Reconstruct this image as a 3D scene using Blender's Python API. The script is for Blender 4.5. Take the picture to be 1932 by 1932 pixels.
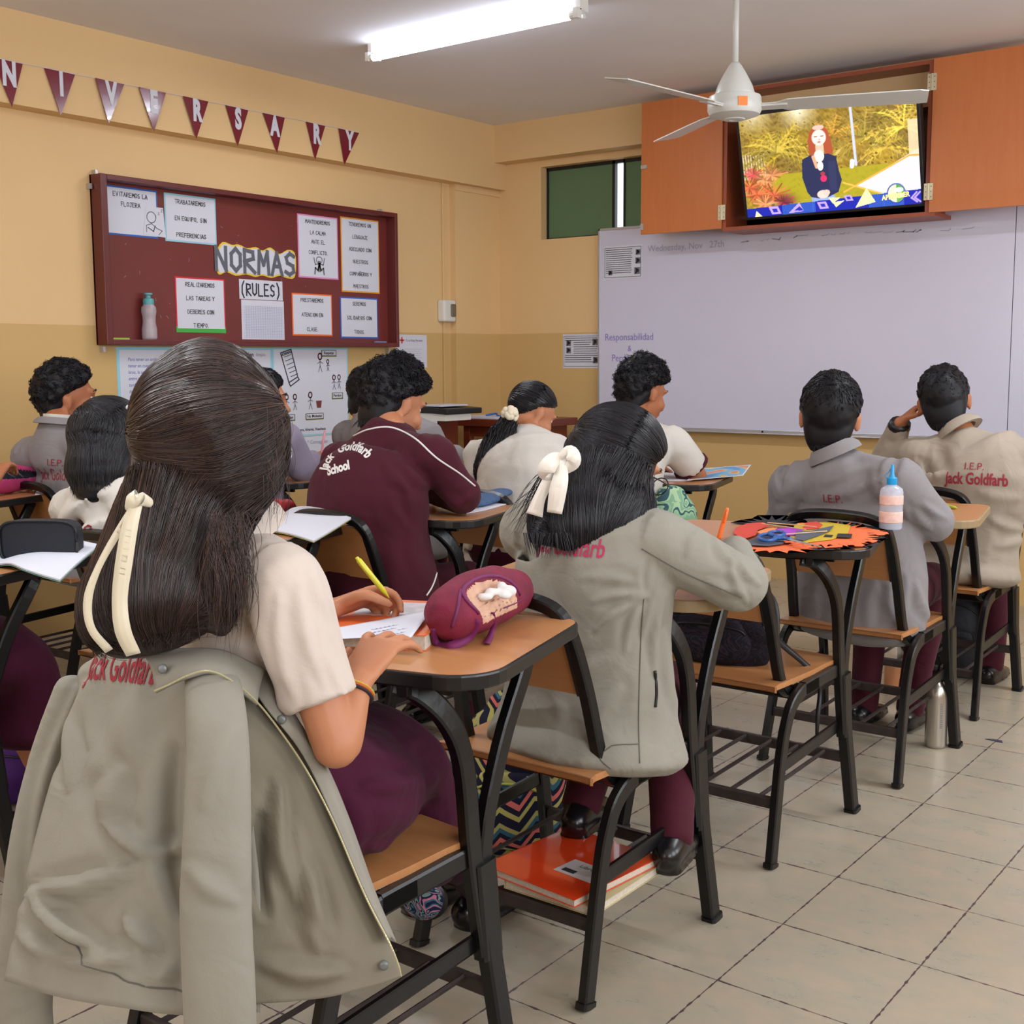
import bpy, bmesh, math, random
import numpy as np
from mathutils import Vector, Matrix, noise
from mathutils.bvhtree import BVHTree
random.seed(7); np.random.seed(7)
for o in list(bpy.data.objects): bpy.data.objects.remove(o)
S = bpy.context.scene; COL = S.collection
PI = math.pi; V = Vector
# ---------------- camera (calibrated on the room's vanishing points) ----------------
FPX, CX, CY, PIT, ROL, YAW, EYE = 2291.728, 962.783, 952.0, 0.1183056, -0.00484337, -0.6527015, 1.25
cp, sp, cw, sw = math.cos(PIT), math.sin(PIT), math.cos(YAW), math.sin(YAW)
FW = V((sw*cp, cw*cp, -sp)); R0 = V((cw, -sw, 0)); U0 = R0.cross(FW)
RT = R0*math.cos(ROL)+U0*math.sin(ROL); UP = -R0*math.sin(ROL)+U0*math.cos(ROL)
CAM = V((0, 0, EYE))
cd = bpy.data.cameras.new('camera'); cam = bpy.data.objects.new('camera', cd); COL.objects.link(cam)
cam.matrix_world = Matrix(((RT.x, UP.x, -FW.x, CAM.x), (RT.y, UP.y, -FW.y, CAM.y), (RT.z, UP.z, -FW.z, CAM.z), (0, 0, 0, 1)))
cd.sensor_width = 36; cd.lens = FPX/1932*36; cd.shift_x = (966-CX)/1932; cd.shift_y = (CY-966)/1932
cd.clip_start = .05; S.camera = cam
# ---------------- world, exposure, daylight ----------------
S.view_settings.view_transform = 'Standard'; S.view_settings.look = 'None'
S.view_settings.gamma = 1; S.view_settings.exposure = -0.02; S.view_settings.use_curve_mapping = False
w = bpy.data.worlds.new('world'); S.world = w; w.use_nodes = True
w.node_tree.nodes['Background'].inputs[0].default_value = (.86, .93, 1, 1)
w.node_tree.nodes['Background'].inputs[1].default_value = 2.2
CEIL = 2.73
def area(name, loc, target, sx, sy, power, col):
    l = bpy.data.lights.new(name, 'AREA'); l.shape = 'RECTANGLE'; l.size = sx; l.size_y = sy; l.energy = power; l.color = col
    o = bpy.data.objects.new(name, l); COL.objects.link(o); o.location = loc
    o.rotation_euler = (V(target)-V(loc)).to_track_quat('-Z', 'Y').to_euler(); return o
# daylight entering by the three window openings of the right wall and the one at the back
for i, y in enumerate((.1, 2.3, 4.5)):
    area('window_daylight', (1.62, y, 1.75), (-3, y+.2, 1.45), 1.7, 1.25, 38, (.90, .95, 1))
area('window_daylight', (-2.0, -2.35, 1.8), (-2.3, 3, 1.0), 3.6, 1.2, 28, (1, .95, .88))

# ---------------- materials ----------------
def lin(c): return tuple(((x/255)/12.92 if x/255 <= .04045 else ((x/255+.055)/1.055)**2.4) for x in c)
MATS = {}
def mat(name, rgb, rough=.6, metal=0, spec=.5, emit=0, alpha=1, trans=0, var=0, scale=20, bump=0, bscale=60, sheen=0, coat=0):
    if name in MATS: return MATS[name]
    m = bpy.data.materials.new(name); m.use_nodes = True; nt = m.node_tree; b = nt.nodes['Principled BSDF']
    c = (*lin(rgb), 1); b.inputs['Base Color'].default_value = c
    b.inputs['Roughness'].default_value = rough; b.inputs['Metallic'].default_value = metal
    b.inputs['Specular IOR Level'].default_value = spec
    if trans: b.inputs['Transmission Weight'].default_value = trans
    if alpha < 1: b.inputs['Alpha'].default_value = alpha
    if sheen: b.inputs['Sheen Weight'].default_value = sheen
    if coat: b.inputs['Coat Weight'].default_value = coat
    if emit: b.inputs['Emission Color'].default_value = c; b.inputs['Emission Strength'].default_value = emit
    if var or bump:
        tc = nt.nodes.new('ShaderNodeTexCoord')
    if var:
        n = nt.nodes.new('ShaderNodeTexNoise'); n.inputs['Scale'].default_value = scale; n.inputs['Detail'].default_value = 5
        nt.links.new(tc.outputs['Object'], n.inputs['Vector'])
        r = nt.nodes.new('ShaderNodeMapRange'); r.inputs[1].default_value = .3; r.inputs[2].default_value = .7; r.inputs[3].default_value = 1-var; r.inputs[4].default_value = 1+var
        nt.links.new(n.outputs['Fac'], r.inputs[0])
        mx = nt.nodes.new('ShaderNodeVectorMath'); mx.operation = 'SCALE'; mx.inputs[0].default_value = c[:3]
        nt.links.new(r.outputs[0], mx.inputs['Scale']); nt.links.new(mx.outputs[0], b.inputs['Base Color'])
    if bump:
        n2 = nt.nodes.new('ShaderNodeTexNoise'); n2.inputs['Scale'].default_value = bscale; n2.inputs['Detail'].default_value = 4
        nt.links.new(tc.outputs['Object'], n2.inputs['Vector'])
        bp = nt.nodes.new('ShaderNodeBump'); bp.inputs['Strength'].default_value = bump; bp.inputs['Distance'].default_value = .01
        nt.links.new(n2.outputs['Fac'], bp.inputs['Height']); nt.links.new(bp.outputs[0], b.inputs['Normal'])
    MATS[name] = m; return m
def nodes(m): return m.node_tree.nodes, m.node_tree.links, m.node_tree.nodes['Principled BSDF']
def vcol_mat(name, rough=.6, emit=0, spec=.5):
    if name in MATS: return MATS[name]
    m = mat(name, (128, 128, 128), rough, spec=spec); N, L, b = nodes(m)
    a = N.new('ShaderNodeAttribute'); a.attribute_name = 'paint'
    L.new(a.outputs['Color'], b.inputs['Base Color'])
    if emit:
        b.inputs['Base Color'].default_value = (.01, .01, .01, 1); L.remove(b.inputs['Base Color'].links[0])
        L.new(a.outputs['Color'], b.inputs['Emission Color']); b.inputs['Emission Strength'].default_value = emit
    return m
def wood_mat(name, rgb, rgb2, rough=.35, axis=0, scale=6):
    m = mat(name, rgb, rough); N, L, b = nodes(m)
    tc = N.new('ShaderNodeTexCoord'); mp = N.new('ShaderNodeMapping'); s = [scale*5]*3; s[axis] = scale*.5; mp.inputs['Scale'].default_value = s
    n = N.new('ShaderNodeTexNoise'); n.inputs['Scale'].default_value = 1.5; n.inputs['Detail'].default_value = 6; n.inputs['Roughness'].default_value = .6
    r = N.new('ShaderNodeMix'); r.data_type = 'RGBA'; r.inputs[6].default_value = (*lin(rgb), 1); r.inputs[7].default_value = (*lin(rgb2), 1)
    L.new(tc.outputs['Object'], mp.inputs[0]); L.new(mp.outputs[0], n.inputs['Vector']); L.new(n.outputs['Fac'], r.inputs[0]); L.new(r.outputs[2], b.inputs['Base Color'])
    return m
def cloth_mat(name, rgb, rough=.8, weave=.3, sheen=.06, var=.05):
    m = mat(name, rgb, rough, spec=.25, var=var, scale=7, sheen=sheen)
    N, L, b = nodes(m); tc = N.new('ShaderNodeTexCoord')
    n = N.new('ShaderNodeTexNoise'); n.inputs['Scale'].default_value = 420; n.inputs['Detail'].default_value = 2
    n2 = N.new('ShaderNodeTexNoise'); n2.inputs['Scale'].default_value = 9; n2.inputs['Detail'].default_value = 3; n2.inputs['Distortion'].default_value = 1.2
    ad = N.new('ShaderNodeMath'); ad.operation = 'MULTIPLY_ADD'; ad.inputs[1].default_value = .06
    L.new(tc.outputs['Object'], n.inputs['Vector']); L.new(tc.outputs['Object'], n2.inputs['Vector']); L.new(n.outputs['Fac'], ad.inputs[0]); L.new(n2.outputs['Fac'], ad.inputs[2])
    bp = N.new('ShaderNodeBump'); bp.inputs['Strength'].default_value = weave; bp.inputs['Distance'].default_value = .02
    L.new(ad.outputs[0], bp.inputs['Height']); L.new(bp.outputs[0], b.inputs['Normal'])
    return m
M = dict(
 ceil=mat('ceiling_paint', (232, 229, 229), .9, spec=.2, var=.03, scale=1.5, bump=.05, bscale=30),
 tubew=mat('tube_light', (225, 235, 255), emit=18), white=mat('white_enamel', (222, 220, 214), .4), fanw=mat('fan_enamel', (205, 205, 200), .35),
 orange=mat('orange_sticker', (240, 130, 50), .5), steelf=mat('black_steel', (10, 10, 13), .34, spec=.45, var=.25, scale=12, bump=.08, bscale=40),
 rust=mat('worn_steel', (52, 40, 38), .6, var=.3, scale=25, bump=.2), blackp=mat('black_plastic', (20, 20, 24), .4),
 desk=wood_mat('desk_laminate', (196, 140, 92), (178, 118, 72), .28, 0, 5), seatw=wood_mat('seat_plywood', (192, 136, 86), (166, 108, 64), .3, 0, 6),
 edgeblk=mat('black_edge', (12, 12, 16), .35, spec=.6), edgebei=mat('beige_edge', (150, 128, 96), .4),
 cabw=wood_mat('cabinet_laminate', (202, 120, 64), (188, 104, 52), .35, 2, 5), cabd=wood_mat('cabinet_frame_wood', (160, 76, 42), (138, 60, 34), .4, 2, 5),
 hinge=mat('brass_hinge', (205, 195, 165), .35, metal=.6), board=mat('maroon_board', (112, 44, 40), .33, var=.08, scale=3), boardf=mat('maroon_frame', (98, 36, 34), .4),
 wb=mat('whiteboard_enamel', (206, 204, 222), .16, spec=.5, var=.015, scale=2), alu=mat('aluminium', (190, 190, 195), .35, metal=.7),
 paper=mat('paper', (212, 213, 224), .8), ink=mat('black_ink', (40, 38, 44), .7), inkg=mat('grey_ink', (120, 118, 124), .7), bluei=mat('blue_ink', (70, 84, 170), .7), purpi=mat('purple_marker', (138, 126, 196), .6),
 faint=mat('faint_marker', (160, 158, 180), .6), tbl=wood_mat('brown_table', (120, 52, 32), (96, 38, 24), .3), glassg=mat('green_frosted_glass', (92, 124, 90), .35, trans=.0, var=.05, scale=4),
 skin=mat('skin', (184, 122, 88), .5, spec=.4, var=.04, scale=12, bump=.04, bscale=200), skin2=mat('skin_tan', (168, 104, 70), .5, spec=.4, var=.05, scale=12), eye=mat('eye_white', (225, 222, 216), .2), iris=mat('iris', (38, 22, 16), .1),
 jack=cloth_mat('grey_jacket_cloth', (146, 141, 130)), jackb=cloth_mat('jacket_cloth_warm', (160, 147, 132)), jackg=cloth_mat('jacket_cloth_cool', (134, 129, 131)), lining=cloth_mat('jacket_lining', (126, 118, 103)),
 maroonc=cloth_mat('maroon_tracksuit', (70, 18, 34), .85, sheen=.05), skirt=cloth_mat('maroon_skirt', (66, 10, 40), .85, sheen=.03), shirt=cloth_mat('white_shirt', (204, 190, 180), .75), shirt2=cloth_mat('white_tshirt', (206, 200, 192), .8),
 purpj=cloth_mat('mauve_jacket', (140, 130, 150)), ribbon=mat('cream_ribbon', (228, 216, 190), .35, sheen=.4), shoe=mat('black_shoe', (18, 16, 20), .25), sock=cloth_mat('maroon_sock', (48, 12, 28)),
 red=mat('red_thread', (150, 34, 50), .7), magenta=mat('magenta_thread', (176, 40, 84), .7), trimw=mat('white_piping', (225, 222, 220), .6), darkline=mat('seam', (105, 100, 92), .9), snap=mat('snap_button', (200, 200, 192), .35, metal=.4),
 zipm=mat('zip_teeth', (196, 188, 150), .4, metal=.4))
def wall_mat(name, zc=1.42):
    m = mat(name, (200, 160, 100), .62, spec=.35); N, L, b = nodes(m)
    g = N.new('ShaderNodeNewGeometry'); s = N.new('ShaderNodeSeparateXYZ'); L.new(g.outputs['Position'], s.inputs[0])
    c = N.new('ShaderNodeMath'); c.operation = 'GREATER_THAN'; c.inputs[1].default_value = zc; L.new(s.outputs['Z'], c.inputs[0])
    n = N.new('ShaderNodeTexNoise'); n.inputs['Scale'].default_value = 1.2; n.inputs['Detail'].default_value = 6; L.new(g.outputs['Position'], n.inputs['Vector'])
    x = N.new('ShaderNodeMix'); x.data_type = 'RGBA'; x.inputs[6].default_value = (*lin((206, 170, 112)), 1); x.inputs[7].default_value = (*lin((226, 190, 138)), 1); L.new(c.outputs[0], x.inputs[0])
    r = N.new('ShaderNodeMapRange'); r.inputs[3].default_value = .93; r.inputs[4].default_value = 1.06; L.new(n.outputs['Fac'], r.inputs[0])
    v = N.new('ShaderNodeVectorMath'); v.operation = 'SCALE'; L.new(x.outputs[2], v.inputs[0]); L.new(r.outputs[0], v.inputs['Scale']); L.new(v.outputs[0], b.inputs['Base Color'])
    n2 = N.new('ShaderNodeTexNoise'); n2.inputs['Scale'].default_value = 60; L.new(g.outputs['Position'], n2.inputs['Vector'])
    bp = N.new('ShaderNodeBump'); bp.inputs['Strength'].default_value = .06; bp.inputs['Distance'].default_value = .01; L.new(n2.outputs['Fac'], bp.inputs['Height']); L.new(bp.outputs[0], b.inputs['Normal'])
    return m
M['wall'] = wall_mat('wall_paint')
def floor_mat():
    m = mat('floor_tiles', (190, 176, 158), .2, spec=.5); N, L, b = nodes(m)
    T = .3085
    g = N.new('ShaderNodeNewGeometry'); mp = N.new('ShaderNodeVectorMath'); mp.operation = 'ADD'; mp.inputs[1].default_value = (1.086+20*T, -2.104+20*T, 0); L.new(g.outputs['Position'], mp.inputs[0])
    nw = N.new('ShaderNodeTexNoise'); nw.inputs['Scale'].default_value = 45; nw.inputs['Detail'].default_value = 5; L.new(g.outputs['Position'], nw.inputs['Vector'])
    s = N.new('ShaderNodeSeparateXYZ'); L.new(mp.outputs[0], s.inputs[0])
    def edge(o):
        a = N.new('ShaderNodeMath'); a.operation = 'PINGPONG'; a.inputs[1].default_value = T/2; L.new(o, a.inputs[0]); return a.outputs[0]
    mn = N.new('ShaderNodeMath'); mn.operation = 'MINIMUM'; L.new(edge(s.outputs[0]), mn.inputs[0]); L.new(edge(s.outputs[1]), mn.inputs[1])
    wd = N.new('ShaderNodeMapRange'); wd.inputs[1].default_value = .45; wd.inputs[2].default_value = .8; wd.inputs[3].default_value = .0011; wd.inputs[4].default_value = .0052; L.new(nw.outputs['Fac'], wd.inputs[0])
    lt = N.new('ShaderNodeMath'); lt.operation = 'LESS_THAN'; L.new(mn.outputs[0], lt.inputs[0]); L.new(wd.outputs[0], lt.inputs[1])
    mpn = N.new('ShaderNodeMapping'); mpn.inputs['Scale'].default_value = (1, 1.6, 1); L.new(g.outputs['Position'], mpn.inputs[0])
    n1 = N.new('ShaderNodeTexNoise'); n1.inputs['Scale'].default_value = 9; n1.inputs['Detail'].default_value = 8; n1.inputs['Roughness'].default_value = .65; n1.inputs['Distortion'].default_value = .25; L.new(mpn.outputs[0], n1.inputs['Vector'])
    cr = N.new('ShaderNodeValToRGB'); e = cr.color_ramp; e.elements[0].position = .3; e.elements[0].color = (*lin((160, 154, 138)), 1); e.elements[1].position = .7; e.elements[1].color = (*lin((178, 160, 140)), 1)
    k = e.elements.new(.5); k.color = (*lin((168, 157, 138)), 1); L.new(n1.outputs['Fac'], cr.inputs[0])
    mx = N.new('ShaderNodeMix'); mx.data_type = 'RGBA'; mx.inputs[7].default_value = (*lin((84, 66, 70)), 1); L.new(lt.outputs[0], mx.inputs[0]); L.new(cr.outputs[0], mx.inputs[6]); L.new(mx.outputs[2], b.inputs['Base Color'])
    rr = N.new('ShaderNodeMapRange'); rr.inputs[3].default_value = .22; rr.inputs[4].default_value = .36; L.new(n1.outputs['Fac'], rr.inputs[0]); L.new(rr.outputs[0], b.inputs['Roughness'])
    h = N.new('ShaderNodeMath'); h.operation = 'MULTIPLY_ADD'; h.inputs[1].default_value = -.6; L.new(lt.outputs[0], h.inputs[0])
    n3 = N.new('ShaderNodeTexNoise'); n3.inputs['Scale'].default_value = 40; L.new(g.outputs['Position'], n3.inputs['Vector']); L.new(n3.outputs['Fac'], h.inputs[2])
    bp = N.new('ShaderNodeBump'); bp.inputs['Strength'].default_value = .12; bp.inputs['Distance'].default_value = .004; L.new(h.outputs[0], bp.inputs['Height']); L.new(bp.outputs[0], b.inputs['Normal'])
    return m
M['floor'] = floor_mat()

# ---------------- helpers ----------------
def at(x, y, X=None, Y=None, Z=None, d=None):
    "point of the room seen at pixel x, y, on a plane X, Y or Z, or at depth d"
    v = FW+RT*((x-CX)/FPX)-UP*((y-CY)/FPX)
    t = d if d is not None else (X/v.x if X is not None else (Y/v.y if Y is not None else (Z-EYE)/v.z))
    return CAM+v*t
def crv(pts, n=6, closed=False):
    "Catmull-Rom through a list of equal-length tuples"
    P = [tuple(map(float, p)) for p in pts]
    if len(P) < 3: 
        return [tuple(a+(b-a)*k/n for a, b in zip(P[0], P[1])) for k in range(n+1)]
    A = np.array(P); out = []; m = len(P); rng = range(m if closed else m-1)
    for i in rng:
        if closed: p0, p1, p2, p3 = A[(i-1) % m], A[i], A[(i+1) % m], A[(i+2) % m]
        else:
            p1, p2 = A[i], A[i+1]; p0 = A[i-1] if i else 2*p1-p2; p3 = A[i+2] if i+2 < m else 2*p2-p1
        for k in range(n):
            t = k/n; out.append(tuple(.5*((2*p1)+(-p0+p2)*t+(2*p0-5*p1+4*p2-p3)*t*t+(-p0+3*p1-3*p2+p3)*t**3)))
    if not closed: out.append(tuple(A[-1]))
    return out
class MB:
    def __init__(s): s.v = []; s.f = []; s.m = []; s.mats = []; s.tone = []; s.cm = 0; s.ct = .5
    def mat(s, m):
        m = M[m] if isinstance(m, str) else m
        if m not in s.mats: s.mats.append(m)
        s.cm = s.mats.index(m); return s
    def add(s, vs, fs):
        b = len(s.v); s.v += [tuple(p) for p in vs]; s.tone += [s.ct]*len(vs)
        for f in fs: s.f.append(tuple(b+i for i in f)); s.m.append(s.cm)
        return s
    def box(s, lo, hi, rot=None, org=None):
        x0, y0, z0 = lo; x1, y1, z1 = hi
        vs = [V(p) for p in ((x0,y0,z0),(x1,y0,z0),(x1,y1,z0),(x0,y1,z0),(x0,y0,z1),(x1,y0,z1),(x1,y1,z1),(x0,y1,z1))]
        if rot is not None: o = V(org or (0,0,0)); vs = [rot@(p-o)+o for p in vs]
        return s.add(vs, [(0,3,2,1),(4,5,6,7),(0,1,5,4),(1,2,6,5),(2,3,7,6),(3,0,4,7)])
    def prism(s, poly, thick, O=(0,0,0), A=(1,0,0), B=(0,1,0), N=None):
        "polygon in the plane O + a A + b B, thickened along N"
        O, A, B = V(O), V(A), V(B); N = V(N) if N else A.cross(B).normalized()
        n = len(poly); lo = [O+A*a+B*b for a, b in poly]; hi = [p+N*thick for p in lo]
        return s.add(lo+hi, [tuple(range(n))[::-1], tuple(range(n, 2*n))]+[(i, (i+1) % n, n+(i+1) % n, n+i) for i in range(n)])
    def loft(s, pts, rad, ref=(1, 0, 0), n=12, sub=4, cap=1, ang=None, capn=3):
        "tube through pts; rad = r or (a, b): a along ref, b across"
        rr = [(r, r) if not hasattr(r, '__len__') else tuple(r) for r in rad]
        R = [tuple(p)+r for p, r in zip(pts, rr)]
        if sub > 1: R = crv(R, sub)
        C = [V(q[:3]) for q in R]; rings = []
        T = []
        for i in range(len(C)):
            t = (C[min(i+1, len(C)-1)]-C[max(i-1, 0)]); T.append(t.normalized() if t.length > 1e-9 else V((0,0,1)))
        ref = V(ref)
        def ring(c, t, a, b):
            e = (ref-t*ref.dot(t)); e = e.normalized() if e.length > 1e-3 else t.orthogonal().normalized(); g = t.cross(e)
            return [c+e*(a*math.cos(2*PI*k/n))+g*(b*math.sin(2*PI*k/n)) for k in range(n)]
        if cap:
            a, b = R[0][3:]; 
            for k in range(capn, 0, -1):
                q = k/(capn+.0)*PI/2*.92; rings.append(ring(C[0]-T[0]*(min(a,b)*math.sin(q)*cap), T[0], a*math.cos(q), b*math.cos(q)))
        for c, t, q in zip(C, T, R): rings.append(ring(c, t, q[3], q[4]))
        if cap:
            a, b = R[-1][3:]
            for k in range(1, capn+1):
                q = k/(capn+.0)*PI/2*.92; rings.append(ring(C[-1]+T[-1]*(min(a,b)*math.sin(q)*cap), T[-1], a*math.cos(q), b*math.cos(q)))
        vs = [p for r in rings for p in r]; fs = []
        for i in range(len(rings)-1):
            for k in range(n):
                fs.append((i*n+k, i*n+(k+1) % n, (i+1)*n+(k+1) % n, (i+1)*n+k))
        fs.append(tuple(range(n))[::-1]); fs.append(tuple((len(rings)-1)*n+k for k in range(n)))
        return s.add(vs, fs)
    def tube(s, pts, r, n=8, sub=1, ref=(0.13, .2, 1)): return s.loft(pts, [r]*len(pts), ref, n, sub, cap=0)
    def rect(s, pts, a, b, ref=(1,0,0), sub=1):
        "rectangular bar swept along a path: half sizes a along ref, b across"
        P = crv(pts, sub) if sub > 1 else pts
        C = [V(p) for p in P]; ref = V(ref); vs = []
        for i, c in enumerate(C):
            t = (C[min(i+1, len(C)-1)]-C[max(i-1, 0)]).normalized(); e = (ref-t*ref.dot(t)).normalized(); g = t.cross(e)
            cb = .25
            for u, v in ((-1,-1+cb),(-1+cb*b/a if 0 else -1+cb,-1),(1-cb,-1),(1,-1+cb),(1,1-cb),(1-cb,1),(-1+cb,1),(-1,1-cb)): vs.append(c+e*(a*u)+g*(b*v))
        m = len(C); fs = [(i*8+k, i*8+(k+1) % 8, (i+1)*8+(k+1) % 8, (i+1)*8+k) for i in range(m-1) for k in range(8)]
        fs += [tuple(range(8))[::-1], tuple((m-1)*8+k for k in range(8))]
        return s.add(vs, fs)
    def ell(s, c, r, rot=None, nu=14, nv=9):
        c = V(c); vs = []; fs = []
        rot = rot or Matrix.Identity(3)
        for j in range(1, nv):
            ph = PI*j/nv
            for i in range(nu):
                th = 2*PI*i/nu; vs.append(c+rot@V((r[0]*math.sin(ph)*math.cos(th), r[1]*math.sin(ph)*math.sin(th), r[2]*math.cos(ph))))
        a = len(vs); vs.append(c+rot@V((0,0,r[2]))); vs.append(c+rot@V((0,0,-r[2])))
        for j in range(nv-2):
            for i in range(nu): fs.append((j*nu+i, (j+1)*nu+i, (j+1)*nu+(i+1) % nu, j*nu+(i+1) % nu))
        for i in range(nu): fs.append((a, i, (i+1) % nu)); fs.append((a+1, (nv-2)*nu+(i+1) % nu, (nv-2)*nu+i))
        return s.add(vs, fs)
    def lathe(s, prof, c=(0,0,0), n=24, axis=(0,0,1)):
        "prof: list of (radius, height)"
        c = V(c); ax = V(axis).normalized(); e = ax.orthogonal().normalized(); g = ax.cross(e); vs = []; fs = []
        for r, h in prof:
            for k in range(n): vs.append(c+ax*h+(e*math.cos(2*PI*k/n)+g*math.sin(2*PI*k/n))*max(r, 1e-4))
        for i in range(len(prof)-1):
            for k in range(n): fs.append((i*n+k, i*n+(k+1) % n, (i+1)*n+(k+1) % n, (i+1)*n+k))
        fs.append(tuple(range(n))[::-1]); fs.append(tuple((len(prof)-1)*n+k for k in range(n)))
        return s.add(vs, fs)
    def stroke(s, pts, w, O, A, B, N, h=.0012, sub=1):
        "flat ink stroke in a plane"
        P = crv(pts, sub) if sub > 1 else pts
        O, A, B, N = V(O), V(A), V(B), V(N)
        for (x0, y0), (x1, y1) in zip(P[:-1], P[1:]):
            dx, dy = x1-x0, y1-y0; l = math.hypot(dx, dy) or 1e-6; ux, uy = dx/l*w/2, dy/l*w/2; px, py = -uy, ux
            q = [(x0-ux+px, y0-uy+py), (x0-ux-px, y0-uy-py), (x1+ux-px, y1+uy-py), (x1+ux+px, y1+uy+py)]
            s.add([O+A*a+B*b+N*h for a, b in q], [(0, 1, 2, 3)])
        return s
    def build(s, name, m=None, parent=None, smooth=False, bevel=0, loc=None, angle=None):
        me = bpy.data.meshes.new(name); me.from_pydata(s.v, [], s.f)
        if m is not None: s.mat(m) if not s.mats else None
        for q in s.mats: me.materials.append(q)
        me.polygons.foreach_set('material_index', s.m if len(s.mats) > 1 else [0]*len(s.f))
        if smooth: me.polygons.foreach_set('use_smooth', [True]*len(s.f))
        if len(set(s.tone)) > 1:
            a = me.attributes.new('tone', 'FLOAT', 'POINT'); a.data.foreach_set('value', s.tone)
        if angle is not None: me.set_sharp_from_angle(angle=angle) if smooth else None
        if me.validate(verbose=False): print('VALIDATE', name, parent and parent.get('label'), len(me.polygons))
        me.update()
        o = bpy.data.objects.new(name, me); COL.objects.link(o)
        if loc is not None:
            lv = V(loc); me.transform(Matrix.Translation(-lv)); o.location = lv
        if parent is not None:
            o.parent = parent; o.matrix_parent_inverse = Matrix.Identity(4)
            o.location = o.location-wloc(parent)
        if bevel:
            b = o.modifiers.new('bevel', 'BEVEL'); b.width = bevel; b.segments = 2; b.limit_method = 'ANGLE'
        return o
def wloc(o):
    p = V(o.location)
    while o.parent: o = o.parent; p += o.location
    return p
def tag(o, label=None, cat=None, group=None, kind=None):
    if label: o['label'] = label
    if cat: o['category'] = cat
    if group: o['group'] = group
    if kind: o['kind'] = kind
    return o
def thing(name, loc, label, cat, group=None):
    o = bpy.data.objects.new(name, None); COL.objects.link(o); o.location = loc; o.empty_display_size = .1
    return tag(o, label, cat, group)
def struct(mb, name, m=None, **k): return tag(mb.build(name, m, **k), kind='structure')
def text_mesh(txt, size, bold=0, shear=0, align='CENTER', spacing=1, extr=0, res=3, sx=1):
    c = bpy.data.curves.new('t', 'FONT'); c.body = txt; c.size = size; c.offset = bold; c.shear = shear; c.align_x = align; c.align_y = 'CENTER'
    c.space_character = spacing; c.extrude = extr; c.resolution_u = res; c.fill_mode = 'FRONT' if not extr else 'BOTH'
    o = bpy.data.objects.new('t', c); COL.objects.link(o); dg = bpy.context.evaluated_depsgraph_get(); dg.update()
    me = bpy.data.meshes.new_from_object(o.evaluated_get(dg)); bpy.data.objects.remove(o); bpy.data.curves.remove(c)
    vs = [(v.co.x*sx, v.co.y, v.co.z) for v in me.vertices]; fs = [tuple(p.vertices) for p in me.polygons]; bpy.data.meshes.remove(me)
    return vs, fs
def put_text(mb, txt, size, O, A, B, N, h=.0015, **k):
    vs, fs = text_mesh(txt, size, **k); O, A, B, N = V(O), V(A), V(B), V(N)
    return mb.add([O+A*x+B*y+N*(h+z) for x, y, z in vs], fs)
# ---------------- room shell ----------------
XL, YF, XR, YB = -5.0, 6.38, 1.5, -2.2
struct(MB().box((XL-.2, YB-.2, -.1), (XR+.3, YF+.3, 0)), 'floor', 'floor')
struct(MB().box((XL-.2, YB-.2, CEIL), (XR+.3, YF+.3, CEIL+.1)), 'ceiling', 'ceil')
struct(MB().box((XL-.2, YB, 0), (XL, YF, CEIL)), 'wall_left', 'wall')
wx0, wx1, wz0, wz1 = -4.62, -3.42, 2.01, 2.46
struct(MB().box((XL-.2, YF, 0), (XR+.2, YF+.2, wz0)).box((XL-.2, YF, wz1), (XR+.2, YF+.2, CEIL)).box((XL-.2, YF, wz0), (wx0, YF+.2, wz1)).box((wx1, YF, wz0), (XR+.2, YF+.2, wz1)), 'wall_front', 'wall')
b = MB().box((XR, YB, 0), (XR+.2, YF, 1.05)).box((XR, YB, 2.45), (XR+.2, YF, CEIL))
ys = [YB, -.8, 1.0, 1.4, 3.2, 3.6, 5.4, YF]
for i in range(0, 8, 2): b.box((XR, ys[i], 1.05), (XR+.2, ys[i+1], 2.45))
struct(b, 'wall_right', 'wall')
for i in (1, 3, 5):
    y0, y1 = ys[i], ys[i+1]; f = MB()
    for lo, hi in (((XR, y0, 1.05), (XR+.05, y1, 1.1)), ((XR, y0, 2.4), (XR+.05, y1, 2.45)), ((XR, y0, 1.1), (XR+.05, y0+.05, 2.4)), ((XR, y1-.05, 1.1), (XR+.05, y1, 2.4)), ((XR, (y0+y1)/2-.02, 1.1), (XR+.05, (y0+y1)/2+.02, 2.4))): f.box(lo, hi)
    struct(f, 'window_%d' % (i//2+2), 'alu')
b = MB().box((XL, YB-.2, 0), (XR, YB, 1.1)).box((XL, YB-.2, 2.45), (XR, YB, CEIL)).box((XL, YB-.2, 1.1), (-4.0, YB, 2.45)).box((0, YB-.2, 1.1), (XR, YB, 2.45))
struct(b, 'wall_back', 'wall')
struct(MB().box((XL, YB, 2.34), (-4.9, YF, CEIL)), 'trim_1', 'wall')                      # beam along the left wall
struct(MB().box((-4.9, YF-.12, 2.5), (XR, YF, CEIL)), 'trim_2', 'wall')                    # beam along the front wall
struct(MB().box((XL, 5.93, 0), (-4.955, YF, 2.34)).box((-4.955, 5.93, 2.30), (-4.945, YF, 2.325)), 'trim_3', 'wall')  # pilaster in the corner
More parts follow.
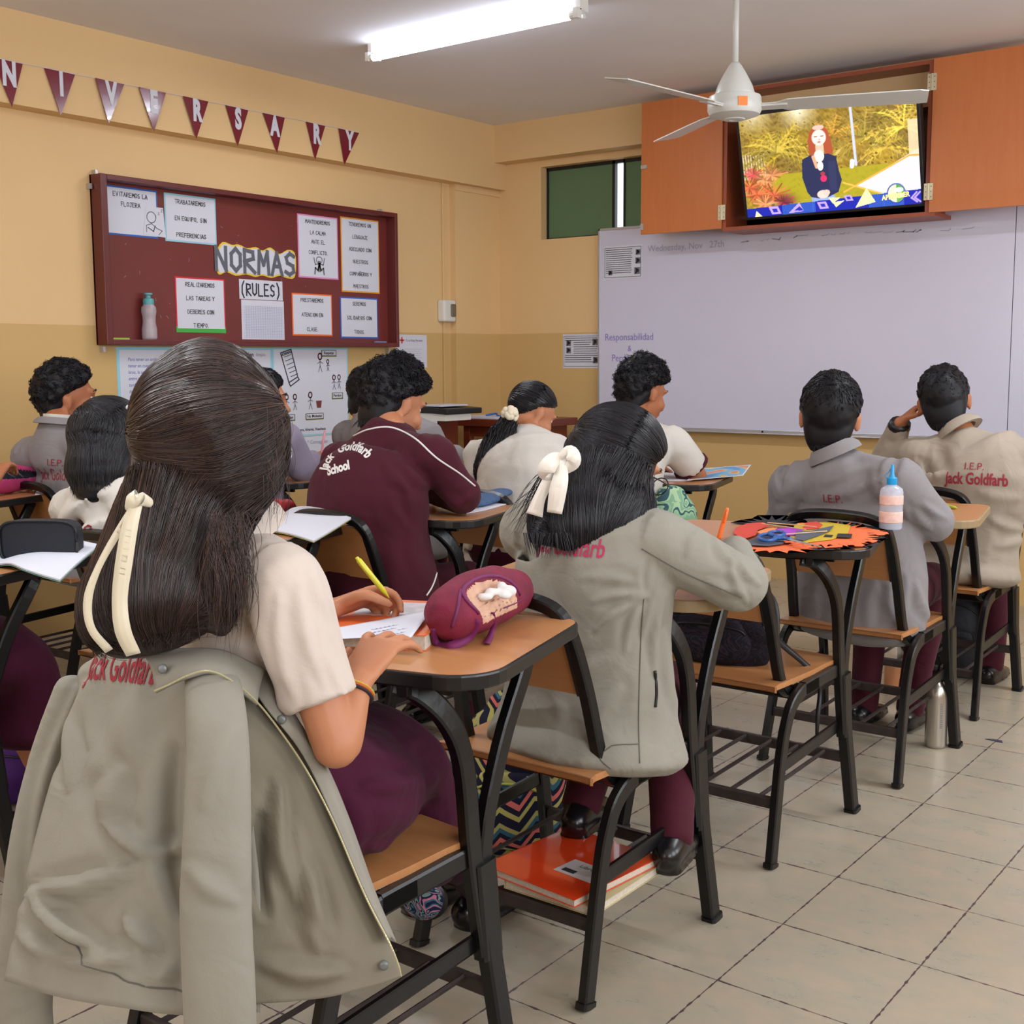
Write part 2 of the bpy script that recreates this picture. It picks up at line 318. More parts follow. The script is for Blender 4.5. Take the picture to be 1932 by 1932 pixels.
# small high window with two green panes and a gap of daylight
w1 = MB().box((wx0, YF+.06, wz0), (wx1, YF+.09, wz0+.012)).box((wx0, YF+.06, wz1-.02), (wx1, YF+.09, wz1)).box((wx0, YF+.06, wz0), (wx0+.012, YF+.09, wz1)).box((-4.125, YF+.06, wz0), (-4.105, YF+.09, wz1)).box((-4.045, YF+.06, wz0), (-4.035, YF+.09, wz1))
wn = struct(w1, 'window_1', 'blackp')
g = MB().box((wx0+.012, YF+.07, wz0+.012), (-4.125, YF+.076, wz1-.02)); g.build('pane', 'glassg', wn)
g = MB().box((-4.035, YF+.07, wz0+.012), (wx1, YF+.076, wz1-.02)); g.build('pane', 'glassg', wn)

# ---------------- fluorescent lamps ----------------
def lamp(x0, x1, y, label, light=0):
    r = thing('fluorescent_lamp', ((x0+x1)/2, y, CEIL), label, 'ceiling lamp')
    MB().box((x0, y-.022, CEIL-.045), (x1, y+.022, CEIL)).build('housing', 'white', r, bevel=.004)
    for x, s in ((x0, 1), (x1, -1)):
        e = MB().box((x-.012, y-.03, CEIL-.05), (x+.012, y+.03, CEIL+0)); e.box((x-.01+.0*s, y-.052, CEIL-.085), (x+.012, y-.02, CEIL-.045)); e.lathe([(.017, 0), (.017, .03)], (x, y-.036, CEIL-.07), 12, (s, 0, 0))
        e.lathe([(.010, 0), (.010, .02)], (x, y+.02, CEIL-.065), 10, (s, 0, 0)); e.build('lamp_holder', 'white', r)
    MB().lathe([(.0165, .03), (.0165, x1-x0-.03)], (x0, y-.036, CEIL-.07), 16, (1, 0, 0)).build('tube', 'tubew', r, smooth=True)
    l = area('tube_light', ((x0+x1)/2, y-.036, CEIL-.095), ((x0+x1)/2, y-.036, 0), x1-x0-.1, .03, light, (.92, .96, 1)); return r
lamp(-4.11, -2.93, 4.335, 'white batten lamp with one lit fluorescent tube on the ceiling', 14)
lamp(-2.6, -1.42, 1.2, 'lit fluorescent batten on the ceiling behind the camera view', 16)
lamp(-4.1, -2.92, 1.2, 'lit fluorescent batten on the ceiling nearest the left wall', 16)
lamp(-1.0, .2, 4.335, 'lit fluorescent batten on the ceiling beside the right windows', 26)

# ---------------- ceiling fan ----------------
fc = V((-2.25, 4.385, 0)); fz = 2.245
r = thing('ceiling_fan', (fc.x, fc.y, CEIL), 'white three bladed ceiling fan on a long rod with orange sticker', 'fan')
MB().lathe([(.012, 2.36), (.012, CEIL)], fc, 12).build('rod', 'fanw', r, smooth=True)
MB().lathe([(.05, CEIL-.04), (.06, CEIL)], fc, 20).build('canopy', 'fanw', r)
MB().lathe([(.016, 2.385), (.024, 2.375), (.045, 2.34), (.066, 2.30), (.076, 2.27), (.078, 2.26)], fc, 32).build('bell_cover', 'fanw', r, smooth=True)
MB().lathe([(.078, 2.262), (.098, 2.258), (.102, 2.25), (.102, 2.235), (.104, 2.232), (.104, 2.205), (.096, 2.188), (.06, 2.176), (.042, 2.174), (.040, 2.170), (.02, 2.169), (.018, 2.172), (.001, 2.172)], fc, 40).build('motor', 'fanw', r, smooth=True, angle=.6)
q = (CAM-fc); q.z = 0; q.normalize(); q = Matrix.Rotation(.30, 3, 'Z')@q; tq = V((-q.y, q.x, 0))
MB().prism([(-.018, -.017), (.018, -.017), (.018, .017), (-.018, .017)], .002, fc+q*.1035+V((0, 0, 2.222)), tq, (0, 0, 1), q).build('sticker', 'orange', r)
for tip in ((1728, 172, 2.262), (1182, 160, None), (1240, 272, None)):
    pass
for k, ang in enumerate((math.atan2(4.85-4.385, -1.69+2.25), 0, 0)):
    a = math.radians((22, 142, 262)[k])
    d = V((math.cos(a), math.sin(a), 0)); s = V((-d.y, d.x, 0)); nz = (V((0, 0, 1))*math.cos(.2)+s*math.sin(.2)).normalized(); ss = (s-V((0, 0, .2))).normalized()
    m = MB(); poly = []
    for t, wl, wr in ((.09, -.022, .022), (.16, -.026, .026), (.2, -.05, .05), (.30, -.056, .055), (.68, -.062, .06), (.71, -.05, .058)): poly.append((t, wl, wr))
    pl = [(t, a1) for t, a1, _ in poly]+[(t, a2) for t, _, a2 in reversed(poly)]
    m.prism(pl, .004, fc+V((0, 0, 2.216)), d, ss, None); bl = m.build('blade', 'fanw', r)
    MB().box((.05, -.02, -.004), (.2, .02, .004), Matrix((d, ss, d.cross(ss))).transposed(), (0, 0, 0)).build('blade_arm', 'fanw', bl)
    bl.children[0].location = fc+V((0, 0, 2.213))-wloc(bl)

# ---------------- noticeboard ----------------
nb = thing('noticeboard', (XL, 4.36, 1.33), 'long maroon framed noticeboard of class rules on the left wall', 'noticeboard')
y0, y1, z0, z1 = 3.37, 5.36, 1.33, 2.105; D0 = .085
MB().box((XL, y0, z0), (XL+.012, y1, z1)).build('back_panel', 'board', nb)
m = MB().box((XL, y0, z0), (XL+D0, y0+.035, z1)).box((XL, y1-.022, z0), (XL+D0, y1, z1)).box((XL, y0+.035, z0), (XL+D0, y1-.022, z0+.025)).box((XL, y0+.035, z1-.025), (XL+D0, y1-.022, z1)); m.build('frame', 'boardf', nb, bevel=.003)
for y, z in ((y0-.012, 2.05), (y0+.02, z0-.02), (y1-.03, z0-.02), (y1-.08, z1+.01), (y0+.02, z1+.01)): MB().box((XL, y-.006, z-.012), (XL+.03, y+.006, z+.012)).build('bracket', 'alu', nb)
m = MB().mat('faint')
for k in range(26):
    a, c = random.uniform(y0+.1, y1-.1), random.uniform(z0+.06, z1-.1); m.stroke([(a, c), (a+random.uniform(-.012, .012), c+random.uniform(-.012, .02))], .0015, (XL+.012, 0, 0), (0, 1, 0), (0, 0, 1), (1, 0, 0), .0006)
m.build('scratches', None, nb)
XB = XL+.0125
SF = {'A': [[(0,0),(.5,1),(1,0)],[(.2,.38),(.8,.38)]], 'B': [[(0,0),(0,1),(.7,.95),(.8,.75),(.6,.55),(0,.5),(.8,.42),(.95,.2),(.7,0),(0,0)]], 'C': [[(.95,.85),(.5,1),(.1,.75),(.05,.3),(.4,0),(.95,.1)]],
 'D': [[(0,0),(0,1),(.6,.92),(.95,.5),(.6,.05),(0,0)]], 'E': [[(.9,1),(0,1),(0,0),(.9,0)],[(0,.52),(.7,.52)]], 'F': [[(.9,1),(0,1),(0,0)],[(0,.52),(.7,.52)]], 'G': [[(.95,.85),(.5,1),(.1,.75),(.05,.3),(.4,0),(.95,.1),(.95,.45),(.55,.45)]],
 'I': [[(.5,0),(.5,1)]], 'J': [[(.2,1),(1,1)],[(.7,1),(.7,.2),(.45,0),(.1,.2)]], 'K': [[(0,0),(0,1)],[(.9,1),(0,.45),(.9,0)]], 'L': [[(0,1),(0,0),(.9,0)]], 'M': [[(0,0),(.1,1),(.5,.4),(.9,1),(1,0)]],
 'N': [[(0,0),(0,1),(.9,0),(.9,1)]], 'O': [[(.5,1),(.08,.75),(.08,.25),(.5,0),(.92,.25),(.92,.75),(.5,1)]], 'P': [[(0,0),(0,1),(.8,.92),(.85,.6),(0,.45)]], 'Q': [[(.5,1),(.08,.75),(.08,.25),(.5,0),(.92,.25),(.92,.75),(.5,1)],[(.6,.3),(1,-.05)]],
 'R': [[(0,0),(0,1),(.8,.92),(.85,.62),(0,.48),(.95,0)]], 'S': [[(.9,.88),(.5,1),(.12,.8),(.25,.55),(.8,.42),(.88,.15),(.45,0),(.05,.12)]], 'T': [[(0,1),(1,1)],[(.5,1),(.5,0)]], 'U': [[(0,1),(.05,.2),(.45,0),(.85,.2),(.9,1)]],
 'V': [[(0,1),(.5,0),(1,1)]], 'Y': [[(0,1),(.5,.5),(1,1)],[(.5,.5),(.45,0)]], 'Z': [[(.1,1),(.9,1),(.1,0),(.9,0)]], '(': [[(.8,1.2),(.4,.8),(.35,.2),(.75,-.2)]], ')': [[(.2,1.2),(.6,.8),(.65,.2),(.25,-.2)]], '.': [[(.3,0),(.4,.05)]], ',': [[(.4,.1),(.25,-.15)]], '~': [[(.1,1.18),(.4,1.3),(.6,1.15),(.9,1.28)]]}
def pen_text(mb, txt, sz, O, A, B, N, h=.0015, w_=.1, asp=.62, gap=.34, align='C', jit=.04, seed=0):
    "hand lettered capitals: sz is the letter height"
    rj = random.Random(len(txt)+seed); cw_ = sz*asp; adv = cw_+sz*gap*.55; tot = 0
    for ch in txt: tot += adv*(.7 if ch in ' .,I' else 1)
    x = -tot/2 if align == 'C' else 0
    for ch in txt:
        if ch != ' ':
            k2 = 'N' if ch == 'Ñ' else ch; y0 = rj.uniform(-jit, jit)*sz
            for st in SF.get(k2, [])+(SF['~'] if ch == 'Ñ' else []):
                q = [(x+(p[0]*(.5 if ch in ',.' else 1))*cw_, y0+(p[1]-.5)*sz) for p in st]
                for p0, p1 in zip(q[:-1], q[1:]): h += .00004; mb.stroke([p0, p1], w_*sz, O, A, B, N, h)
        x += adv*(.7 if ch in ' .,I' else 1)
    return mb
def sheet(y0, z0, y1, z1, name, label, cat, border=None, X=XB, lines=(), tsz=.03, bw=.008, group=None, front=False, tsx=.8, bot=None, extra=None):
    "paper on the left wall (or on the front wall: y is then X)"
    if front: O, A, B, N = V((0, X, 0)), V((1, 0, 0)), V((0, 0, 1)), V((0, -1, 0))
    else: O, A, B, N = V((X, 0, 0)), V((0, 1, 0)), V((0, 0, 1)), V((1, 0, 0))
    c = O+A*((y0+y1)/2)+B*z0
    rt = thing(name, c, label, cat, group)
    P = lambda a0, b0, a1, b1, h0, th, mt, nm: MB().prism([(a0, b0), (a1, b0), (a1, b1), (a0, b1)], th, O+N*h0, A, B, N).build(nm, mt, rt)
    e = 0
    if border: P(y0, z0, y1, z1, 0, .0012, mat('card_'+name+str(border), border, .7), 'border'); e = bw
    if bot: P(y0, z0, y1, z0+.03, .0012, .0003, mat('card_green', (70, 170, 70), .7), 'green_edge')
    P(y0+e, z0+e+(.012 if bot else 0), y1-e, z1-e, .0012 if border else 0, .0012, 'paper', 'page')
    t = MB().mat('ink'); n = len(lines)
    for i, s in enumerate(lines):
        if isinstance(s, tuple): s, fz = s
        else: fz = i/(n-1) if n > 1 else .5
        zz = z1-e-tsz*.9-(z1-z0-2*e-tsz*(1.8 if extra is None else 3.6))*fz
        big = tsz > .06; pen_text(t, s, tsz*(.66 if big else .62), O+A*((y0+y1)/2)+B*zz, A, B, N, .003, .13 if big else .15, min(.62, (y1-y0-2*e-.03)/max(1, len(s))/(tsz*.62)-.19), .34)
    if extra: extra(t, O+N*.003, A, B, N)
    if t.v: t.build('lettering', None, rt)
    return rt
def sleeper(t, O, A, B, N):
    a0, b0 = 3.66, 1.86; t.mat('paper').prism([(a0-.02, b0-.005), (a0+.11, b0-.01), (a0+.10, b0+.13), (a0-.0, b0+.13)], .001, O, A, B, N); t.mat('inkg')
    for c, rr in (((a0+.03, b0+.08), .026),): t.stroke([(c[0]+rr*math.cos(u), c[1]+rr*math.sin(u)) for u in np.linspace(0, 2*PI, 14)], .004, O, A, B, N, .0015)
    t.stroke([(a0, b0+.01), (a0+.0, b0+.04), (a0+.03, b0+.05), (a0+.06, b0+.03), (a0+.09, b0+.02), (a0+.07, b0)], .004, O, A, B, N, .0015); t.stroke([(a0+.01, b0+.03), (a0+.04, b0+.015), (a0+.05, b0+.04)], .006, O, A, B, N, .0015)
    t.mat('ink'); 
    for k in range(3): put_text(t, 'Z', .014+.003*k, O+A*(a0+.055+.018*k)+B*(b0+.085+.015*k), A, B, N, .0016)
def climber(t, O, A, B, N):
    t.mat('inkg'); a0, b0 = 4.79, 1.73
    t.stroke([(a0+.022*math.cos(u), b0+.075+.018*math.sin(u)) for u in np.linspace(0, 2*PI, 12)], .004, O, A, B, N)
    for sgn in (-1, 1): t.stroke([(a0, b0+.055), (a0+sgn*.03, b0+.05), (a0+sgn*.04, b0+.085)], .006, O, A, B, N); t.stroke([(a0, b0+.05), (a0+sgn*.012, b0+.02), (a0+sgn*.03, b0+.03), (a0+sgn*.035, b0)], .010, O, A, B, N)
    t.stroke([(a0, b0+.06), (a0, b0+.02)], .02, O, A, B, N)
bt = XB
sheet(3.427, 1.842, 3.73, 2.068, 'rule_sign', 'blue bordered sign EVITAREMOS LA FLOJERA with a sleeping figure', 'sign', (40, 100, 180), lines=('EVITAREMOS LA', ('FLOJERA', .45)), tsz=.031, extra=sleeper)
sheet(3.77, 1.835, 4.083, 2.066, 'rule_sign', 'pale blue bordered sign TRABAJAREMOS EN EQUIPO SIN PREFERENCIAS', 'sign', (150, 205, 220), lines=('TRABAJAREMOS', 'EN EQUIPO, SIN', 'PREFERENCIAS'), tsz=.031)
sheet(4.636, 1.704, 4.938, 2.045, 'rule_sign', 'pink bordered sign MANTENDREMOS LA CALMA ANTE EL CONFLICTO', 'sign', (225, 140, 190), lines=('MANTENDREMOS', ('LA CALMA', .27), ('ANTE EL', .5), ('CONFLICTO.', .77)), tsz=.031, extra=climber)
sheet(4.962, 1.64, 5.272, 2.058, 'rule_sign', 'tall orange bordered sign TENDREMOS UN LENGUAJE ADECUADO', 'sign', (235, 160, 40), lines=('TENDREMOS UN', 'LENGUAJE', 'ADECUADO CON', 'NUESTROS', 'COMPAÑEROS Y', 'MAESTROS'), tsz=.031)
sheet(3.815, 1.395, 4.124, 1.668, 'rule_sign', 'red and green bordered sign REALIZAREMOS LAS TAREAS', 'sign', (210, 40, 60), lines=('REALIZAREMOS', 'LAS TAREAS Y', 'DEBERES CON', 'TIEMPO.'), tsz=.031, bot=1)
sheet(4.581, 1.389, 4.882, 1.619, 'rule_sign', 'bright orange bordered sign PRESTAREMOS ATENCION EN CLASE', 'sign', (240, 110, 40), lines=('PRESTAREMOS', 'ATENCION EN', 'CLASE.'), tsz=.031)
sheet(4.946, 1.38, 5.252, 1.612, 'rule_sign', 'blue bordered sign SEREMOS SOLIDARIOS CON TODOS', 'sign', (40, 100, 190), lines=('SEREMOS', 'SOLIDARIOS CON', 'TODOS.'), tsz=.031)
sheet(4.22, 1.573, 4.517, 1.675, 'rules_card', 'white card reading RULES in brackets under the NORMAS title', 'sign', lines=(('(RULES)', .5),), tsz=.09, bw=0, tsx=.75)
def grid(t, O, A, B, N):
    t.mat('bluei')
    for k in range(16): t.stroke([(4.26+.016*k, 1.375), (4.26+.016*k, 1.54)], .0008, O, A, B, N)
    for k in range(20): t.stroke([(4.24, 1.375+.0085*k), (4.515, 1.375+.0085*k)], .0006, O, A, B, N)
sheet(4.23, 1.365, 4.523, 1.57, 'register_sheet', 'white ruled register sheet below the RULES card', 'sheet of paper', extra=grid)
# NORMAS title: cut out letters on a wavy card
rt = thing('title_sign', (XB, 4.345, 1.68), 'cut out NORMAS title in grey letters on a yellow edged wavy card', 'sign')
def wavy(e):
    up = [(4.075, 1.80), (4.12, 1.855), (4.18, 1.845), (4.225, 1.85), (4.28, 1.835), (4.34, 1.845), (4.385, 1.83), (4.44, 1.85), (4.50, 1.82), (4.56, 1.845), (4.61, 1.835)]
    dn = [(4.62, 1.77), (4.605, 1.70), (4.55, 1.695), (4.50, 1.705), (4.44, 1.69), (4.38, 1.70), (4.33, 1.69), (4.27, 1.70), (4.2, 1.69), (4.14, 1.705), (4.09, 1.69), (4.07, 1.74)]
    c = (4.345, 1.77); return [(c[0]+(a-c[0])*(1-e/.27), c[1]+(z-c[1])*(1-e/.08)) for a, z in crv(up+dn, 3, True)]
MB().prism(wavy(0), .0012, (XB, 0, 0), (0, 1, 0), (0, 0, 1), (1, 0, 0)).build('yellow_edge', mat('card_yellow', (232, 196, 60), .7), rt)
MB().prism(wavy(.009), .0012, (XB+.0012, 0, 0), (0, 1, 0), (0, 0, 1), (1, 0, 0)).build('card', 'paper', rt)
t = MB().mat(mat('grey_letter', (96, 98, 108), .7)); pen_text(t, 'NORMAS', .112, V((XB+.003, 4.352, 1.769)), V((0, 1, 0)), V((0, 0, 1)), V((1, 0, 0)), .001, .18, .62, .38, jit=.03); t.build('letters', None, rt)
# bottle on the noticeboard shelf
bz = z0+.025; rt = thing('water_bottle', (XL+.05, 3.63, bz), 'clear plastic bottle with teal lid standing in the noticeboard', 'bottle')
MB().lathe([(.001, 0), (.034, .002), (.036, .012), (.036, .05), (.03, .085), (.031, .11), (.036, .135), (.034, .155), (.024, .168), (.022, .175)], (XL+.05, 3.63, bz), 24).build('body', mat('milky_plastic', (190, 176, 182), .25, alpha=.75), rt, smooth=True)
MB().lathe([(.026, .168), (.026, .19), (.022, .196), (.012, .2), (.012, .212), (.02, .214), (.02, .222), (.001, .222)], (XL+.05, 3.63, bz), 20).build('lid', mat('teal_plastic', (90, 160, 165), .4), rt, smooth=True, angle=.6)
tag(MB().box((XL+.03, 3.43, bz), (XL+.045, 3.52, bz+.009)).build('marker_pen', mat('lime_plastic', (160, 190, 60), .4)), 'lime green pen lying on the left end of the noticeboard ledge', 'pen')
tag(MB().box((XL+.03, 5.2, bz), (XL+.045, 5.29, bz+.009)).build('marker_pen', mat('bluegrey_plastic', (120, 140, 180), .4)), 'blue grey pen lying on the right end of the noticeboard ledge', 'pen')
# posters under the board
def poster_text(ls, y, z, dz, sz, mt='bluei'):
    def f(t, O, A, B, N):
        t.mat(mt)
        for i, s in enumerate(ls): put_text(t, s, sz, O+A*y+B*(z-dz*i), A, B, N, .0, align='LEFT', sx=.9, shear=.1)
    return f
def figure(t, O, A, B, N, a, b, s=1, m='ink', arms=1):
    t.mat(mat('pink_pen', (215, 130, 160), .7)).stroke([(a+.012*s*math.cos(u), b+.075*s+.014*s*math.sin(u)) for u in np.linspace(0, 2*PI, 12)], .006*s, O, A, B, N)
    t.mat('ink'); w_ = .0028
    t.stroke([(a+.014*s*math.cos(u), b+.075*s+.017*s*math.sin(u)) for u in np.linspace(0, 2*PI, 12)], w_, O, A, B, N)
    for q in ([(a, b+.058*s), (a, b+.03*s), (a-.012*s, b)], [(a, b+.03*s), (a+.012*s, b)], [(a-.018*s, b+.04*s), (a, b+.05*s), (a+.018*s, b+.042*s)]): t.stroke(q, w_, O, A, B, N)
def ex1(t, O, A, B, N): poster_text(['Para tener un ambiente laboral saludable debemos', 'tener en cuenta, el bien comun de los miem-', 'bros, la union al trabajo, el respeto en', 'entre cada uno, ya que asi todos', 'tambien en la comunicacion, es', 'decir, para poder expresar', 'Si, demos a los demas una', 'relacion de respeto', 'que ayuda al grupo'], 3.535, 1.262, .0305, .024)(t, O, A, B, N)
sheet(3.474, .93, 4.024, 1.322, 'poster', 'large handwritten poster of blue text below the noticeboard, left one', 'poster', (150, 208, 225), X=XL, extra=ex1, bw=.015)
def ex2(t, O, A, B, N):
    t.mat('ink'); put_text(t, '-Mantener un orden', .032, O+A*4.05+B*1.285, A, B, N, 0, align='LEFT', bold=.0008); t.mat('inkg'); put_text(t, 'limpio', .026, O+A*4.33+B*1.285, A, B, N, 0, align='LEFT')
    for k, (c, q) in enumerate((((220, 190, 90), 4.12), ((200, 80, 80), 4.19), ((90, 110, 190), 4.27))):
        t.mat(mat('doodle%d' % k, c, .7)).stroke([(q, 1.19), (q+.012, 1.23), (q+.024, 1.19), (q, 1.19)], .004, O, A, B, N)
    t.mat('ink'); put_text(t, '-Cumplir el trabajo:', .032, O+A*4.05+B*1.145, A, B, N, 0, align='LEFT', bold=.0008)
sheet(4.026, .93, 4.44, 1.322, 'poster', 'middle poster headed Mantener un orden with small coloured drawings', 'poster', (150, 208, 225), X=XL, extra=ex2, bw=.012)
def ex3(t, O, A, B, N):
    t.mat('ink'); q = [(4.50, 1.295), (4.575, 1.315), (4.62, 1.165), (4.555, 1.135), (4.50, 1.295)]; t.stroke(q, .006, O, A, B, N); t.stroke([(4.555, 1.135), (4.565, 1.115), (4.63, 1.15), (4.62, 1.165)], .006, O, A, B, N)
    put_text(t, 'NORMAS', .02, O+A*4.54+B*1.292, (A*.965+B*.26), (B*.965-A*.26), N, 0, bold=.001)
    for k in range(6): t.stroke([(4.525+.009*k, 1.272-.021*k), (4.575+.009*k, 1.287-.021*k)], .0035, O, A, B, N)
    for a, b, s in ((4.79, 1.19, 1.15), (4.85, 1.195, .7), (4.895, 1.09, .9), (4.935, 1.095, .85), (4.71, .985, 1.05), (4.535, .985, .95), (4.595, .985, .95)): figure(t, O, A, B, N, a, b, s)
    for a, b, w_, h_, s in ((4.86, 1.295, .11, .03, 'Respetar'), (4.92, 1.055, .08, .03, 'Perdon'), (4.74, .945, .13, .03, 'No Molestar'), (4.55, .945, .08, .03, 'Orden')):
        t.mat(mat('olive_pen', (130, 140, 60), .7)).prism([(a-w_/2-.004, b-h_/2-.006), (a+w_/2+.004, b-h_/2-.006), (a+w_/2+.004, b+h_/2), (a-w_/2-.004, b+h_/2)], .0004, O, A, B, N)
        t.mat('paper').prism([(a-w_/2, b-h_/2), (a+w_/2, b-h_/2), (a+w_/2, b+h_/2), (a-w_/2, b+h_/2)], .0008, O, A, B, N)
        t.mat('ink').stroke([(a-w_/2, b-h_/2), (a+w_/2, b-h_/2), (a+w_/2, b+h_/2), (a-w_/2, b+h_/2), (a-w_/2, b-h_/2)], .003, O, A, B, N, .0014); put_text(t, s, .022, O+A*a+B*b, A, B, N, .0014, bold=.0006)
    t.mat(mat('bin_red', (120, 50, 50), .7)).prism([(4.76, .99), (4.79, .99), (4.797, 1.03), (4.753, 1.03)], .0005, O, A, B, N)
    t.mat('ink'); put_text(t, 'Contreras, Guerrero, Alvarez, Huachaca', .021, O+A*4.475+B*.872, A, B, N, 0, align='LEFT', bold=.0006); put_text(t, 'Monterio y Saavedra', .02, O+A*4.475+B*.852, A, B, N, 0, align='LEFT', bold=.0006)
sheet(4.442, .835, 5.01, 1.324, 'poster', 'right poster of stick figures with a small NORMAS list below the noticeboard', 'poster', (150, 208, 225), X=XL, extra=ex3, bw=.01)
def ex4(t, O, A, B, N):
    t.mat('faint'); put_text(t, '* Corregidor', .03, O+A*4.68+B*.80, A, B, N, 0, align='LEFT'); put_text(t, '* Responsable', .03, O+A*4.68+B*.68, A, B, N, 0, align='LEFT')
    for a in (4.9, 4.95): t.mat('red').stroke([(a, .74), (a+.01, .78), (a+.02, .745)], .004, O, A, B, N)
sheet(4.655, .60, 5.0, .832, 'poster', 'small white poster with faint pencil writing under the stick figure poster', 'poster', X=XL, extra=ex4)
def ex5(t, O, A, B, N):
    t.mat(mat('cross_red', (205, 40, 45), .6)).stroke([(5.455, 1.373), (5.485, 1.373)], .009, O, A, B, N); t.stroke([(5.47, 1.358), (5.47, 1.388)], .009, O, A, B, N)
    t.mat('inkg'); put_text(t, 'Cruz Roja Peruana', .02, O+A*5.505+B*1.372, A, B, N, 0, align='LEFT')
    t.mat('faint')
    for k in range(6): t.stroke([(5.47, 1.32-.013*k), (5.65-.02*(k % 2), 1.32-.013*k)], .0018, O, A, B, N)
sheet(5.418, 1.208, 5.698, 1.406, 'letter_sheet', 'white letter with a small red cross taped right of the noticeboard', 'sheet of paper', X=XL, extra=ex5)
# printed sheets near the whiteboard
def printed(x0, z0, x1, z1, pics):
    def f(t, O, A, B, N):
        w_, h_ = x1-x0, z1-z0; t.mat('ink').stroke([(x0+.01, z0+.012), (x1-.01, z0+.012), (x1-.01, z1-.012), (x0+.01, z1-.012), (x0+.01, z0+.012)], .0022, O, A, B, N)
        rnd = random.Random(3)
        for k in range(12):
            z = z1-.024-k*(h_-.05)/12; a = x0+.02+(.065 if pics == 1 and 1 < k < 8 else 0); b2 = x1-.02-(.05 if pics == 2 or k in (2, 3, 9, 10) else 0)
            while a < b2-.01:
                l = rnd.uniform(.008, .022); t.stroke([(a, z), (min(a+l, b2), z)], .0032, O, A, B, N); a += l+.004
        for (a, b, r_) in (((x0+.045, z1-.055, .018), (x0+.045, z1-.10, .018), (x1-.035, z0+.05, .02), (x1-.04, z1-.05, .02)) if pics == 1 else ((x1-.03, z1-.045, .016), (x1-.03, z1-.095, .018), (x1-.035, z0+.045, .02), (x0+.05, z0+.04, .014))):
            t.mat('inkg').prism([(a-r_, b-r_), (a+r_, b-r_), (a+r_, b+r_), (a-r_, b+r_)], .0005, O, A, B, N); t.mat('ink').stroke([(a+r_*.6*math.cos(u*1.7), b+r_*.8*math.sin(u*2.3)) for u in range(9)], .004, O, A, B, N, .0015)
        t.mat('ink')
    return f
sheet(-4.45, 1.198, -4.165, 1.41, 'printed_sheet', 'printed sheet with small pictures on the wall left of the whiteboard', 'sheet of paper', X=YF, front=True, extra=printed(-4.45, 1.198, -4.165, 1.41, 1))
sheet(-4.125, 1.735, -3.85, 1.935, 'printed_sheet', 'printed sheet taped to the top left corner of the whiteboard', 'sheet of paper', X=YF-.031, front=True, extra=printed(-4.125, 1.735, -3.85, 1.935, 2))
# switch box and conduit
rt = thing('switch_box', (XL, 5.88, 1.5), 'white round edged switch box with dark window beside the corner', 'switch box')
MB().box((XL, 5.80, 1.49), (XL+.06, 5.915, 1.625)).build('housing', 'white', rt, bevel=.012)
MB().box((XL+.055, 5.86, 1.52), (XL+.072, 5.905, 1.60)).build('window', mat('smoked', (110, 100, 86), .2), rt, bevel=.01)
tag(MB().rect([(XL+.008, 5.855, .6), (XL+.008, 5.855, 1.49)], .006, .006).rect([(XL+.008, 5.855, 1.625), (XL+.008, 5.855, 2.34)], .006, .006).build('cable_conduit', 'wall'), 'thin painted cable conduit running up beside the corner pilaster', 'conduit')

# ---------------- whiteboard ----------------
wbr = thing('whiteboard', (-2.5, YF, .85), 'wide lavender white whiteboard across the front wall', 'whiteboard')
MB().box((-4.15, YF-.03, .85), (-1.72, YF, 2.03)).build('panel', 'wb', wbr)
MB().box((-1.716, YF-.03, .85), (.6, YF, 2.03)).build('panel', 'wb', wbr)
m = MB().box((-4.165, YF-.035, .85), (-4.15, YF, 2.045)).box((-4.165, YF-.035, 2.03), (.6, YF, 2.045)).box((-4.165, YF-.04, .828), (.6, YF, .85)).box((-4.1, YF-.075, .828), (.6, YF-.04, .834)); m.build('frame', 'alu', wbr, bevel=.002)
m = MB().mat('blackp')
for k in range(7): m.box((-3.05+.5*k, YF-.043, .835), (-3.04+.5*k, YF-.04, .846))
m.build('screw', None, wbr)
def wbtext(s, px, py, sz, mt, sx=.9, sh=0):
    p = at(px, py, Y=YF-.031); t = MB().mat(mt); put_text(t, s, sz, p, (1, 0, 0), (0, 0, 1), (0, -1, 0), .0008, sx=sx, align='LEFT', shear=sh); return t.build('handwriting', None, wbr)
wbtext('Responsabilidad', 1141, 637, .06, 'purpi'); wbtext('&', 1184, 658, .05, 'purpi'); wbtext('Perdón', 1154, 676, .06, 'purpi')
wbtext('Wednesday, Nov   27th', 1222, 470, .055, 'faint', .95)
rnd = random.Random(5); m = MB().mat(mat('smudge', (150, 146, 160), .5)); x = -3.2
while x < -1.9:
    z = 1.905+.01*math.sin(x*4); l = rnd.uniform(.01, .05)
    if rnd.random() < .75: m.stroke([(x, z+rnd.uniform(-.005, .005)), (x+l, z+rnd.uniform(-.006, .006)), (x+l*1.2, z+.006)], rnd.choice([.002, .003, .006]), (0, YF-.031, 0), (1, 0, 0), (0, 0, 1), (0, -1, 0), .0006)
    x += l+rnd.uniform(.005, .03)
m.build('half_erased_marks', None, wbr)

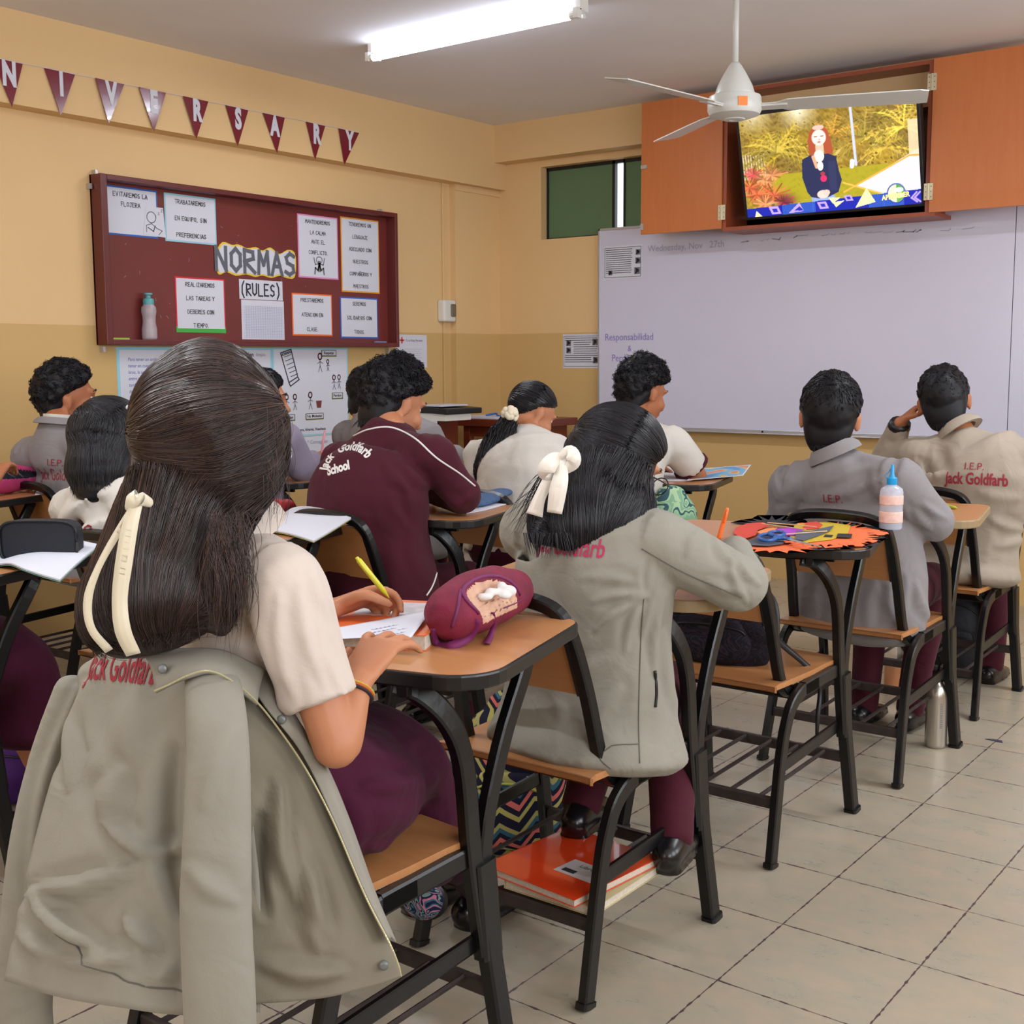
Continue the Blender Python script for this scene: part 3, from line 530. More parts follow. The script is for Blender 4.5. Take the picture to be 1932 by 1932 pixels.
# ---------------- television cabinet ----------------
cx0, cx1, cz0, cz1, cyf = -3.19, -2.065, 1.965, 2.69, 6.1
cr = thing('television_cabinet', ((cx0+cx1)/2, YF, cz0), 'orange wooden wall cabinet with both doors folded open around the television', 'cabinet')
m = MB().box((cx0, cyf, cz0), (cx0+.02, YF-.0, cz1)).box((cx1-.02, cyf, cz0), (cx1, YF, cz1)).box((cx0+.02, cyf, cz1-.02), (cx1-.02, YF, cz1)); m.box((cx0+.03, cyf, cz1-.1), (cx0+.05, YF, cz1-.08)); m.build('carcass', 'cabd', cr)
MB().box((cx0-.0, cyf-.005, cz0-.02), (cx1+.03, YF, cz0)).build('bottom_shelf', 'cabd', cr)
MB().box((cx0+.02, YF-.03, cz0), (cx1-.02, YF-.02, cz1-.02)).build('back_panel', mat('pale_board', (150, 130, 96), .7), cr)
dl = MB().box((cx0-.515, cyf-.012, cz0-.005), (cx0-.004, cyf+.008, cz1-.0)).build('door', 'cabw', cr, bevel=.001)
dr = MB().box((cx1+.004, cyf-.012, cz0-.005), (cx1+.62, cyf+.008, cz1-.0)).build('door', 'cabw', cr, bevel=.001)
for dd, hx in ((dl, cx0), (dr, cx1)):
    for z in ((2.06, 2.58) if hx == cx1 else (2.045,)):
        hh = MB().mat('hinge').box((hx-.022, cyf-.016, z-.04), (hx+.022, cyf-.012, z+.04)).lathe([(.004, -.04), (.004, .04)], (hx, cyf-.018, z), 8); hh.mat('blackp')
        for sx_ in (-.013, .013):
            for sz_ in (-.025, 0, .025): hh.box((hx+sx_-.002, cyf-.0168, z+sz_-.002), (hx+sx_+.002, cyf-.016, z+sz_+.002))
        hh.build('hinge', None, dd)
hh = MB().mat('alu').box((cx0-.513, cyf-.02, 2.325), (cx0-.475, cyf-.012, 2.345)); hh.build('latch', None, dl)
hh = MB().mat('alu').box((cx0-.513, cyf-.02, 1.985), (cx0-.495, cyf-.012, 2.02)); hh.build('latch', None, dl)
# ---------------- television with its picture ----------------
tb0, tb1 = V((-3.065, 6.12, 1.995)), V((-2.09, 6.12, 1.995)); tilt = math.radians(15)
TA = V((1, 0, 0)); TB = V((0, -math.sin(tilt), math.cos(tilt))); TN = V((0, -math.cos(tilt), -math.sin(tilt))); TW, TH = .975, .555
tv = thing('television', (-2.58, 6.2, 2.0), 'flat screen television tilted forward in the orange cabinet, showing a garden broadcast', 'television')
MB().prism([(0, 0), (TW, 0), (TW, TH), (0, TH)], .045, tb0-TN*.045, TA, TB, TN).build('casing', 'blackp', tv, bevel=.004)
def paint_tv(U, W_):
    "picture colours (display values 0..1) on arrays U (0..1 left to right), W_ (0..1 bottom to top)"
    rs = np.random.RandomState(4); C = np.zeros(U.shape+(3,)); asp = 1.75
    X = U*asp; Y = W_
    def nz(fx, fy, n=6, seed=0):
        r = np.random.RandomState(seed); o = 0
        for k in range(n):
            a, b2 = r.randn(2); o = o+np.sin(X*fx*a+Y*fy*b2+r.rand()*6.3+1.3*np.sin(X*fx*.4*b2+Y*fy*.5*a+r.rand()*6))
        return o/n
    n1 = nz(25, 25, 8, 1); n2 = nz(90, 90, 8, 2); n3 = nz(9, 9, 6, 3)
    g = np.stack([.62+.16*n3+.22*n2, .50+.13*n3+.2*n2, .20+.1*n2+.05*n1], -1); C[:] = g
    def blend(mask, col): m_ = np.clip(mask, 0, 1)[..., None]; C[:] = C*(1-m_)+np.array(col)*m_
    def seg(x0, y0, x1, y1, w_):
        dx, dy = x1-x0, y1-y0; t = np.clip(((X-x0)*dx+(Y-y0)*dy)/(dx*dx+dy*dy), 0, 1); d_ = np.hypot(X-x0-t*dx, Y-y0-t*dy); return np.clip((w_-d_)/.004+.5, 0, 1)*1.0
    blend(np.clip((Y-.78)*5, 0, 1)*np.clip(1-abs(X-.62)/.22, 0, 1), (1, .97, .85)); blend(np.clip((Y-.80)*4, 0, 1)*np.clip(1-abs(X-.15)/.25, 0, 1), (1, .96, .8))
    # pale fence far left
    for k in range(9): blend(seg(.01+.028*k, .38, .01+.028*k, .62, .005)*.8, (.96, .93, .92))
    # palms
    for (px, py, sc, n, col) in ((.42, .60, .42, 16, (.66, .56, .16)), (.36, .62, .36, 12, (.80, .70, .30)), (1.25, .66, .40, 16, (.60, .52, .22)), (1.62, .72, .36, 16, (.84, .70, .28)), (1.45, .55, .28, 12, (.72, .60, .24)), (.95, .72, .28, 10, (.70, .52, .2))):
        for k in range(n):
            a = PI*(k+.5)/n*1.3-.45; L_ = sc*rs.uniform(.7, 1.1); pts = []
            for j in range(6):
                t = j/5; pts.append((px+math.cos(a)*L_*t, py+math.sin(a)*L_*t-.35*L_*t*t))
            cc = np.array(col)*rs.uniform(.65, 1.35)
            for p, q in zip(pts[:-1], pts[1:]): blend(seg(*p, *q, .009)*.75, np.clip(cc, 0, 1))
            for j in range(1, 6):
                for sd in (-1, 1):
                    p = pts[j]; an = a+sd*.9-.5*j/5; blend(seg(p[0], p[1], p[0]+math.cos(an)*.07*sc/.4, p[1]+math.sin(an)*.07*sc/.4-.02, .004)*.6, np.clip(cc*1.1, 0, 1))
    blend(np.clip((n2-.35)*3, 0, .7)*(Y > .3), (.30, .22, .08)); blend(np.clip((n1-.5)*3, 0, .5)*(Y > .35), (1, .92, .62))
    # lawn and driveway
    blend(((Y < .40)&(X > .3)).astype(float), (.72, .66, .16)); blend(np.clip(n2*.5, 0, .3)*((Y < .40)&(X > .3)), (.55, .55, .1))
    drive = (X > 1.02)&(Y < .16+.30*(X-1.02)/.62)&(Y > .26-.18*(X-1.02)/.5); blend(drive.astype(float), (.92, .90, .95)); blend(seg(1.02, .17, 1.66, .455, .008), (.98, .72, .30)); blend(seg(1.02, .26, 1.45, .10, .008), (.98, .76, .35)); blend(seg(1.66, .455, 1.75, .45, .008), (.98, .66, .25))
    blend(((X > 1.66)&(Y > .46)&(Y < .78)).astype(float)*.85, (.98, .88, .72))
    # lamp post
    blend(seg(1.155, .42, 1.135, 1.0, .013), (.84, .86, .95)); blend(seg(1.115, .41, 1.12, .455, .022), (.98, .97, 1))
    # bromeliads
    for (px, py, sc) in ((.10, .42, .13), (.22, .36, .16), (.30, .40, .16), (.12, .22, .19), (.30, .20, .18), (.40, .12, .14), (.05, .30, .14), (.20, .12, .14)):
        cc0 = np.array([(.96, .45, .28), (.98, .62, .40), (.90, .35, .35), (.97, .52, .20)][rs.randint(4)])
        for k in range(22):
            a = 2*PI*k/22+rs.rand()*.2; L_ = sc*rs.uniform(.6, 1.05)*(.65 if math.sin(a) < 0 else 1); cc = np.clip(cc0*rs.uniform(.6, 1.25), 0, 1); blend(seg(px, py, px+math.cos(a)*L_, py+math.sin(a)*L_*.75, .007)*.85, cc)
    blend(np.exp(-(((X-.42)/.10)**2+((Y-.14)/.06)**2))*.7, (.30, .12, .2))
    # presenter
    Xo, Yo = X, Y; X = .81+(Xo-.81)/1.2; Y = .12+(Yo-.12)/.95
    def ellp(x, y, a, b2, rot=0): 
        dx, dy = X-x, Y-y; c_, s_ = math.cos(rot), math.sin(rot); d_ = ((dx*c_+dy*s_)/a)**2+((-dx*s_+dy*c_)/b2)**2; return np.clip((1-d_)*6, 0, 1)
    hair = (.72, .34, .22); px = .81
    blend(ellp(px, .76, .088, .105), hair); blend(seg(px-.055, .72, px-.045, .50, .04), hair); blend(seg(px+.06, .72, px+.075, .60, .035), hair); blend(seg(px-.05, .55, px+.0, .42, .016), (.9, .6, .42))
    blend(seg(px, .66, px, .60, .034), (1, .78, .66)); blend(ellp(px, .745, .062, .082), (1, .93, .88)); blend(ellp(px-.026, .757, .015, .006), (.6, .28, .25)); blend(ellp(px+.026, .757, .015, .006), (.6, .28, .25)); blend(ellp(px, .70, .02, .006), (.85, .4, .42)); blend(ellp(px+.004, .725, .010, .006), (.95, .7, .62))
    blend(ellp(px, .845, .05, .025), (.95, .78, .72))
    blend(ellp(px, .13, .105, .06), (.62, .70, .88)); nv = (.17, .19, .34)
    poly = [(px-.09, .575), (px-.155, .54), (px-.165, .36), (px-.13, .20), (px-.10, .15), (px-.03, .13), (px+.05, .14), (px+.13, .18), (px+.165, .30), (px+.145, .40), (px+.13, .54), (px+.07, .575)]
    ins = np.zeros(X.shape, bool)
    for (xa, ya), (xb, yb) in zip(poly, poly[1:]+poly[:1]):
        c_ = ((ya > Y) != (yb > Y))&(X < (xb-xa)*(Y-ya)/((yb-ya)+1e-9)+xa); ins ^= c_
    blend(ins.astype(float), nv); blend(ellp(px-.01, .56, .045, .065), (1, .93, .90)); blend(seg(px-.06, .56, px-.035, .45, .014), (.92, .7, .55)); blend(ellp(px-.005, .46, .026, .05), (1, .98, .96)); blend(ellp(px+.015, .33, .028, .036), (.95, .20, .42)); blend(ellp(px+.01, .38, .02, .02), (.7, .25, .3)); blend(ellp(px-.0, .17, .052, .045), (1, .86, .80)); blend(ellp(px+.03, .185, .03, .03, .5), (1, .82, .75))
    blend(((X > px+.06)&(X < px+.12)&(Y > .2)&(Y < .5)&ins).astype(float)*.25, (.3, .33, .5))
    X, Y = Xo, Yo
    # banner
    bt_ = .085+.05*X/asp*1.0; bn = Y < bt_; blend(bn.astype(float), (.10, .16, .68)); dots = ((X*110 % 1 < .5)&(Y*110 % 1 < .5)); 
    for c0 in (.55, 1.42): blend((bn&dots&(abs(X-c0) < .17)).astype(float), (.35, .62, .98))
    def tri(a, b2, c_, col):
        m_ = np.ones(X.shape, bool); P = (a, b2, c_); ar = (b2[0]-a[0])*(c_[1]-a[1])-(b2[1]-a[1])*(c_[0]-a[0])
        for i in range(3):
            p, q = P[i], P[(i+1) % 3]; m_ &= (((q[0]-p[0])*(Y-p[1])-(q[1]-p[1])*(X-p[0]))*np.sign(ar) >= 0)
        blend(m_.astype(float), col)
    cream = (1, .95, .72); lil = (.80, .66, .95)
    tri((1.12, .01), (1.32, .05), (1.24, .19), cream); tri((.08, .0), (.16, .0), (.10, .06), cream); tri((.44, .01), (.60, .02), (.56, .11), lil); tri((.50, .03), (.6, .025), (.56, .07), (.15, .2, .7)); tri((.86, .13), (.98, .12), (.90, .07), cream); tri((.90, .08), (1.02, .09), (.93, .03), cream)
    for a, b2, sz_ in ((.30, .05, .05), (.80, .06, .045), (1.06, .11, .035)):
        blend(((abs(X-a+(Y-b2)*.4) < sz_)&(abs(Y-b2) < sz_*.8)).astype(float), lil); blend(((abs(X-a+(Y-b2)*.4) < sz_*.5)&(abs(Y-b2) < sz_*.38)).astype(float), (.15, .2, .72))
    for k in (1.66, 1.69): blend(seg(k, .06, k+.05, .11, .008)+seg(k, .06, k+.05, .02, .008), lil)
    # round badge
    bx, by = 1.52, .115; blend(ellp(bx, by, .092, .098), (.16, .24, .66)); blend(ellp(bx, by, .082, .088), (.94, .95, .80)); blend(ellp(bx, by, .082, .088)*((X > bx)&(Y > by)), (.35, .66, .32)); blend(ellp(bx, by, .082, .088)*((X > bx)&(Y < by-.045)), (.45, .70, .35)); blend(ellp(bx+.03, by+.03, .04, .025), (.98, 1, .96))
    return np.clip(C, 0, 1)
def painted_grid(nx, ny, O, A, B, W_, H_, fn, mt, name, parent, h=None):
    us = (np.arange(nx+1))/nx; ws = (np.arange(ny+1))/ny; U, W2 = np.meshgrid(us, ws)
    C = fn(U, W2); C = np.where(C <= .04045, C/12.92, ((C+.055)/1.055)**2.4)
    P = np.array(O)[None, None]+U[..., None]*np.array(A)*W_+W2[..., None]*np.array(B)*H_
    me = bpy.data.meshes.new(name); idx = np.arange((nx+1)*(ny+1)).reshape(ny+1, nx+1)
    F = np.stack([idx[:-1, :-1], idx[:-1, 1:], idx[1:, 1:], idx[1:, :-1]], -1).reshape(-1, 4)
    me.from_pydata(P.reshape(-1, 3).tolist(), [], F.tolist()); me.materials.append(mt)
    a = me.color_attributes.new('paint', 'FLOAT_COLOR', 'POINT'); a.data.foreach_set('color', np.concatenate([C.reshape(-1, 3), np.ones((C.shape[0]*C.shape[1], 1))], 1).ravel())
    o = bpy.data.objects.new(name, me); COL.objects.link(o)
    if parent: o.parent = parent; o.location = -wloc(parent)
    return o
painted_grid(380, 216, tb0+TN*.0008+TA*.018+TB*.016, TA, TB, TW-.034, TH-.034, paint_tv, vcol_mat('screen_picture', .2, emit=1.25), 'screen', tv)
t = MB().mat(mat('badge_text', (250, 220, 120), emit=1.1)); put_text(t, 'APRENDER', .034, tb0+TN*.002+TA*.832+TB*.062, TA*.99+TB*.07, TB, TN, .001, sx=.85, bold=.0012); t.build('badge_lettering', None, tv)

# ---------------- bunting ----------------
BX = -4.896
rt = thing('bunting', (BX, 3.9, 2.5), 'string of maroon triangular pennants spelling NIVERSARY along the beam', 'bunting')
pens = [(2.90, 3.0, 2.945, 'N'), (3.10, 3.25, 3.17, 'I'), (3.35, 3.5, 3.41, 'V'), (3.58, 3.73, 3.655, 'E'), (3.83, 3.98, 3.9, 'R'), (4.09, 4.235, 4.16, 'S'), (4.33, 4.48, 4.42, 'A'), (4.63, 4.77, 4.69, 'R'), (4.87, 5.03, 4.91, 'Y')]
pens[0] = (2.86, 3.0, 2.94, 'N'); sp_ = [(BX+.004, 2.6, 2.535)]
for k, (a, b2, c, ch) in enumerate(pens):
    z = 2.515; sp_ += [(BX+.004, a, z), (BX+.004, b2, z-.002)]
    gl = mat('pennant_card', (118, 26, 42), .18, spec=.6, coat=.3)
    pn = MB().mat(gl).prism([(a, z), (c, z-.19), (b2, z-.002)], .0015, (BX+.002+(.004 if k in (2, 3, 4) else 0), 0, 0), (0, 1, 0), (0, 0, 1), (1, 0, 0)).build('pennant', None, rt)
    t = MB().mat('paper'); put_text(t, ch, .135, (BX+.004+(.004 if k in (2, 3, 4) else 0), (a+b2)/2+.004, z-.06), (0, 1, 0), (0, 0, 1), (1, 0, 0), .001, sx=.62, bold=.0075); t.build('letter', None, pn)
MB().mat('paper').tube(sp_, .0014, 5).build('string', None, rt)

# ---------------- student desk units (seat, backrest and writing top in one steel frame) ----------------
def unit_parts(edge='edgeblk', rot=15, topc=(.0, .0)):
    r = thing('school_desk', (0, 0, 0), 'x', 'desk')
    fr, rs_ = .0175, .011
    for sgn in (1, -1):
        x = .205*sgn
        m = MB().mat('steelf').rect(crv([(x+.01*sgn, -.24, .0), (x, -.175, .25), (x, -.145, .34), (x, -.11, .385), (x, -.05, .408), (x, .03, .412)], 5), .0105, .0185, (1, 0, 0)); m.rect([(x+.01*sgn, -.241, 0), (x+.01*sgn, -.238, .012)], .0135, .022)
        m.build('leg', None, r)
        if sgn == 1:
            m = MB().mat('steelf').rect([(x+.025, .245, 0), (x+.012, .215, .22), (x+.008, .205, .30)], .015, .0195); m.rect([(x+.026, .246, 0), (x+.026, .244, .012)], .018, .023); m.build('leg', None, r)
            m = MB().mat('steelf').rect(crv([(x+.010, .200, .235), (x+.006, .172, .42), (x+.002, .158, .58), (x-.008, .130, .66), (x-.03, .085, .715), (x-.06, .06, .728)], 5), .0115, .0185, (1, 0, 0)); m.rect(crv([(x+.008, .215, .235), (x+.004, .205, .42), (x+.0, .26, .58), (x-.006, .335, .70), (x-.02, .36, .728)], 4), .0110, .0165, (1, 0, 0)); m.rect([(x+.010, .212, .225), (x+.008, .196, .40)], .015, .026); m.build('pedestal', None, r)
        else:
            m = MB().mat('steelf').rect([(x-.012, .245, 0), (x, .20, .25), (x, .17, .41)], .0105, .0185); m.rect([(x-.012, .246, 0), (x-.012, .244, .012)], .0135, .022); m.build('leg', None, r)
    m = MB().mat('steelf')
    for sgn in (1, -1): m.rect([(.205*sgn, -.05, .410), (.205*sgn, .2, .416)], .0105, .0185, (1, 0, 0)); m.rect([(.205*sgn, -.185, .235), (.205*sgn, .21, .255)], .005, .016, (1, 0, 0))
    m.rect([(-.205, .17, .405), (.205, .17, .405)], .01, .0175, (0, 1, 0)); m.rect([(-.205, -.06, .40), (.205, -.06, .40)], .01, .0175, (0, 1, 0)); m.build('seat_frame', None, r)
    # backrest hoop with its plywood
    hp = [(.180, -.01, .400), (.180, -.06, .398), (.176, -.105, .42), (.172, -.13, .47), (.166, -.165, .60), (.160, -.205, .71), (.146, -.225, .762), (.10, -.233, .785), (0, -.236, .792)]
    hp = hp+[(-x, y, z) for x, y, z in hp[-2::-1]]
    MB().mat('steelf').rect(crv(hp, 4), .0125, .013, (0, 1, .3)).build('back_frame', None, r)
    bp = MB().mat('seatw'); pz = [(-.146, .60), (.146, .60), (.15, .63), (.146, .735), (.12, .762), (-.12, .762), (-.146, .735), (-.15, .63)]
    bp.prism([(x, (z-.60)) for x, z in pz], .010, (0, -.158, .60), (1, 0, 0), (0, -.40, 1)); bp.build('backrest', None, r)
    for sgn in (1, -1):
        MB().mat('edgeblk').prism([(sgn*.148, 0), (sgn*.158, 0), (sgn*.158, .13), (sgn*.148, .13)][::sgn], .014, (0, -.16, .60), (1, 0, 0), (0, -.40, 1)).build('backrest_edge', None, r)
    sm = MB().mat('seatw'); pl = crv([(-.19, -.17), (-.17, -.19), (.17, -.19), (.19, -.17), (.20, .12), (.17, .20), (-.17, .20), (-.20, .12)], 3, True); sm.prism(pl, .014, (0, 0, .43)); sm.build('seat', None, r)
    m = MB().mat('rust').rect([(-.21, .215, .16), (.21, .215, .16)], .008, .014, (0, 1, 0)).rect([(-.21, -.2, .15), (.21, -.2, .15)], .008, .014, (0, 1, 0))
    for k in range(5): x = -.16+.08*k; m.tube([(x, -.2, .158), (x, .215, .168)], .0055, 6)
    m.build('basket', None, r)
    # writing top, turned about its pedestal
    a = math.radians(rot); ca, sa = math.cos(a), math.sin(a); Wt, Ht, rc = .60, .475, .07
    def rr(x0, y0, x1, y1, rad):
        P = []
        for (cx_, cy_), st, q in zip(((x1-rad[1], y0+rad[1]), (x1-rad[2], y1-rad[2]), (x0+rad[3], y1-rad[3]), (x0+rad[0], y0+rad[0])), (-90, 0, 90, 180), (rad[1], rad[2], rad[3], rad[0])):
            for k in range(7): t = math.radians(st+15*k); P.append((cx_+q*math.cos(t), cy_+q*math.sin(t)))
        return P
    tt = lambda P: [(.32+(x*ca-y*sa), .075+(x*sa+y*ca)) for x, y in P]
    MB().mat(edge).prism(tt(rr(-Wt, 0, 0, Ht, (.06, .09, .045, .06))), .026, (0, 0, .733)).build('table_edge', None, r, bevel=.004)
    MB().mat('desk').prism(tt(rr(-Wt+.005, .005, -.005, Ht-.005, (.055, .085, .04, .055))), .0015, (0, 0, .7585)).build('table_top', None, r)
    MB().mat('steelf').rect([(-.22, .09, .724), (.2, .15, .724)], .008, .012, (0, 1, 0)).rect([(.17, .05, .724), (.06, .46, .724)], .008, .012, (1, 0, 0)).build('table_support', None, r)
    return r
def dup(root, loc, rotz=0):
    r = root.copy(); COL.objects.link(r); r.location = loc; r.rotation_euler = (0, 0, rotz)
    for ch in list(root.children): c = ch.copy(); COL.objects.link(c); c.parent = r
    return r
proto = unit_parts(); proto2 = unit_parts('edgebei', 11)
desks = [  # x, y, turn, prototype, label
 (-1.465, 1.355, 0, 0, 'nearest school desk, its chair back draped with a grey jacket, maroon pencil case on top'),
 (-1.455, 2.095, 0, 1, 'school desk of the girl in grey jacket and white bow'),
 (-1.455, 2.915, 0, 0, 'empty school desk with paper cut-outs on its top and a backpack on its seat'),
 (-1.405, 3.66, 0, 1, 'school desk in front of the paper cut-outs, used by the boy in grey jacket'),
 (-1.43, 4.48, 0, 0, 'school desk farthest right, of the boy scratching his head'),
 (-2.92, 1.28, 0, 0, 'school desk at the left edge with a blank open notebook'),
 (-2.81, 2.12, 0, 0, 'school desk of the girl with black bob hair, blank notebook on top'),
 (-2.65, 2.78, 0, 0, 'school desk of the boy in the maroon tracksuit'),
 (-2.66, 3.50, 0, 0, 'school desk of the ponytail girl in white shirt'),
 (-2.57, 4.15, 0, 0, 'school desk of the boy in white T-shirt near the whiteboard'),
 (-4.37, 2.15, 0, 0, 'school desk at the far left with the pink pencil case'),
 (-4.22, 2.75, 0, 0, 'school desk of the boy in grey jacket by the left wall'),
 (-3.95, 3.28, 0, 0, 'school desk of the student in mauve jacket below the posters'),
 (-3.62, 3.95, 0, 0, 'school desk hidden behind the boy in the maroon tracksuit')]
for i, (x, y, rz, k, lab) in enumerate(desks):
    o = (proto, proto2)[k] if (i == 0 or i == 1) else dup((proto, proto2)[k], (0, 0, 0))
    o.location = (x, y, 0); o.rotation_euler = (0, 0, rz); o['label'] = lab; o['group'] = 'one piece school desks in rows'
# ---------------- figures ----------------
def mesh_eval(o):
    dg = bpy.context.evaluated_depsgraph_get(); dg.update(); return bpy.data.meshes.new_from_object(o.evaluated_get(dg))
def sine_noise(P, k, seed, n=7):
    r = np.random.RandomState(seed); s = np.zeros(len(P)); w_ = P+.0
    for i in range(n):
        d = r.randn(3); d /= np.linalg.norm(d); s += np.sin(P@d*k*r.uniform(.6, 1.6)+r.rand()*6.28+1.5*np.sin(P@r.randn(3)*k*.45+r.rand()*6))
    return s/n
def pxy(P):
    d = P-np.array(tuple(CAM)); z = d@np.array(tuple(FW)); return CX+FPX*(d@np.array(tuple(RT)))/z, CY-FPX*(d@np.array(tuple(UP)))/z
def crease(P, Nn, folds):
    "soft creases: each runs between two sight lines x0, y0 - x1, y1, of width w and height am in metres"
    X, Y = pxy(P); f = np.clip(-(Nn@np.array(tuple(FW)))*2.5, 0, 1); d = np.zeros(len(P))
    for (x0, y0, x1, y1, w_, am) in folds:
        ex, ey = x1-x0, y1-y0; t = np.clip(((X-x0)*ex+(Y-y0)*ey)/(ex*ex+ey*ey+1e-9), 0, 1); bow = np.sin(t*PI)*.06; qx, qy = X-x0-t*ex+ey*bow, Y-y0-t*ey-ex*bow; s_ = np.hypot(qx, qy)/(w_*(.6+.4*np.sin(t*PI))); d += am*(np.exp(-s_**2)-.45*np.exp(-(s_-2)**2))*(.35+.65*np.sin(PI*np.clip(t*.9+.05, 0, 1)))
    return d*f
def remesh(mb, name, mt, parent, vox=.008, sm=6, folds=(), amp=0, k=18, aniso=None, seed=1, maxz=None, ridge=0):
    o = mb.build('tmp', 'paper'); r = o.modifiers.new('r', 'REMESH'); r.mode = 'VOXEL'; r.voxel_size = vox; r.use_smooth_shade = True
    s = o.modifiers.new('s', 'SMOOTH'); s.iterations = sm; s.factor = .5
    me = mesh_eval(o); bpy.data.objects.remove(o)
    n = len(me.vertices); P = np.empty(n*3); me.vertices.foreach_get('co', P); P = P.reshape(-1, 3); Nn = np.empty(n*3); me.vertices.foreach_get('normal', Nn); Nn = Nn.reshape(-1, 3)
    d = np.zeros(n)
    if amp:
        Q = P*np.array(aniso if aniso else (1, 1, 1)); f = sine_noise(Q, k, seed, 8); f2 = sine_noise(Q, k*2.3, seed+5, 8)
        d += amp*(1.6*(1-np.abs(f)*2.2)*.6+.5*f2)
    if folds: d += crease(P, Nn, folds)
    P = P+Nn*d[:, None]; me.vertices.foreach_set('co', P.ravel()); me.name = name
    me.materials.clear(); me.materials.append(M[mt] if isinstance(mt, str) else mt); me.update()
    ob = bpy.data.objects.new(name, me); COL.objects.link(ob)
    if parent: ob.parent = parent; ob.location = -wloc(parent)
    return ob
def frame(f, up=(0, 0, 1)):
    "head frame: columns right, forward, up"
    f = V(f).normalized(); u = V(up); r_ = f.cross(u).normalized(); u = r_.cross(f)
    return Matrix((r_, f, u)).transposed()
def add_head(mb, c, R, s=1):
    T = lambda p: V(c)+R@(V(p)*s)
    mb.ell(T((0, -.012, .032)), (.074*s, .094*s, .086*s), R, 20, 14); mb.ell(T((0, .03, -.02)), (.060*s, .066*s, .085*s), R, 18, 12); mb.ell(T((0, .052, -.075)), (.034*s, .036*s, .036*s), R)
    mb.loft([T((0, .088, .018)), T((0, .101, -.012)), T((0, .110, -.026))], [.007*s, .010*s, .014*s], R@V((1, 0, 0)), 8, 2)
    mb.ell(T((0, .092, -.055)), (.022*s, .012*s, .010*s), R); mb.ell(T((0, .082, .035)), (.055*s, .014*s, .010*s), R)
    for g in (1, -1):
        Re = R@Matrix.Rotation(g*-.35, 3, 'Z')
        mb.ell(T((g*.079, -.012, -.005)), (.009*s, .018*s, .030*s), Re, 10, 8); mb.ell(T((g*.082, -.02, .008)), (.007*s, .016*s, .018*s), Re, 10, 8); mb.ell(T((g*.042, .062, -.025)), (.022*s, .022*s, .024*s), R)
def add_hand(mb, w_, d, n, side, curl=(.5, .5, .5, .5), thumb=.5, s=1, spread=.12):
    "w_: wrist, d: towards the fingers, n: back of the hand, side: +1 if the thumb is on d x n side"
    d = V(d).normalized(); n = V(n); n = (n-d*n.dot(d)).normalized(); t = d.cross(n)*side; w_ = V(w_)
    mb.loft([w_-d*.02*s, w_+d*.02*s, w_+d*.055*s, w_+d*.085*s], [(.024*s, .017*s), (.031*s, .016*s), (.038*s, .014*s), (.037*s, .011*s)], t, 12, 3)
    L = (.078, .088, .082, .064)
    for i in range(4):
        off = (.028-.0185*i)*s; p = w_+d*(.082-.004*abs(i-1.2))*s+t*off; a = 0; dd = (d+t*spread*(1.2-i)*.8).normalized(); pts = [p-dd*.015*s, p]; seg = (.44, .30, .26)
        for j in range(3):
            a += curl[i]*(.75, 1.0, .7)[j]; v = dd*math.cos(a)-n*math.sin(a); p = p+v*(L[i]*seg[j]*s); pts.append(p)
        mb.loft(pts, [.0092*s, .0090*s, .0085*s, .0078*s, .0062*s], t, 8, 3)
    p = w_+d*.022*s+t*.026*s-n*.004*s; v1 = (d*.62+t*.75-n*.25).normalized(); v2 = (d*(.95-.2*thumb)+t*(.35-.5*thumb)-n*(.2+.5*thumb)).normalized()
    mb.loft([p-v1*.012*s, p+v1*.034*s, p+v1*.034*s+v2*.030*s, p+v1*.034*s+v2*.030*s+(v2-t*.3*thumb).normalized()*.024*s], [.013*s, .0115*s, .010*s, .0075*s], n, 8, 3)
MBT = {}
def strand(mb, pts, w_, tone):
    "a thin three sided hair"
    mb.ct = tone; m = len(pts); vs = []; fs = []
    for i, p in enumerate(pts):
        t = (pts[min(i+1, m-1)]-pts[max(i-1, 0)]); t = t.normalized() if t.length > 1e-9 else V((0, 0, 1)); e = t.orthogonal().normalized(); g = t.cross(e); ww = w_*(1-.75*(i/(m-1))**3)
        for k in range(3): vs.append(p+e*(ww*math.cos(2.094*k))+g*(ww*math.sin(2.094*k)))
    for i in range(m-1):
        for k in range(3): fs.append((i*3+k, i*3+(k+1) % 3, (i+1)*3+(k+1) % 3, (i+1)*3+k))
    mb.add(vs, fs)
def hair_mat(name, c1, c2, rough=.38):
    if name in MATS: return MATS[name]
    m = mat(name, c1, rough, spec=.45); N, L, b = nodes(m); a = N.new('ShaderNodeAttribute'); a.attribute_name = 'tone'
    x = N.new('ShaderNodeMix'); x.data_type = 'RGBA'; x.inputs[6].default_value = (*lin(c1), 1); x.inputs[7].default_value = (*lin(c2), 1); L.new(a.outputs['Fac'], x.inputs[0]); L.new(x.outputs[2], b.inputs['Base Color']); return m
hair_mat('black_hair', (14, 13, 17), (38, 34, 42)); hair_mat('brown_hair', (24, 15, 15), (88, 62, 54), .34); hair_mat('short_black_hair', (13, 12, 16), (34, 30, 38), .5); MATS['short_black_hair'].node_tree.nodes['Principled BSDF'].inputs['Specular IOR Level'].default_value = .28
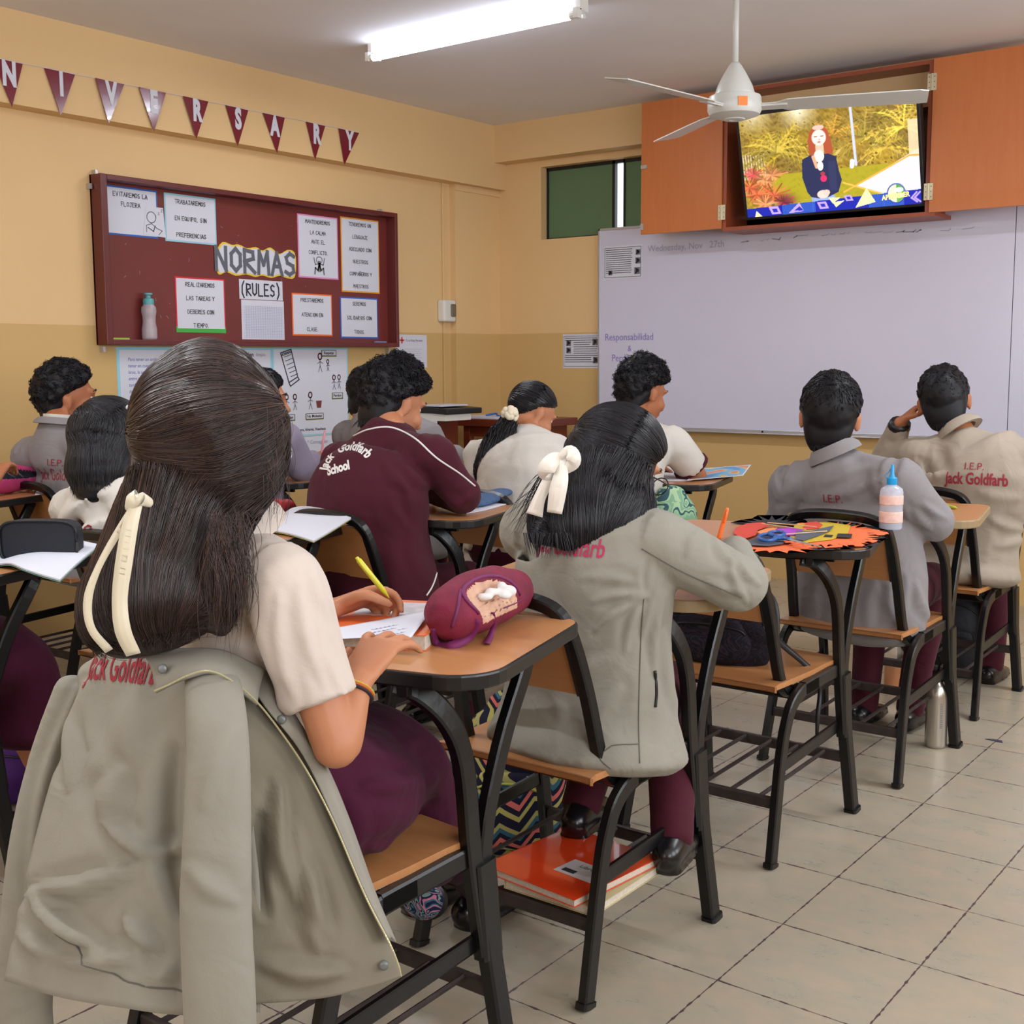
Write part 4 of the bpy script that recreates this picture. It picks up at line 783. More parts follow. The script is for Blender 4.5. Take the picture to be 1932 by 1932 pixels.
def lock(mb, pts, rad, ref=(1, 0, 0), n=120, w_=.0011, wave=.004, rnd=None, fray=.08, base=True, t0=(0, .25), t1=(.75, 1.0), steps=14, wk=14):
    rnd = rnd or random
    rr = [(r_, r_) if not hasattr(r_, '__len__') else tuple(r_) for r_ in rad]
    if base: mb.ct = .12; mb.loft(pts, rr, ref, 18, 5, capn=2)
    R = crv([tuple(p)+r_ for p, r_ in zip(pts, rr)], 8); m = len(R)-1; ref = V(ref)
    for _ in range(n):
        th = rnd.uniform(0, 2*PI); rho = 1+rnd.uniform(-.03, fray); a0, a1 = rnd.uniform(*t0), rnd.uniform(*t1); ph = rnd.uniform(0, 6.3); ph2 = rnd.uniform(0, 6.3); out = []; dth = rnd.uniform(-.35, .35)
        wv = wave*rnd.uniform(.3, 1.6)
        for j in range(steps+1):
            t = a0+(a1-a0)*j/steps; i = min(int(t*m), m-1); u = t*m-i; q = [x*(1-u)+y*u for x, y in zip(R[i], R[i+1])]; q2 = R[i+1]; c = V(q[:3]); tg = (V(q2[:3])-V(R[i][:3])).normalized()
            e = (ref-tg*ref.dot(tg)).normalized(); g = tg.cross(e); an = th+dth*t
            out.append(c+e*(q[3]*rho*math.cos(an))+g*(q[4]*rho*math.sin(an))+e*(wv*math.sin(t*wk+ph))+g*(wv*math.sin(t*wk*.8+ph2)))
        strand(mb, out, w_*rnd.uniform(.6, 1.3), rnd.random()**1.6)
def hairline(d, side=-5, front=36, back=-48):
    back -= 26; side -= 6
    "elevation of the hairline for a direction in the head frame"
    az = abs(math.atan2(d.x, -d.y))/PI
    return back+(side-back)*min(1, az*2)**1.3 if az < .5 else side+(front-side)*((az-.5)*2)**.8
def slerp(a, b, t):
    w_ = math.acos(max(-1, min(1, a.dot(b)))); 
    return a if w_ < 1e-4 else (a*math.sin((1-t)*w_)+b*math.sin(t*w_))/math.sin(w_)
def cap_hair(mb, c, R, s, thick=.016, lump=0, lk=30, side=-5, front=36, back=-48, seed=0, top=0, nape=False):
    CC = V(c)+R@(V((0, -.012, .032))*s); rad = V((.074, .094, .086))*s; nu, nv = 44, 26; vs = []; fs = []; mb.ct = .1
    def srf(d, extra=0):
        e = math.degrees(math.asin(max(-1, min(1, d.z)))); h = hairline(d, side, front, back); k = max(0, min(1, (e-h)/14+.5)); k = k*k*(3-2*k)
        th = (-.012+(thick+.012)*k)*s+top*s*max(0, d.z)**2
        if lump: th += k*lump*s*noise.noise(d*lk*.12+V((seed, 0, 0)))+k*lump*.5*s*noise.noise(d*lk*.3+V((0, seed, 0)))
        return CC+R@V((d.x*(rad.x+th+extra), d.y*(rad.y+th+extra), d.z*(rad.z+th+extra))), k
    for j in range(nv+1):
        ph = PI*(j/nv)*.999+.0005
        for i in range(nu):
            a = 2*PI*i/nu; vs.append(srf(V((math.sin(ph)*math.cos(a), math.sin(ph)*math.sin(a), math.cos(ph))))[0])
    for j in range(nv):
        for i in range(nu): fs.append((j*nu+i, (j+1)*nu+i, (j+1)*nu+(i+1) % nu, j*nu+(i+1) % nu))
    mb.add(vs, fs)
    if nape: T = lambda p: V(c)+R@(V(p)*s); mb.loft([T((0, -.030, .01)), T((0, -.052, -.028)), T((0, -.058, -.066)), T((0, -.056, -.086))], [(.080*s, .060*s), (.072*s, .046*s), (.062*s, .032*s), (.052*s, .020*s)], R@V((1, 0, 0)), 20, 4)
    return srf, CC
def short_hair(parent, c, R, s=1, n=1500, length=.03, curl=0, lump=.006, seed=1, flow=None, side=-2, front=36, back=-46, mt='short_black_hair', thick=.012, top=.01, lift=.55, w_=.0013, fade=1):
    rnd = random.Random(seed); mb = MB().mat(MATS[mt]); srf, CC = cap_hair(mb, c, R, s, thick, lump, 40, side, front, back, seed, top, True)
    o = mb.build('tmp', None); q = o.modifiers.new('r', 'REMESH'); q.mode = 'VOXEL'; q.voxel_size = .006; q = o.modifiers.new('s', 'SMOOTH'); q.iterations = 3; me = mesh_eval(o); bpy.data.objects.remove(o); mb = MB().mat(MATS[mt]); mb.ct = .1; mb.add([v.co.copy() for v in me.vertices], [tuple(p.vertices) for p in me.polygons]); bpy.data.meshes.remove(me)
    T = lambda p: V(c)+R@(V(p)*s)
    for _ in range(n//3):
        a = rnd.uniform(-2.6, -.55); z = rnd.uniform(-.085, .02); rx = .080-.034*max(0, (.01-z)/.1); ry = .058-.034*max(0, (.01-z)/.1); yc = -.030-.26*max(0, min(.1, .01-z)); p = T((rx*math.cos(a), yc+ry*math.sin(a), z)); o_ = R@V((math.cos(a), math.sin(a), 0)); L_ = .014*s*rnd.uniform(.6, 1.3); strand(mb, [p+o_*.0006+R@V((0, 0, -1))*(L_*j/3)+o_*(.0018*j/3) for j in range(4)], w_, rnd.random()**1.5)
    crown = V((.1, -.75, .66)).normalized()
    k = 0
    while k < n:
        d = V((rnd.gauss(0, 1), rnd.gauss(0, 1), rnd.gauss(0, 1))).normalized(); p, m_ = srf(d)
        if m_ < .6: continue
        k += 1; t = (d-crown*d.dot(crown)); t = (t if flow is None else V(flow)-d*d.dot(V(flow)))+V((rnd.gauss(0, .3), rnd.gauss(0, .3), rnd.gauss(0, .3)))
        t = (t-d*t.dot(d)).normalized(); up = max(0, d.z+.25); L_ = length*(.3+.7*min(1, up*1.2))*rnd.uniform(.6, 1.2)*s if fade else length*s*rnd.uniform(.6, 1.2); out = []; ph = rnd.uniform(0, 6.3); cc = curl*rnd.uniform(.6, 1.3)
        b2 = d.cross(t)
        for j in range(6):
            u = j/5; v = d+t*(L_*u/(.09*s)); v.normalize(); q, _ = srf(v, -.004*s+(lift*L_*u-(lift*.75)*L_*u*u))
            q = q+R@((b2*math.sin(ph+u*7)+d*math.cos(ph+u*7))*cc*u*s); out.append(q)
        strand(mb, out, w_*rnd.uniform(.7, 1.4), rnd.random()**1.5)
    return mb.build('hair', None, parent, smooth=True)
def flow_cap(mb, c, R, s, goal, n=900, thick=.016, w_=.0011, seed=2, side=-12, front=40, back=-60, lump=.0):
    "hair combed from the hairline over the skull to the point goal (direction in the head frame)"
    rnd = random.Random(seed); srf, CC = cap_hair(mb, c, R, s, thick, lump, 30, side, front, back, seed); g = V(goal).normalized(); k = 0
    while k < n:
        d = V((rnd.gauss(0, 1), rnd.gauss(0, 1), rnd.gauss(0, 1))).normalized()
        if srf(d)[1] < .35: continue
        k += 1; bl = V((rnd.gauss(0, .05), rnd.gauss(0, .05), rnd.gauss(0, .05))); ee = rnd.uniform(.0, .0035)*s; out = []; far = math.acos(max(-1, min(1, d.dot(g))))/PI; u1 = rnd.uniform(.5, 1) if rnd.random() < .4 else 1
        for j in range(13):
            u = u1*j/12; v = slerp(d, g, u); v = (v+bl*math.sin(u*PI)).normalized(); out.append(srf(v, ee*math.sin(PI*min(1, u+.1)))[0])
        strand(mb, out, w_*rnd.uniform(.6, 1.3), rnd.random()**1.6)

def hull_hair(parent, mt, build, c, R, s, cap=(0, -1, 0), ncap=2000, falls=(), seed=0, vox=.007, sm=8, w_=.0007, side=-10, front=34, back=-60, extra=None, thick=.02):
    "hair mass: one smooth hull with fine strands combed over it"
    hm = MB(); build(hm); srf0, CC = cap_hair(hm, c, R, s, thick, 0, 30, side, front, back, seed)
    o = hm.build('tmp', 'paper'); r_ = o.modifiers.new('r', 'REMESH'); r_.mode = 'VOXEL'; r_.voxel_size = vox; r_.use_smooth_shade = True
    q = o.modifiers.new('s', 'SMOOTH'); q.iterations = sm; me = mesh_eval(o); bpy.data.objects.remove(o)
    vs = [v.co.copy() for v in me.vertices]; fs = [tuple(p.vertices) for p in me.polygons]; bv = BVHTree.FromPolygons(vs, fs); bpy.data.meshes.remove(me)
    mb = MB().mat(MATS[mt]); mb.ct = .08; mb.add(vs, fs); rn = random.Random(seed); g = V(cap).normalized(); k = 0; tries = 0
    clump = lambda a, t, z: .5+.5*math.sin(a*23+2.1*math.sin(a*7+t*1.5+z)+z)*math.sin(a*9.7+z*2+t)
    while k < ncap and tries < ncap*8:
        tries += 1; d = V((rn.gauss(0, 1), rn.gauss(0, 1), rn.gauss(0, 1))).normalized()
        if srf0(d)[1] < .3 or d.dot(g) > .93: continue
        k += 1; out = []; u1 = rn.uniform(.35, 1); ee = rn.uniform(0, .0012); ax = d.cross(g).normalized(); an = math.atan2(d.dot(V((1, 0, 0))), d.z)
        for j in range(13):
            u = u1*j/12; v = slerp(d, g, u*.985); v = (v+ax*(.06*math.sin(an*5)*math.sin(u*PI))).normalized(); w3 = R@v; hit = bv.ray_cast(CC+w3*.6, -w3, .6)
            if hit[0]: out.append(hit[0]+w3*(.0006+ee+.0022*clump(an, u, seed)*math.sin(PI*min(1, u+.15))))
        if len(out) > 4: strand(mb, out, w_*rn.uniform(.6, 1.4), (.25+.75*clump(an, 0, seed+3))*rn.random())
    for (pts, n, t0, t1, over, wv) in falls:
        P = crv([tuple(p) for p in pts], 8); m = len(P)-1
        for _ in range(n):
            th = rn.uniform(0, 2*PI); a0, a1 = rn.uniform(*t0), rn.uniform(*t1); out = []; ee = rn.uniform(0, .0025); e0 = RT; ph = rn.uniform(-.4, .4); lw = rn.uniform(-.25, .25)
            for j in range(17):
                t = a0+(a1-a0)*j/16; i = min(int(t*m), m-1); u = t*m-i; cc = V(P[i])*(1-u)+V(P[i+1])*u; tg = (V(P[i+1])-V(P[i])).normalized(); e = (e0-tg*e0.dot(tg)).normalized(); gg = tg.cross(e)
                an = th+lw*t+wv*math.sin(t*7+th*3+ph); dr = e*math.cos(an)+gg*math.sin(an); hit = bv.ray_cast(cc+dr*.35, -dr, .35)
                if hit[0]: out.append(hit[0]+dr*(.0006+ee+.0035*clump(th, t*2, seed+7)))
            if len(out) > 5:
                if a1 > .97:
                    dv = (out[-1]-out[-3])*.5; dv.z = -abs(dv.z)-.004; q2 = rn.uniform(0, over); side_ = V((rn.gauss(0, 1), rn.gauss(0, 1), 0))*.0015
                    dv = dv.normalized()*q2/3
                    for j in range(3): out.append(out[-1]+dv+side_)
                strand(mb, out, w_*rn.uniform(.6, 1.4), (.2+.8*clump(th, 0, seed+9))*rn.random())
    if extra: extra(mb, rn)
    return mb.build('hair', None, parent, smooth=True)
def surf(rows, th=.0025, n=6, folds=(), noise_=0, mb=None):
    "smooth cloth or paper sheet through a grid of points, with real thickness"
    G = [crv([tuple(p) for p in r_], n) for r_ in rows]; Cc = list(zip(*G)); Q = [crv([tuple(p) for p in c_], n) for c_ in Cc]; m1, m2 = len(Q), len(Q[0])
    P = np.array(Q).transpose(1, 0, 2)  # rows x cols x 3
    du = np.gradient(P, axis=1); dv = np.gradient(P, axis=0); N_ = np.cross(du, dv); N_ /= np.linalg.norm(N_, axis=2, keepdims=True)+1e-9
    if (N_.reshape(-1, 3)@np.array(tuple(-FW))).mean() < 0: N_ = -N_
    F = P.reshape(-1, 3); d = np.zeros(len(F))
    if folds: d += crease(F, N_.reshape(-1, 3), folds)
    if noise_: d += noise_*sine_noise(F, 16, 3)
    P = P+N_*d.reshape(P.shape[:2])[..., None]; B_ = P-N_*th; R_, C_ = P.shape[:2]
    vs = P.reshape(-1, 3).tolist()+B_.reshape(-1, 3).tolist(); o = R_*C_; fs = []
    for i in range(R_-1):
        for j in range(C_-1): a = i*C_+j; fs.append((a, a+1, a+C_+1, a+C_)); fs.append((o+a, o+a+C_, o+a+C_+1, o+a+1))
    for j in range(C_-1): fs.append((j, o+j, o+j+1, j+1)); a = (R_-1)*C_+j; fs.append((a, a+1, o+a+1, o+a))
    for i in range(R_-1): a = i*C_; fs.append((a, a+C_, o+a+C_, o+a)); a = i*C_+C_-1; fs.append((a, o+a, o+a+C_, a+C_))
    mb = mb or MB(); mb.add(vs, fs); return mb
def strip(mb, pts, wid, nrm, th=.0012):
    "flat ribbon along pts with widths wid, facing nrm"
    R = crv([tuple(p)+(w_,) for p, w_ in zip(pts, wid)], 6); vs = []; m = len(R); nrm = V(nrm)
    for i, q in enumerate(R):
        t = (V(R[min(i+1, m-1)][:3])-V(R[max(i-1, 0)][:3])).normalized(); e = t.cross(nrm).normalized(); nn = e.cross(t); c = V(q[:3])
        for a, b2 in ((-1, -1), (-.33, -1), (.33, -1), (1, -1), (1, 1), (-1, 1)): vs.append(c+e*(a*q[3]/2)+nn*(b2*th/2+(.0012 if abs(a) < .5 else 0)))
    fs = [(i*6+k, i*6+(k+1) % 6, (i+1)*6+(k+1) % 6, (i+1)*6+k) for i in range(m-1) for k in range(6)]+[tuple(range(6))[::-1], tuple((m-1)*6+k for k in range(6))]
    mb.add(vs, fs)
def bvh_of(obs):
    vs = []; fs = []
    for o in obs:
        b0 = len(vs); L_ = wloc(o); vs += [v.co+L_ for v in o.data.vertices]; fs += [tuple(b0+i for i in p.vertices) for p in o.data.polygons]
    return BVHTree.FromPolygons(vs, fs)
def wrap_text(txt, size, O, A, B, N, bvh, parent, mt='red', name='lettering', h=.0018, arc=0, far=.25, **k):
    vs, fs = text_mesh(txt, size, **k); O, A, B, N = V(O), V(A).normalized(), V(B).normalized(), V(N).normalized()
    # split long edges so the letters follow the cloth
    bm = bmesh.new(); bv = [bm.verts.new(v) for v in vs]
    for f in fs:
        try: bm.faces.new([bv[i] for i in f])
        except ValueError: pass
    for _ in range(3):
        es = [e for e in bm.edges if e.calc_length() > size*.16]
        if es: bmesh.ops.subdivide_edges(bm, edges=es, cuts=1); bmesh.ops.triangulate(bm, faces=bm.faces[:])
    out = []; bm.verts.index_update()
    for v in bm.verts:
        x, y = v.co.x, v.co.y
        if arc: an = x/arc; x, y = (arc+y)*math.sin(an), (arc+y)*math.cos(an)-arc
        p = O+A*x+B*y; hit = bvh.ray_cast(p+N*far, -N, far*2); out.append((hit[0]+N*h) if hit[0] else p)
    mb = MB().mat(mt); mb.add(out, [tuple(v.index for v in f.verts) for f in bm.faces]); bm.free()
    return mb.build(name, None, parent)
def collar(parent, c, nrm, rx, ry, h, flare, mt, ref=(1, 0, 0), name='collar', open_=.5):
    "turned down shirt collar round the neck, open at the front"
    nrm = V(nrm).normalized(); e = (V(ref)-nrm*V(ref).dot(nrm)).normalized(); g = nrm.cross(e); c = V(c); mb = MB(); n = 30; vs = []
    for i in range(n+1):
        a = -PI/2-(PI-open_)+2*(PI-open_)*i/n; ca, sa = math.cos(a), math.sin(a)
        for r_, z in ((1.0, -.004), (.97, h*.95), (1.03, h), (1+flare, h*.25), (1+flare*1.15, -h*.25), (1+flare*.95, -h*.2)): vs.append(c+e*(rx*r_*ca)+g*(ry*r_*sa)+nrm*z)
    fs = [(i*6+k, i*6+(k+1) % 6, (i+1)*6+(k+1) % 6, (i+1)*6+k) for i in range(n) for k in range(6)]+[tuple(range(6))[::-1], tuple(n*6+k for k in range(6))]
    mb.add(vs, fs); return mb.build(name, mt, parent, smooth=True, angle=.9)
def person(nm, label, J, top, topm, bottom='trousers', vox=.008, skin='skin', s=1.0, sleeve='long', folds=(), amp=.0035, k=16, seed=1, hem=.42, hemr=(.20, .145), girl=False, aniso=(1.3, 1.3, .7), group=None, boxy=1.0, legs=True, jvox=None, colr=True, handL=None, handR=None, tk=(1.0, 1.0), hs=None, nup=-.02, bfolds=(), slr=1.0):
    hs = hs or s
    base = V((J['hip'][0], J['hip'][1], 0))
    r = thing(nm, base, label, 'person', group)
    g = {a: V(b) for a, b in J.items() if a not in ('face', 'up')}
    lat = (g['sR']-g['sL']).normalized(); R = frame(J['face'], J.get('up', (0, 0, 1)))
    hipw = V((1, 0, 0)); hl = (lat+hipw).normalized()
    hb = g['head']+R@V((0, -.035, -.05)); mid = (g['sR']+g['sL'])/2; up = (g['neck']-g['chest']).normalized()
    body = MB(); add_head(body, g['head'], R, hs)
    body.loft([g['neck']-up*.03, g['neck']+up*.02, hb], [.058*s, .050*s, .050*s], lat, 12, 3)
    body.loft([g['hip'], g['waist'], g['chest'], mid-up*.02, g['neck']-up*.015], [(.135*s, .095*s), (.11*s, .082*s), (.125*s, .088*s), (.125*s, .07*s), (.055*s, .05*s)], hl, 14, 3)
    for q, sd, hd in (('R', 1, handR), ('L', -1, handL)):
        S_, E_, W_ = g['s'+q], g['e'+q], g['w'+q]
        body.loft([S_-lat*sd*.03, S_*.75+E_*.25, S_*.3+E_*.7, E_, E_*.7+W_*.3, W_], [.046*s, .043*s, .036*s, .034*s, .035*s, (.026*s, .020*s)], lat, 12, 3)
        body.ell(E_, (.035*s,)*3)
        hd = hd or dict(d=(W_-E_), n=(0, 0, 1), curl=(.5, .6, .7, .8), thumb=.6)
        add_hand(body, W_, hd['d'], hd['n'], hd.get('side', -1 if q == 'R' else 1), hd.get('curl', (.5,)*4), hd.get('thumb', .5), s*hd.get('s', .92), hd.get('spread', .1))
        if legs:
            K_, A_ = g['k'+q], g['a'+q]; H_ = g['hip']+V((sd*.085, .02, -.01))
            body.loft([H_, H_*.5+K_*.5, K_, K_*.6+A_*.4, A_], [.064*s, .056*s, .045*s, .044*s, .031*s], (1, 0, 0), 12, 3)
    remesh(body, 'body', skin, r, vox, 3)
    # garment on the torso
    jv = jvox or vox*1.15; f = MB(); t_ = lambda a, b2: (a*s*tk[0], b2*s*tk[1])
    hc = V((g['hip'].x, g['hip'].y-.01, hem))
    if top == 'jacket':
        f.loft([hc, g['hip'], g['waist'], g['chest'], mid-up*.005, g['neck']+up*nup], [hemr, t_(.195*boxy, .135), t_(.180*boxy, .130), t_(.178*boxy, .125), t_(.150, .090), t_(.068, .062)], hl, 22, 4, cap=.25)
    else:
        f.loft([hc, g['hip'], g['waist'], g['chest'], mid-up*.01, g['neck']+up*nup], [hemr, t_(.165*boxy, .12), t_(.15*boxy, .112), t_(.155*boxy, .110), t_(.142, .080), t_(.062, .058)], hl, 22, 4, cap=.25)
    for q, sd in (('R', 1), ('L', -1)):
        S_, E_, W_ = g['s'+q], g['e'+q], g['w'+q]; th = 1.0 if top == 'jacket' else .9
        f.loft([g['neck']-up*.035, (g['neck']-up*.04)*.45+(S_)*.55, S_-up*.006], [.058*s, .060*s, .060*s*th], up, 14, 3, cap=.6)
        if sleeve == 'long': f.loft([S_-lat*sd*.05-up*.01, S_, S_*.7+E_*.3, S_*.3+E_*.7, E_, E_*.6+W_*.4, W_*.9+E_*.1], [.062*s*th, .072*s*th, .068*s*th, .060*s*th, .058*s*th, .050*s*th, .038*s*th], lat, 16, 4, cap=.35)
        else: f.loft([S_-lat*sd*.05, S_, S_*.7+E_*.3, S_*.27+E_*.73], [.056*s*slr, .060*s*slr, .060*s*slr, (.060*s*slr, .052*s*slr)], lat, 16, 4, cap=.06)
    gar = remesh(f, 'jacket' if top == 'jacket' else 'shirt', topm, r, jv, 4, folds, amp, k, aniso, seed)
    # lower half
    if legs:
        f = MB()
        if bottom == 'skirt':
            kc = (g['kR']+g['kL'])/2; f.loft([g['waist']+V((0, -.0, -.02)), g['hip']+V((0, -.0, .05)), g['hip']+V((0, .07, .02)), g['hip']*.5+kc*.5+V((0, 0, .015)), kc+V((0, .01, .0)), kc+V((0, .05, -.10)), kc+V((0, .03, -.20))], [(.150, .115), (.178, .130), (.192, .118), (.20, .110), (.205, .110), (.20, .11), (.20, .12)], (1, 0, 0), 20, 4, cap=.3); nmq, mq = 'skirt', 'skirt'
        else:
            for q, sd in (('R', 1), ('L', -1)):
                K_, A_ = g['k'+q], g['a'+q]; H_ = g['hip']+V((sd*.085, 0, .0)); f.loft([H_-V((0, .03, 0)), H_*.5+K_*.5, K_, K_*.5+A_*.5, A_+V((0, 0, -.02))], [.088, .078, .062, .054, .046], (1, 0, 0), 14, 4, cap=.4)
            nmq, mq = 'trousers', 'maroonc'
        remesh(f, nmq, mq, r, max(vox, .009), 8, bfolds, .002, 12, None, seed+3)
        for q, sd in (('R', 1), ('L', -1)):
            A_ = g['a'+q]; K_ = g['k'+q]; dv = V((A_.x, A_.y, 0))
            if bottom == 'skirt': MB().mat('sock').loft([K_*.35+A_*.65, A_+V((0, 0, .01)), A_+V((0, 0, -.04))], [.050, .041, .04], (1, 0, 0), 14, 4, cap=.1).build('sock', None, r, smooth=True)
            fd = V(J.get('toe', (0, 1, 0))).normalized()
            f = MB(); z0 = A_.z-.07; f.loft([A_-fd*.045+V((0, 0, -.035)), A_+V((0, 0, -.03)), A_+fd*.07+V((0, 0, -.045)), A_+fd*.14+V((0, 0, -.052))], [(.034, .034), (.040, .040), (.043, .027), (.036, .018)], lat, 14, 4)
            f.loft([A_-fd*.05+V((0, 0, -.066)), A_+fd*.05+V((0, 0, -.066)), A_+fd*.15+V((0, 0, -.066))], [(.034, .012), (.044, .010), (.036, .010)], lat, 12, 3)
            remesh(f, 'shoe', 'shoe', r, .006, 3)
    for sd in (1, -1):
        e = V(g['head'])+R@(V((sd*.028, .070, .012))*hs); mb = MB().mat('eye').ell(e, (.011*hs,)*3, R, 12, 8).mat('iris').ell(e+R@V((0, .0068*s, 0)), (.0055*s, .005*s, .0055*s), R, 10, 6); mb.build('eye', None, r, smooth=True)
        MB().mat(MATS['black_hair']).loft([V(g['head'])+R@(V((sd*x_, y_, z_))*hs) for x_, y_, z_ in ((.012, .093, .036), (.030, .092, .042), (.047, .081, .037))], [.003*s, .0038*s, .002*s], R@V((0, 0, 1)), 6, 3).build('eyebrow', None, r, smooth=True)
    if colr:
        collar(r, g['neck']+up*.012, (hb-g['neck']).normalized()*.6+up*.4, .064*s, .060*s, .032, .34, colr if isinstance(colr, str) else topm, lat)
    return r, gar, R, g
def seat_pose(x, y, lean=.06, side=0, z=0):
    "default seated pose facing the front wall"
    return dict(hip=(x, y-.02, .53), waist=(x, y-.03+lean*.2, .68), chest=(x+side*.5, y-.02+lean*.6, .85), neck=(x+side, y+lean, .985), head=(x+side, y+lean+.05, 1.115), face=(0, 1, -.25),
        sL=(x-.165+side, y+lean-.01, .95), sR=(x+.165+side, y+lean-.01, .95), eL=(x-.22+side, y+.13, .76), eR=(x+.22+side, y+.13, .76), wL=(x-.10, y+.30, .79), wR=(x+.10, y+.30, .79),
        kL=(x-.10, y+.36, .50), kR=(x+.10, y+.36, .50), aL=(x-.11, y+.30, .07), aR=(x+.11, y+.30, .07))
# ================= the students =================
# --- girl in the white blouse, nearest (long brown hair, cream ribbon) ---
J = seat_pose(-1.46, 1.30, .0)
J.update(hip=(-1.455, 1.27, .53), waist=(-1.455, 1.235, .69), chest=(-1.445, 1.215, .84), neck=(-1.45, 1.20, .985), head=at(400, 838, d=1.82), face=(.05, 1, -.28),
 sR=at(533, 1102, d=1.74), sL=at(300, 1085, d=2.0), eR=at(634, 1405, d=1.72), wR=at(674, 1284, Z=.785), eL=(-1.72, 1.36, .80), wL=at(628, 1148, d=2.19),
 kL=(-1.68, 1.56, .51), kR=(-1.47, 1.58, .51), aL=(-1.78, 2.0, .07), aR=(-1.64, 2.02, .07))
pa = at(725, 1080, d=2.28); pb = at(716, 1122, d=2.27)
HR = dict(d=V((-.24, .85, .46)), n=(0.12, -.46, .88), curl=(.36, .40, .42, .46), thumb=.1, s=1.0, spread=.30)
HL = dict(d=at(716, 1118, d=2.24)-at(628, 1148, d=2.19), n=(-.35, .55, .75), curl=(.75, 1.0, 1.25, 1.4), thumb=.8, s=1.0, side=1, spread=.05)
A1, garA, RA, gA = person('person', 'girl in white blouse with long brown hair and cream ribbon, writing left handed', J, 'shirt', 'shirt', 'skirt', .0055, sleeve='short', seed=11, amp=.0028, tk=(.93, .95), hem=.57, hemr=(.14, .105), handR=HR, handL=HL, k=20, jvox=.006, s=.98, bfolds=[(700, 1425, 800, 1385, 14, .010), (690, 1485, 842, 1450, 16, .012), (700, 1600, 845, 1572, 12, .010), (640, 1500, 650, 1620, 20, -.008), (720, 1320, 830, 1500, 20, .008)], folds=[(566, 1100, 612, 1290, 12, .006), (528, 1120, 560, 1330, 12, .006), (500, 1290, 560, 1350, 12, .006), (470, 1180, 500, 1280, 12, -.005), (600, 1180, 650, 1310, 10, .004), (590, 1060, 620, 1160, 10, .004)])
c = gA['head']; px = lambda x, y, d: at(x, y, d=d)
pathA = [px(400, 800, 1.80), px(385, 860, 1.79), px(355, 930, 1.765), px(325, 990, 1.735), px(302, 1060, 1.72), px(292, 1120, 1.705), px(290, 1165, 1.70), px(298, 1205, 1.70)]
def bA(m):
    m.loft([px(394, 748, 1.80), px(396, 800, 1.80), px(388, 870, 1.79), px(352, 935, 1.77), px(322, 990, 1.74), px(304, 1060, 1.725), px(294, 1120, 1.71), px(294, 1165, 1.705), px(304, 1200, 1.705)], [(.085, .095), (.110, .115), (.112, .112), (.090, .080), (.082, .060), (.090, .050), (.104, .045), (.108, .038), (.085, .025)], RT, 26, 4)
    m.ell(px(396, 812, 1.80), (.116, .118, .098), None, 26, 18); m.ell(px(420, 880, 1.78), (.080, .09, .06), None, 20, 14)
    m.loft([px(500, 800, 1.79), px(498, 880, 1.77), px(450, 940, 1.755), px(425, 1000, 1.74), px(420, 1080, 1.71), px(418, 1145, 1.69), px(412, 1190, 1.69)], [(.035, .05), (.034, .05), (.040, .04), (.034, .035), (.022, .022), (.024, .018), (.020, .010)], RT, 16, 4)
    m.loft([px(270, 930, 1.765), px(238, 1010, 1.755), px(205, 1075, 1.75), px(182, 1125, 1.745), px(184, 1165, 1.745), px(212, 1196, 1.74)], [(.018, .03), (.026, .03), (.026, .028), (.026, .026), (.024, .02), (.016, .012)], RT, 14, 4)
def exA(mb, rn):
    for k in range(240):
        x0, y0 = rn.uniform(395, 470), rn.uniform(960, 1060); L_ = rn.uniform(60, 200); cv = rn.uniform(-22, 30); strand(mb, [px(x0-(y0-960)*.1+cv*math.sin(j/9*2.6), y0+L_*j/9, 1.665+rn.uniform(-.001, .001)+.004*j/9) for j in range(10)], .0005, rn.random())
    for k in range(90):
        x0, y0 = rn.uniform(490, 535), rn.uniform(760, 900); L_ = rn.uniform(50, 150); cv = rn.uniform(-8, 26); d0 = rn.uniform(1.70, 1.82); strand(mb, [px(x0+cv*math.sin(j/7*2.8), y0+L_*j/7, d0) for j in range(8)], .00045, rn.random())
hull_hair(A1, 'brown_hair', bA, c, RA, 1.03, (-.62, -.72, -.42), 5200, [(pathA, 5200, (.28, .55), (.88, 1.0), .02, .05)], 21, .006, 10, .00062, side=-26, front=34, back=-60, extra=exA, thick=.022)
rb = MB(); strip(rb, [px(262, 938, 1.622), px(246, 990, 1.618), px(234, 1060, 1.62), px(226, 1130, 1.625), px(232, 1190, 1.63), px(252, 1235, 1.65)], [.014, .021, .023, .021, .022, .020], -FW); rb.build('ribbon', 'ribbon', A1, smooth=True)
rb = MB(); strip(rb, [px(258, 945, 1.635), px(222, 1005, 1.635), px(186, 1070, 1.64), px(166, 1130, 1.645), px(172, 1185, 1.65), px(206, 1228, 1.67)], [.008, .010, .009, .012, .011, .012], -FW); rb.build('ribbon', 'ribbon', A1, smooth=True)
rb = MB(); rb.loft([px(244, 955, 1.63), px(258, 940, 1.615), px(282, 948, 1.63)], [(.006, .008), (.012, .010), (.005, .007)], RT, 10, 3); rb.build('ribbon_knot', 'ribbon', A1, smooth=True)
w0 = gA['wR']; dh = (w0-gA['eR']).normalized()
MB().mat(mat('bracelet_orange', (190, 90, 40), .7)).lathe([(.030, -.002), (.032, 0), (.030, .002)], w0-dh*.018, 24, dh).mat(mat('bracelet_dark', (40, 30, 40), .7)).lathe([(.030, -.006), (.032, -.004), (.030, -.002)], w0-dh*.018, 24, dh).mat(mat('bracelet_yellow', (200, 170, 60), .7)).lathe([(.0295, .002), (.0312, .0035), (.029, .005)], w0-dh*.018, 24, dh).build('bracelet', None, A1, smooth=True)
w1 = gA['wL']; dh = (w1-gA['eL']).normalized()
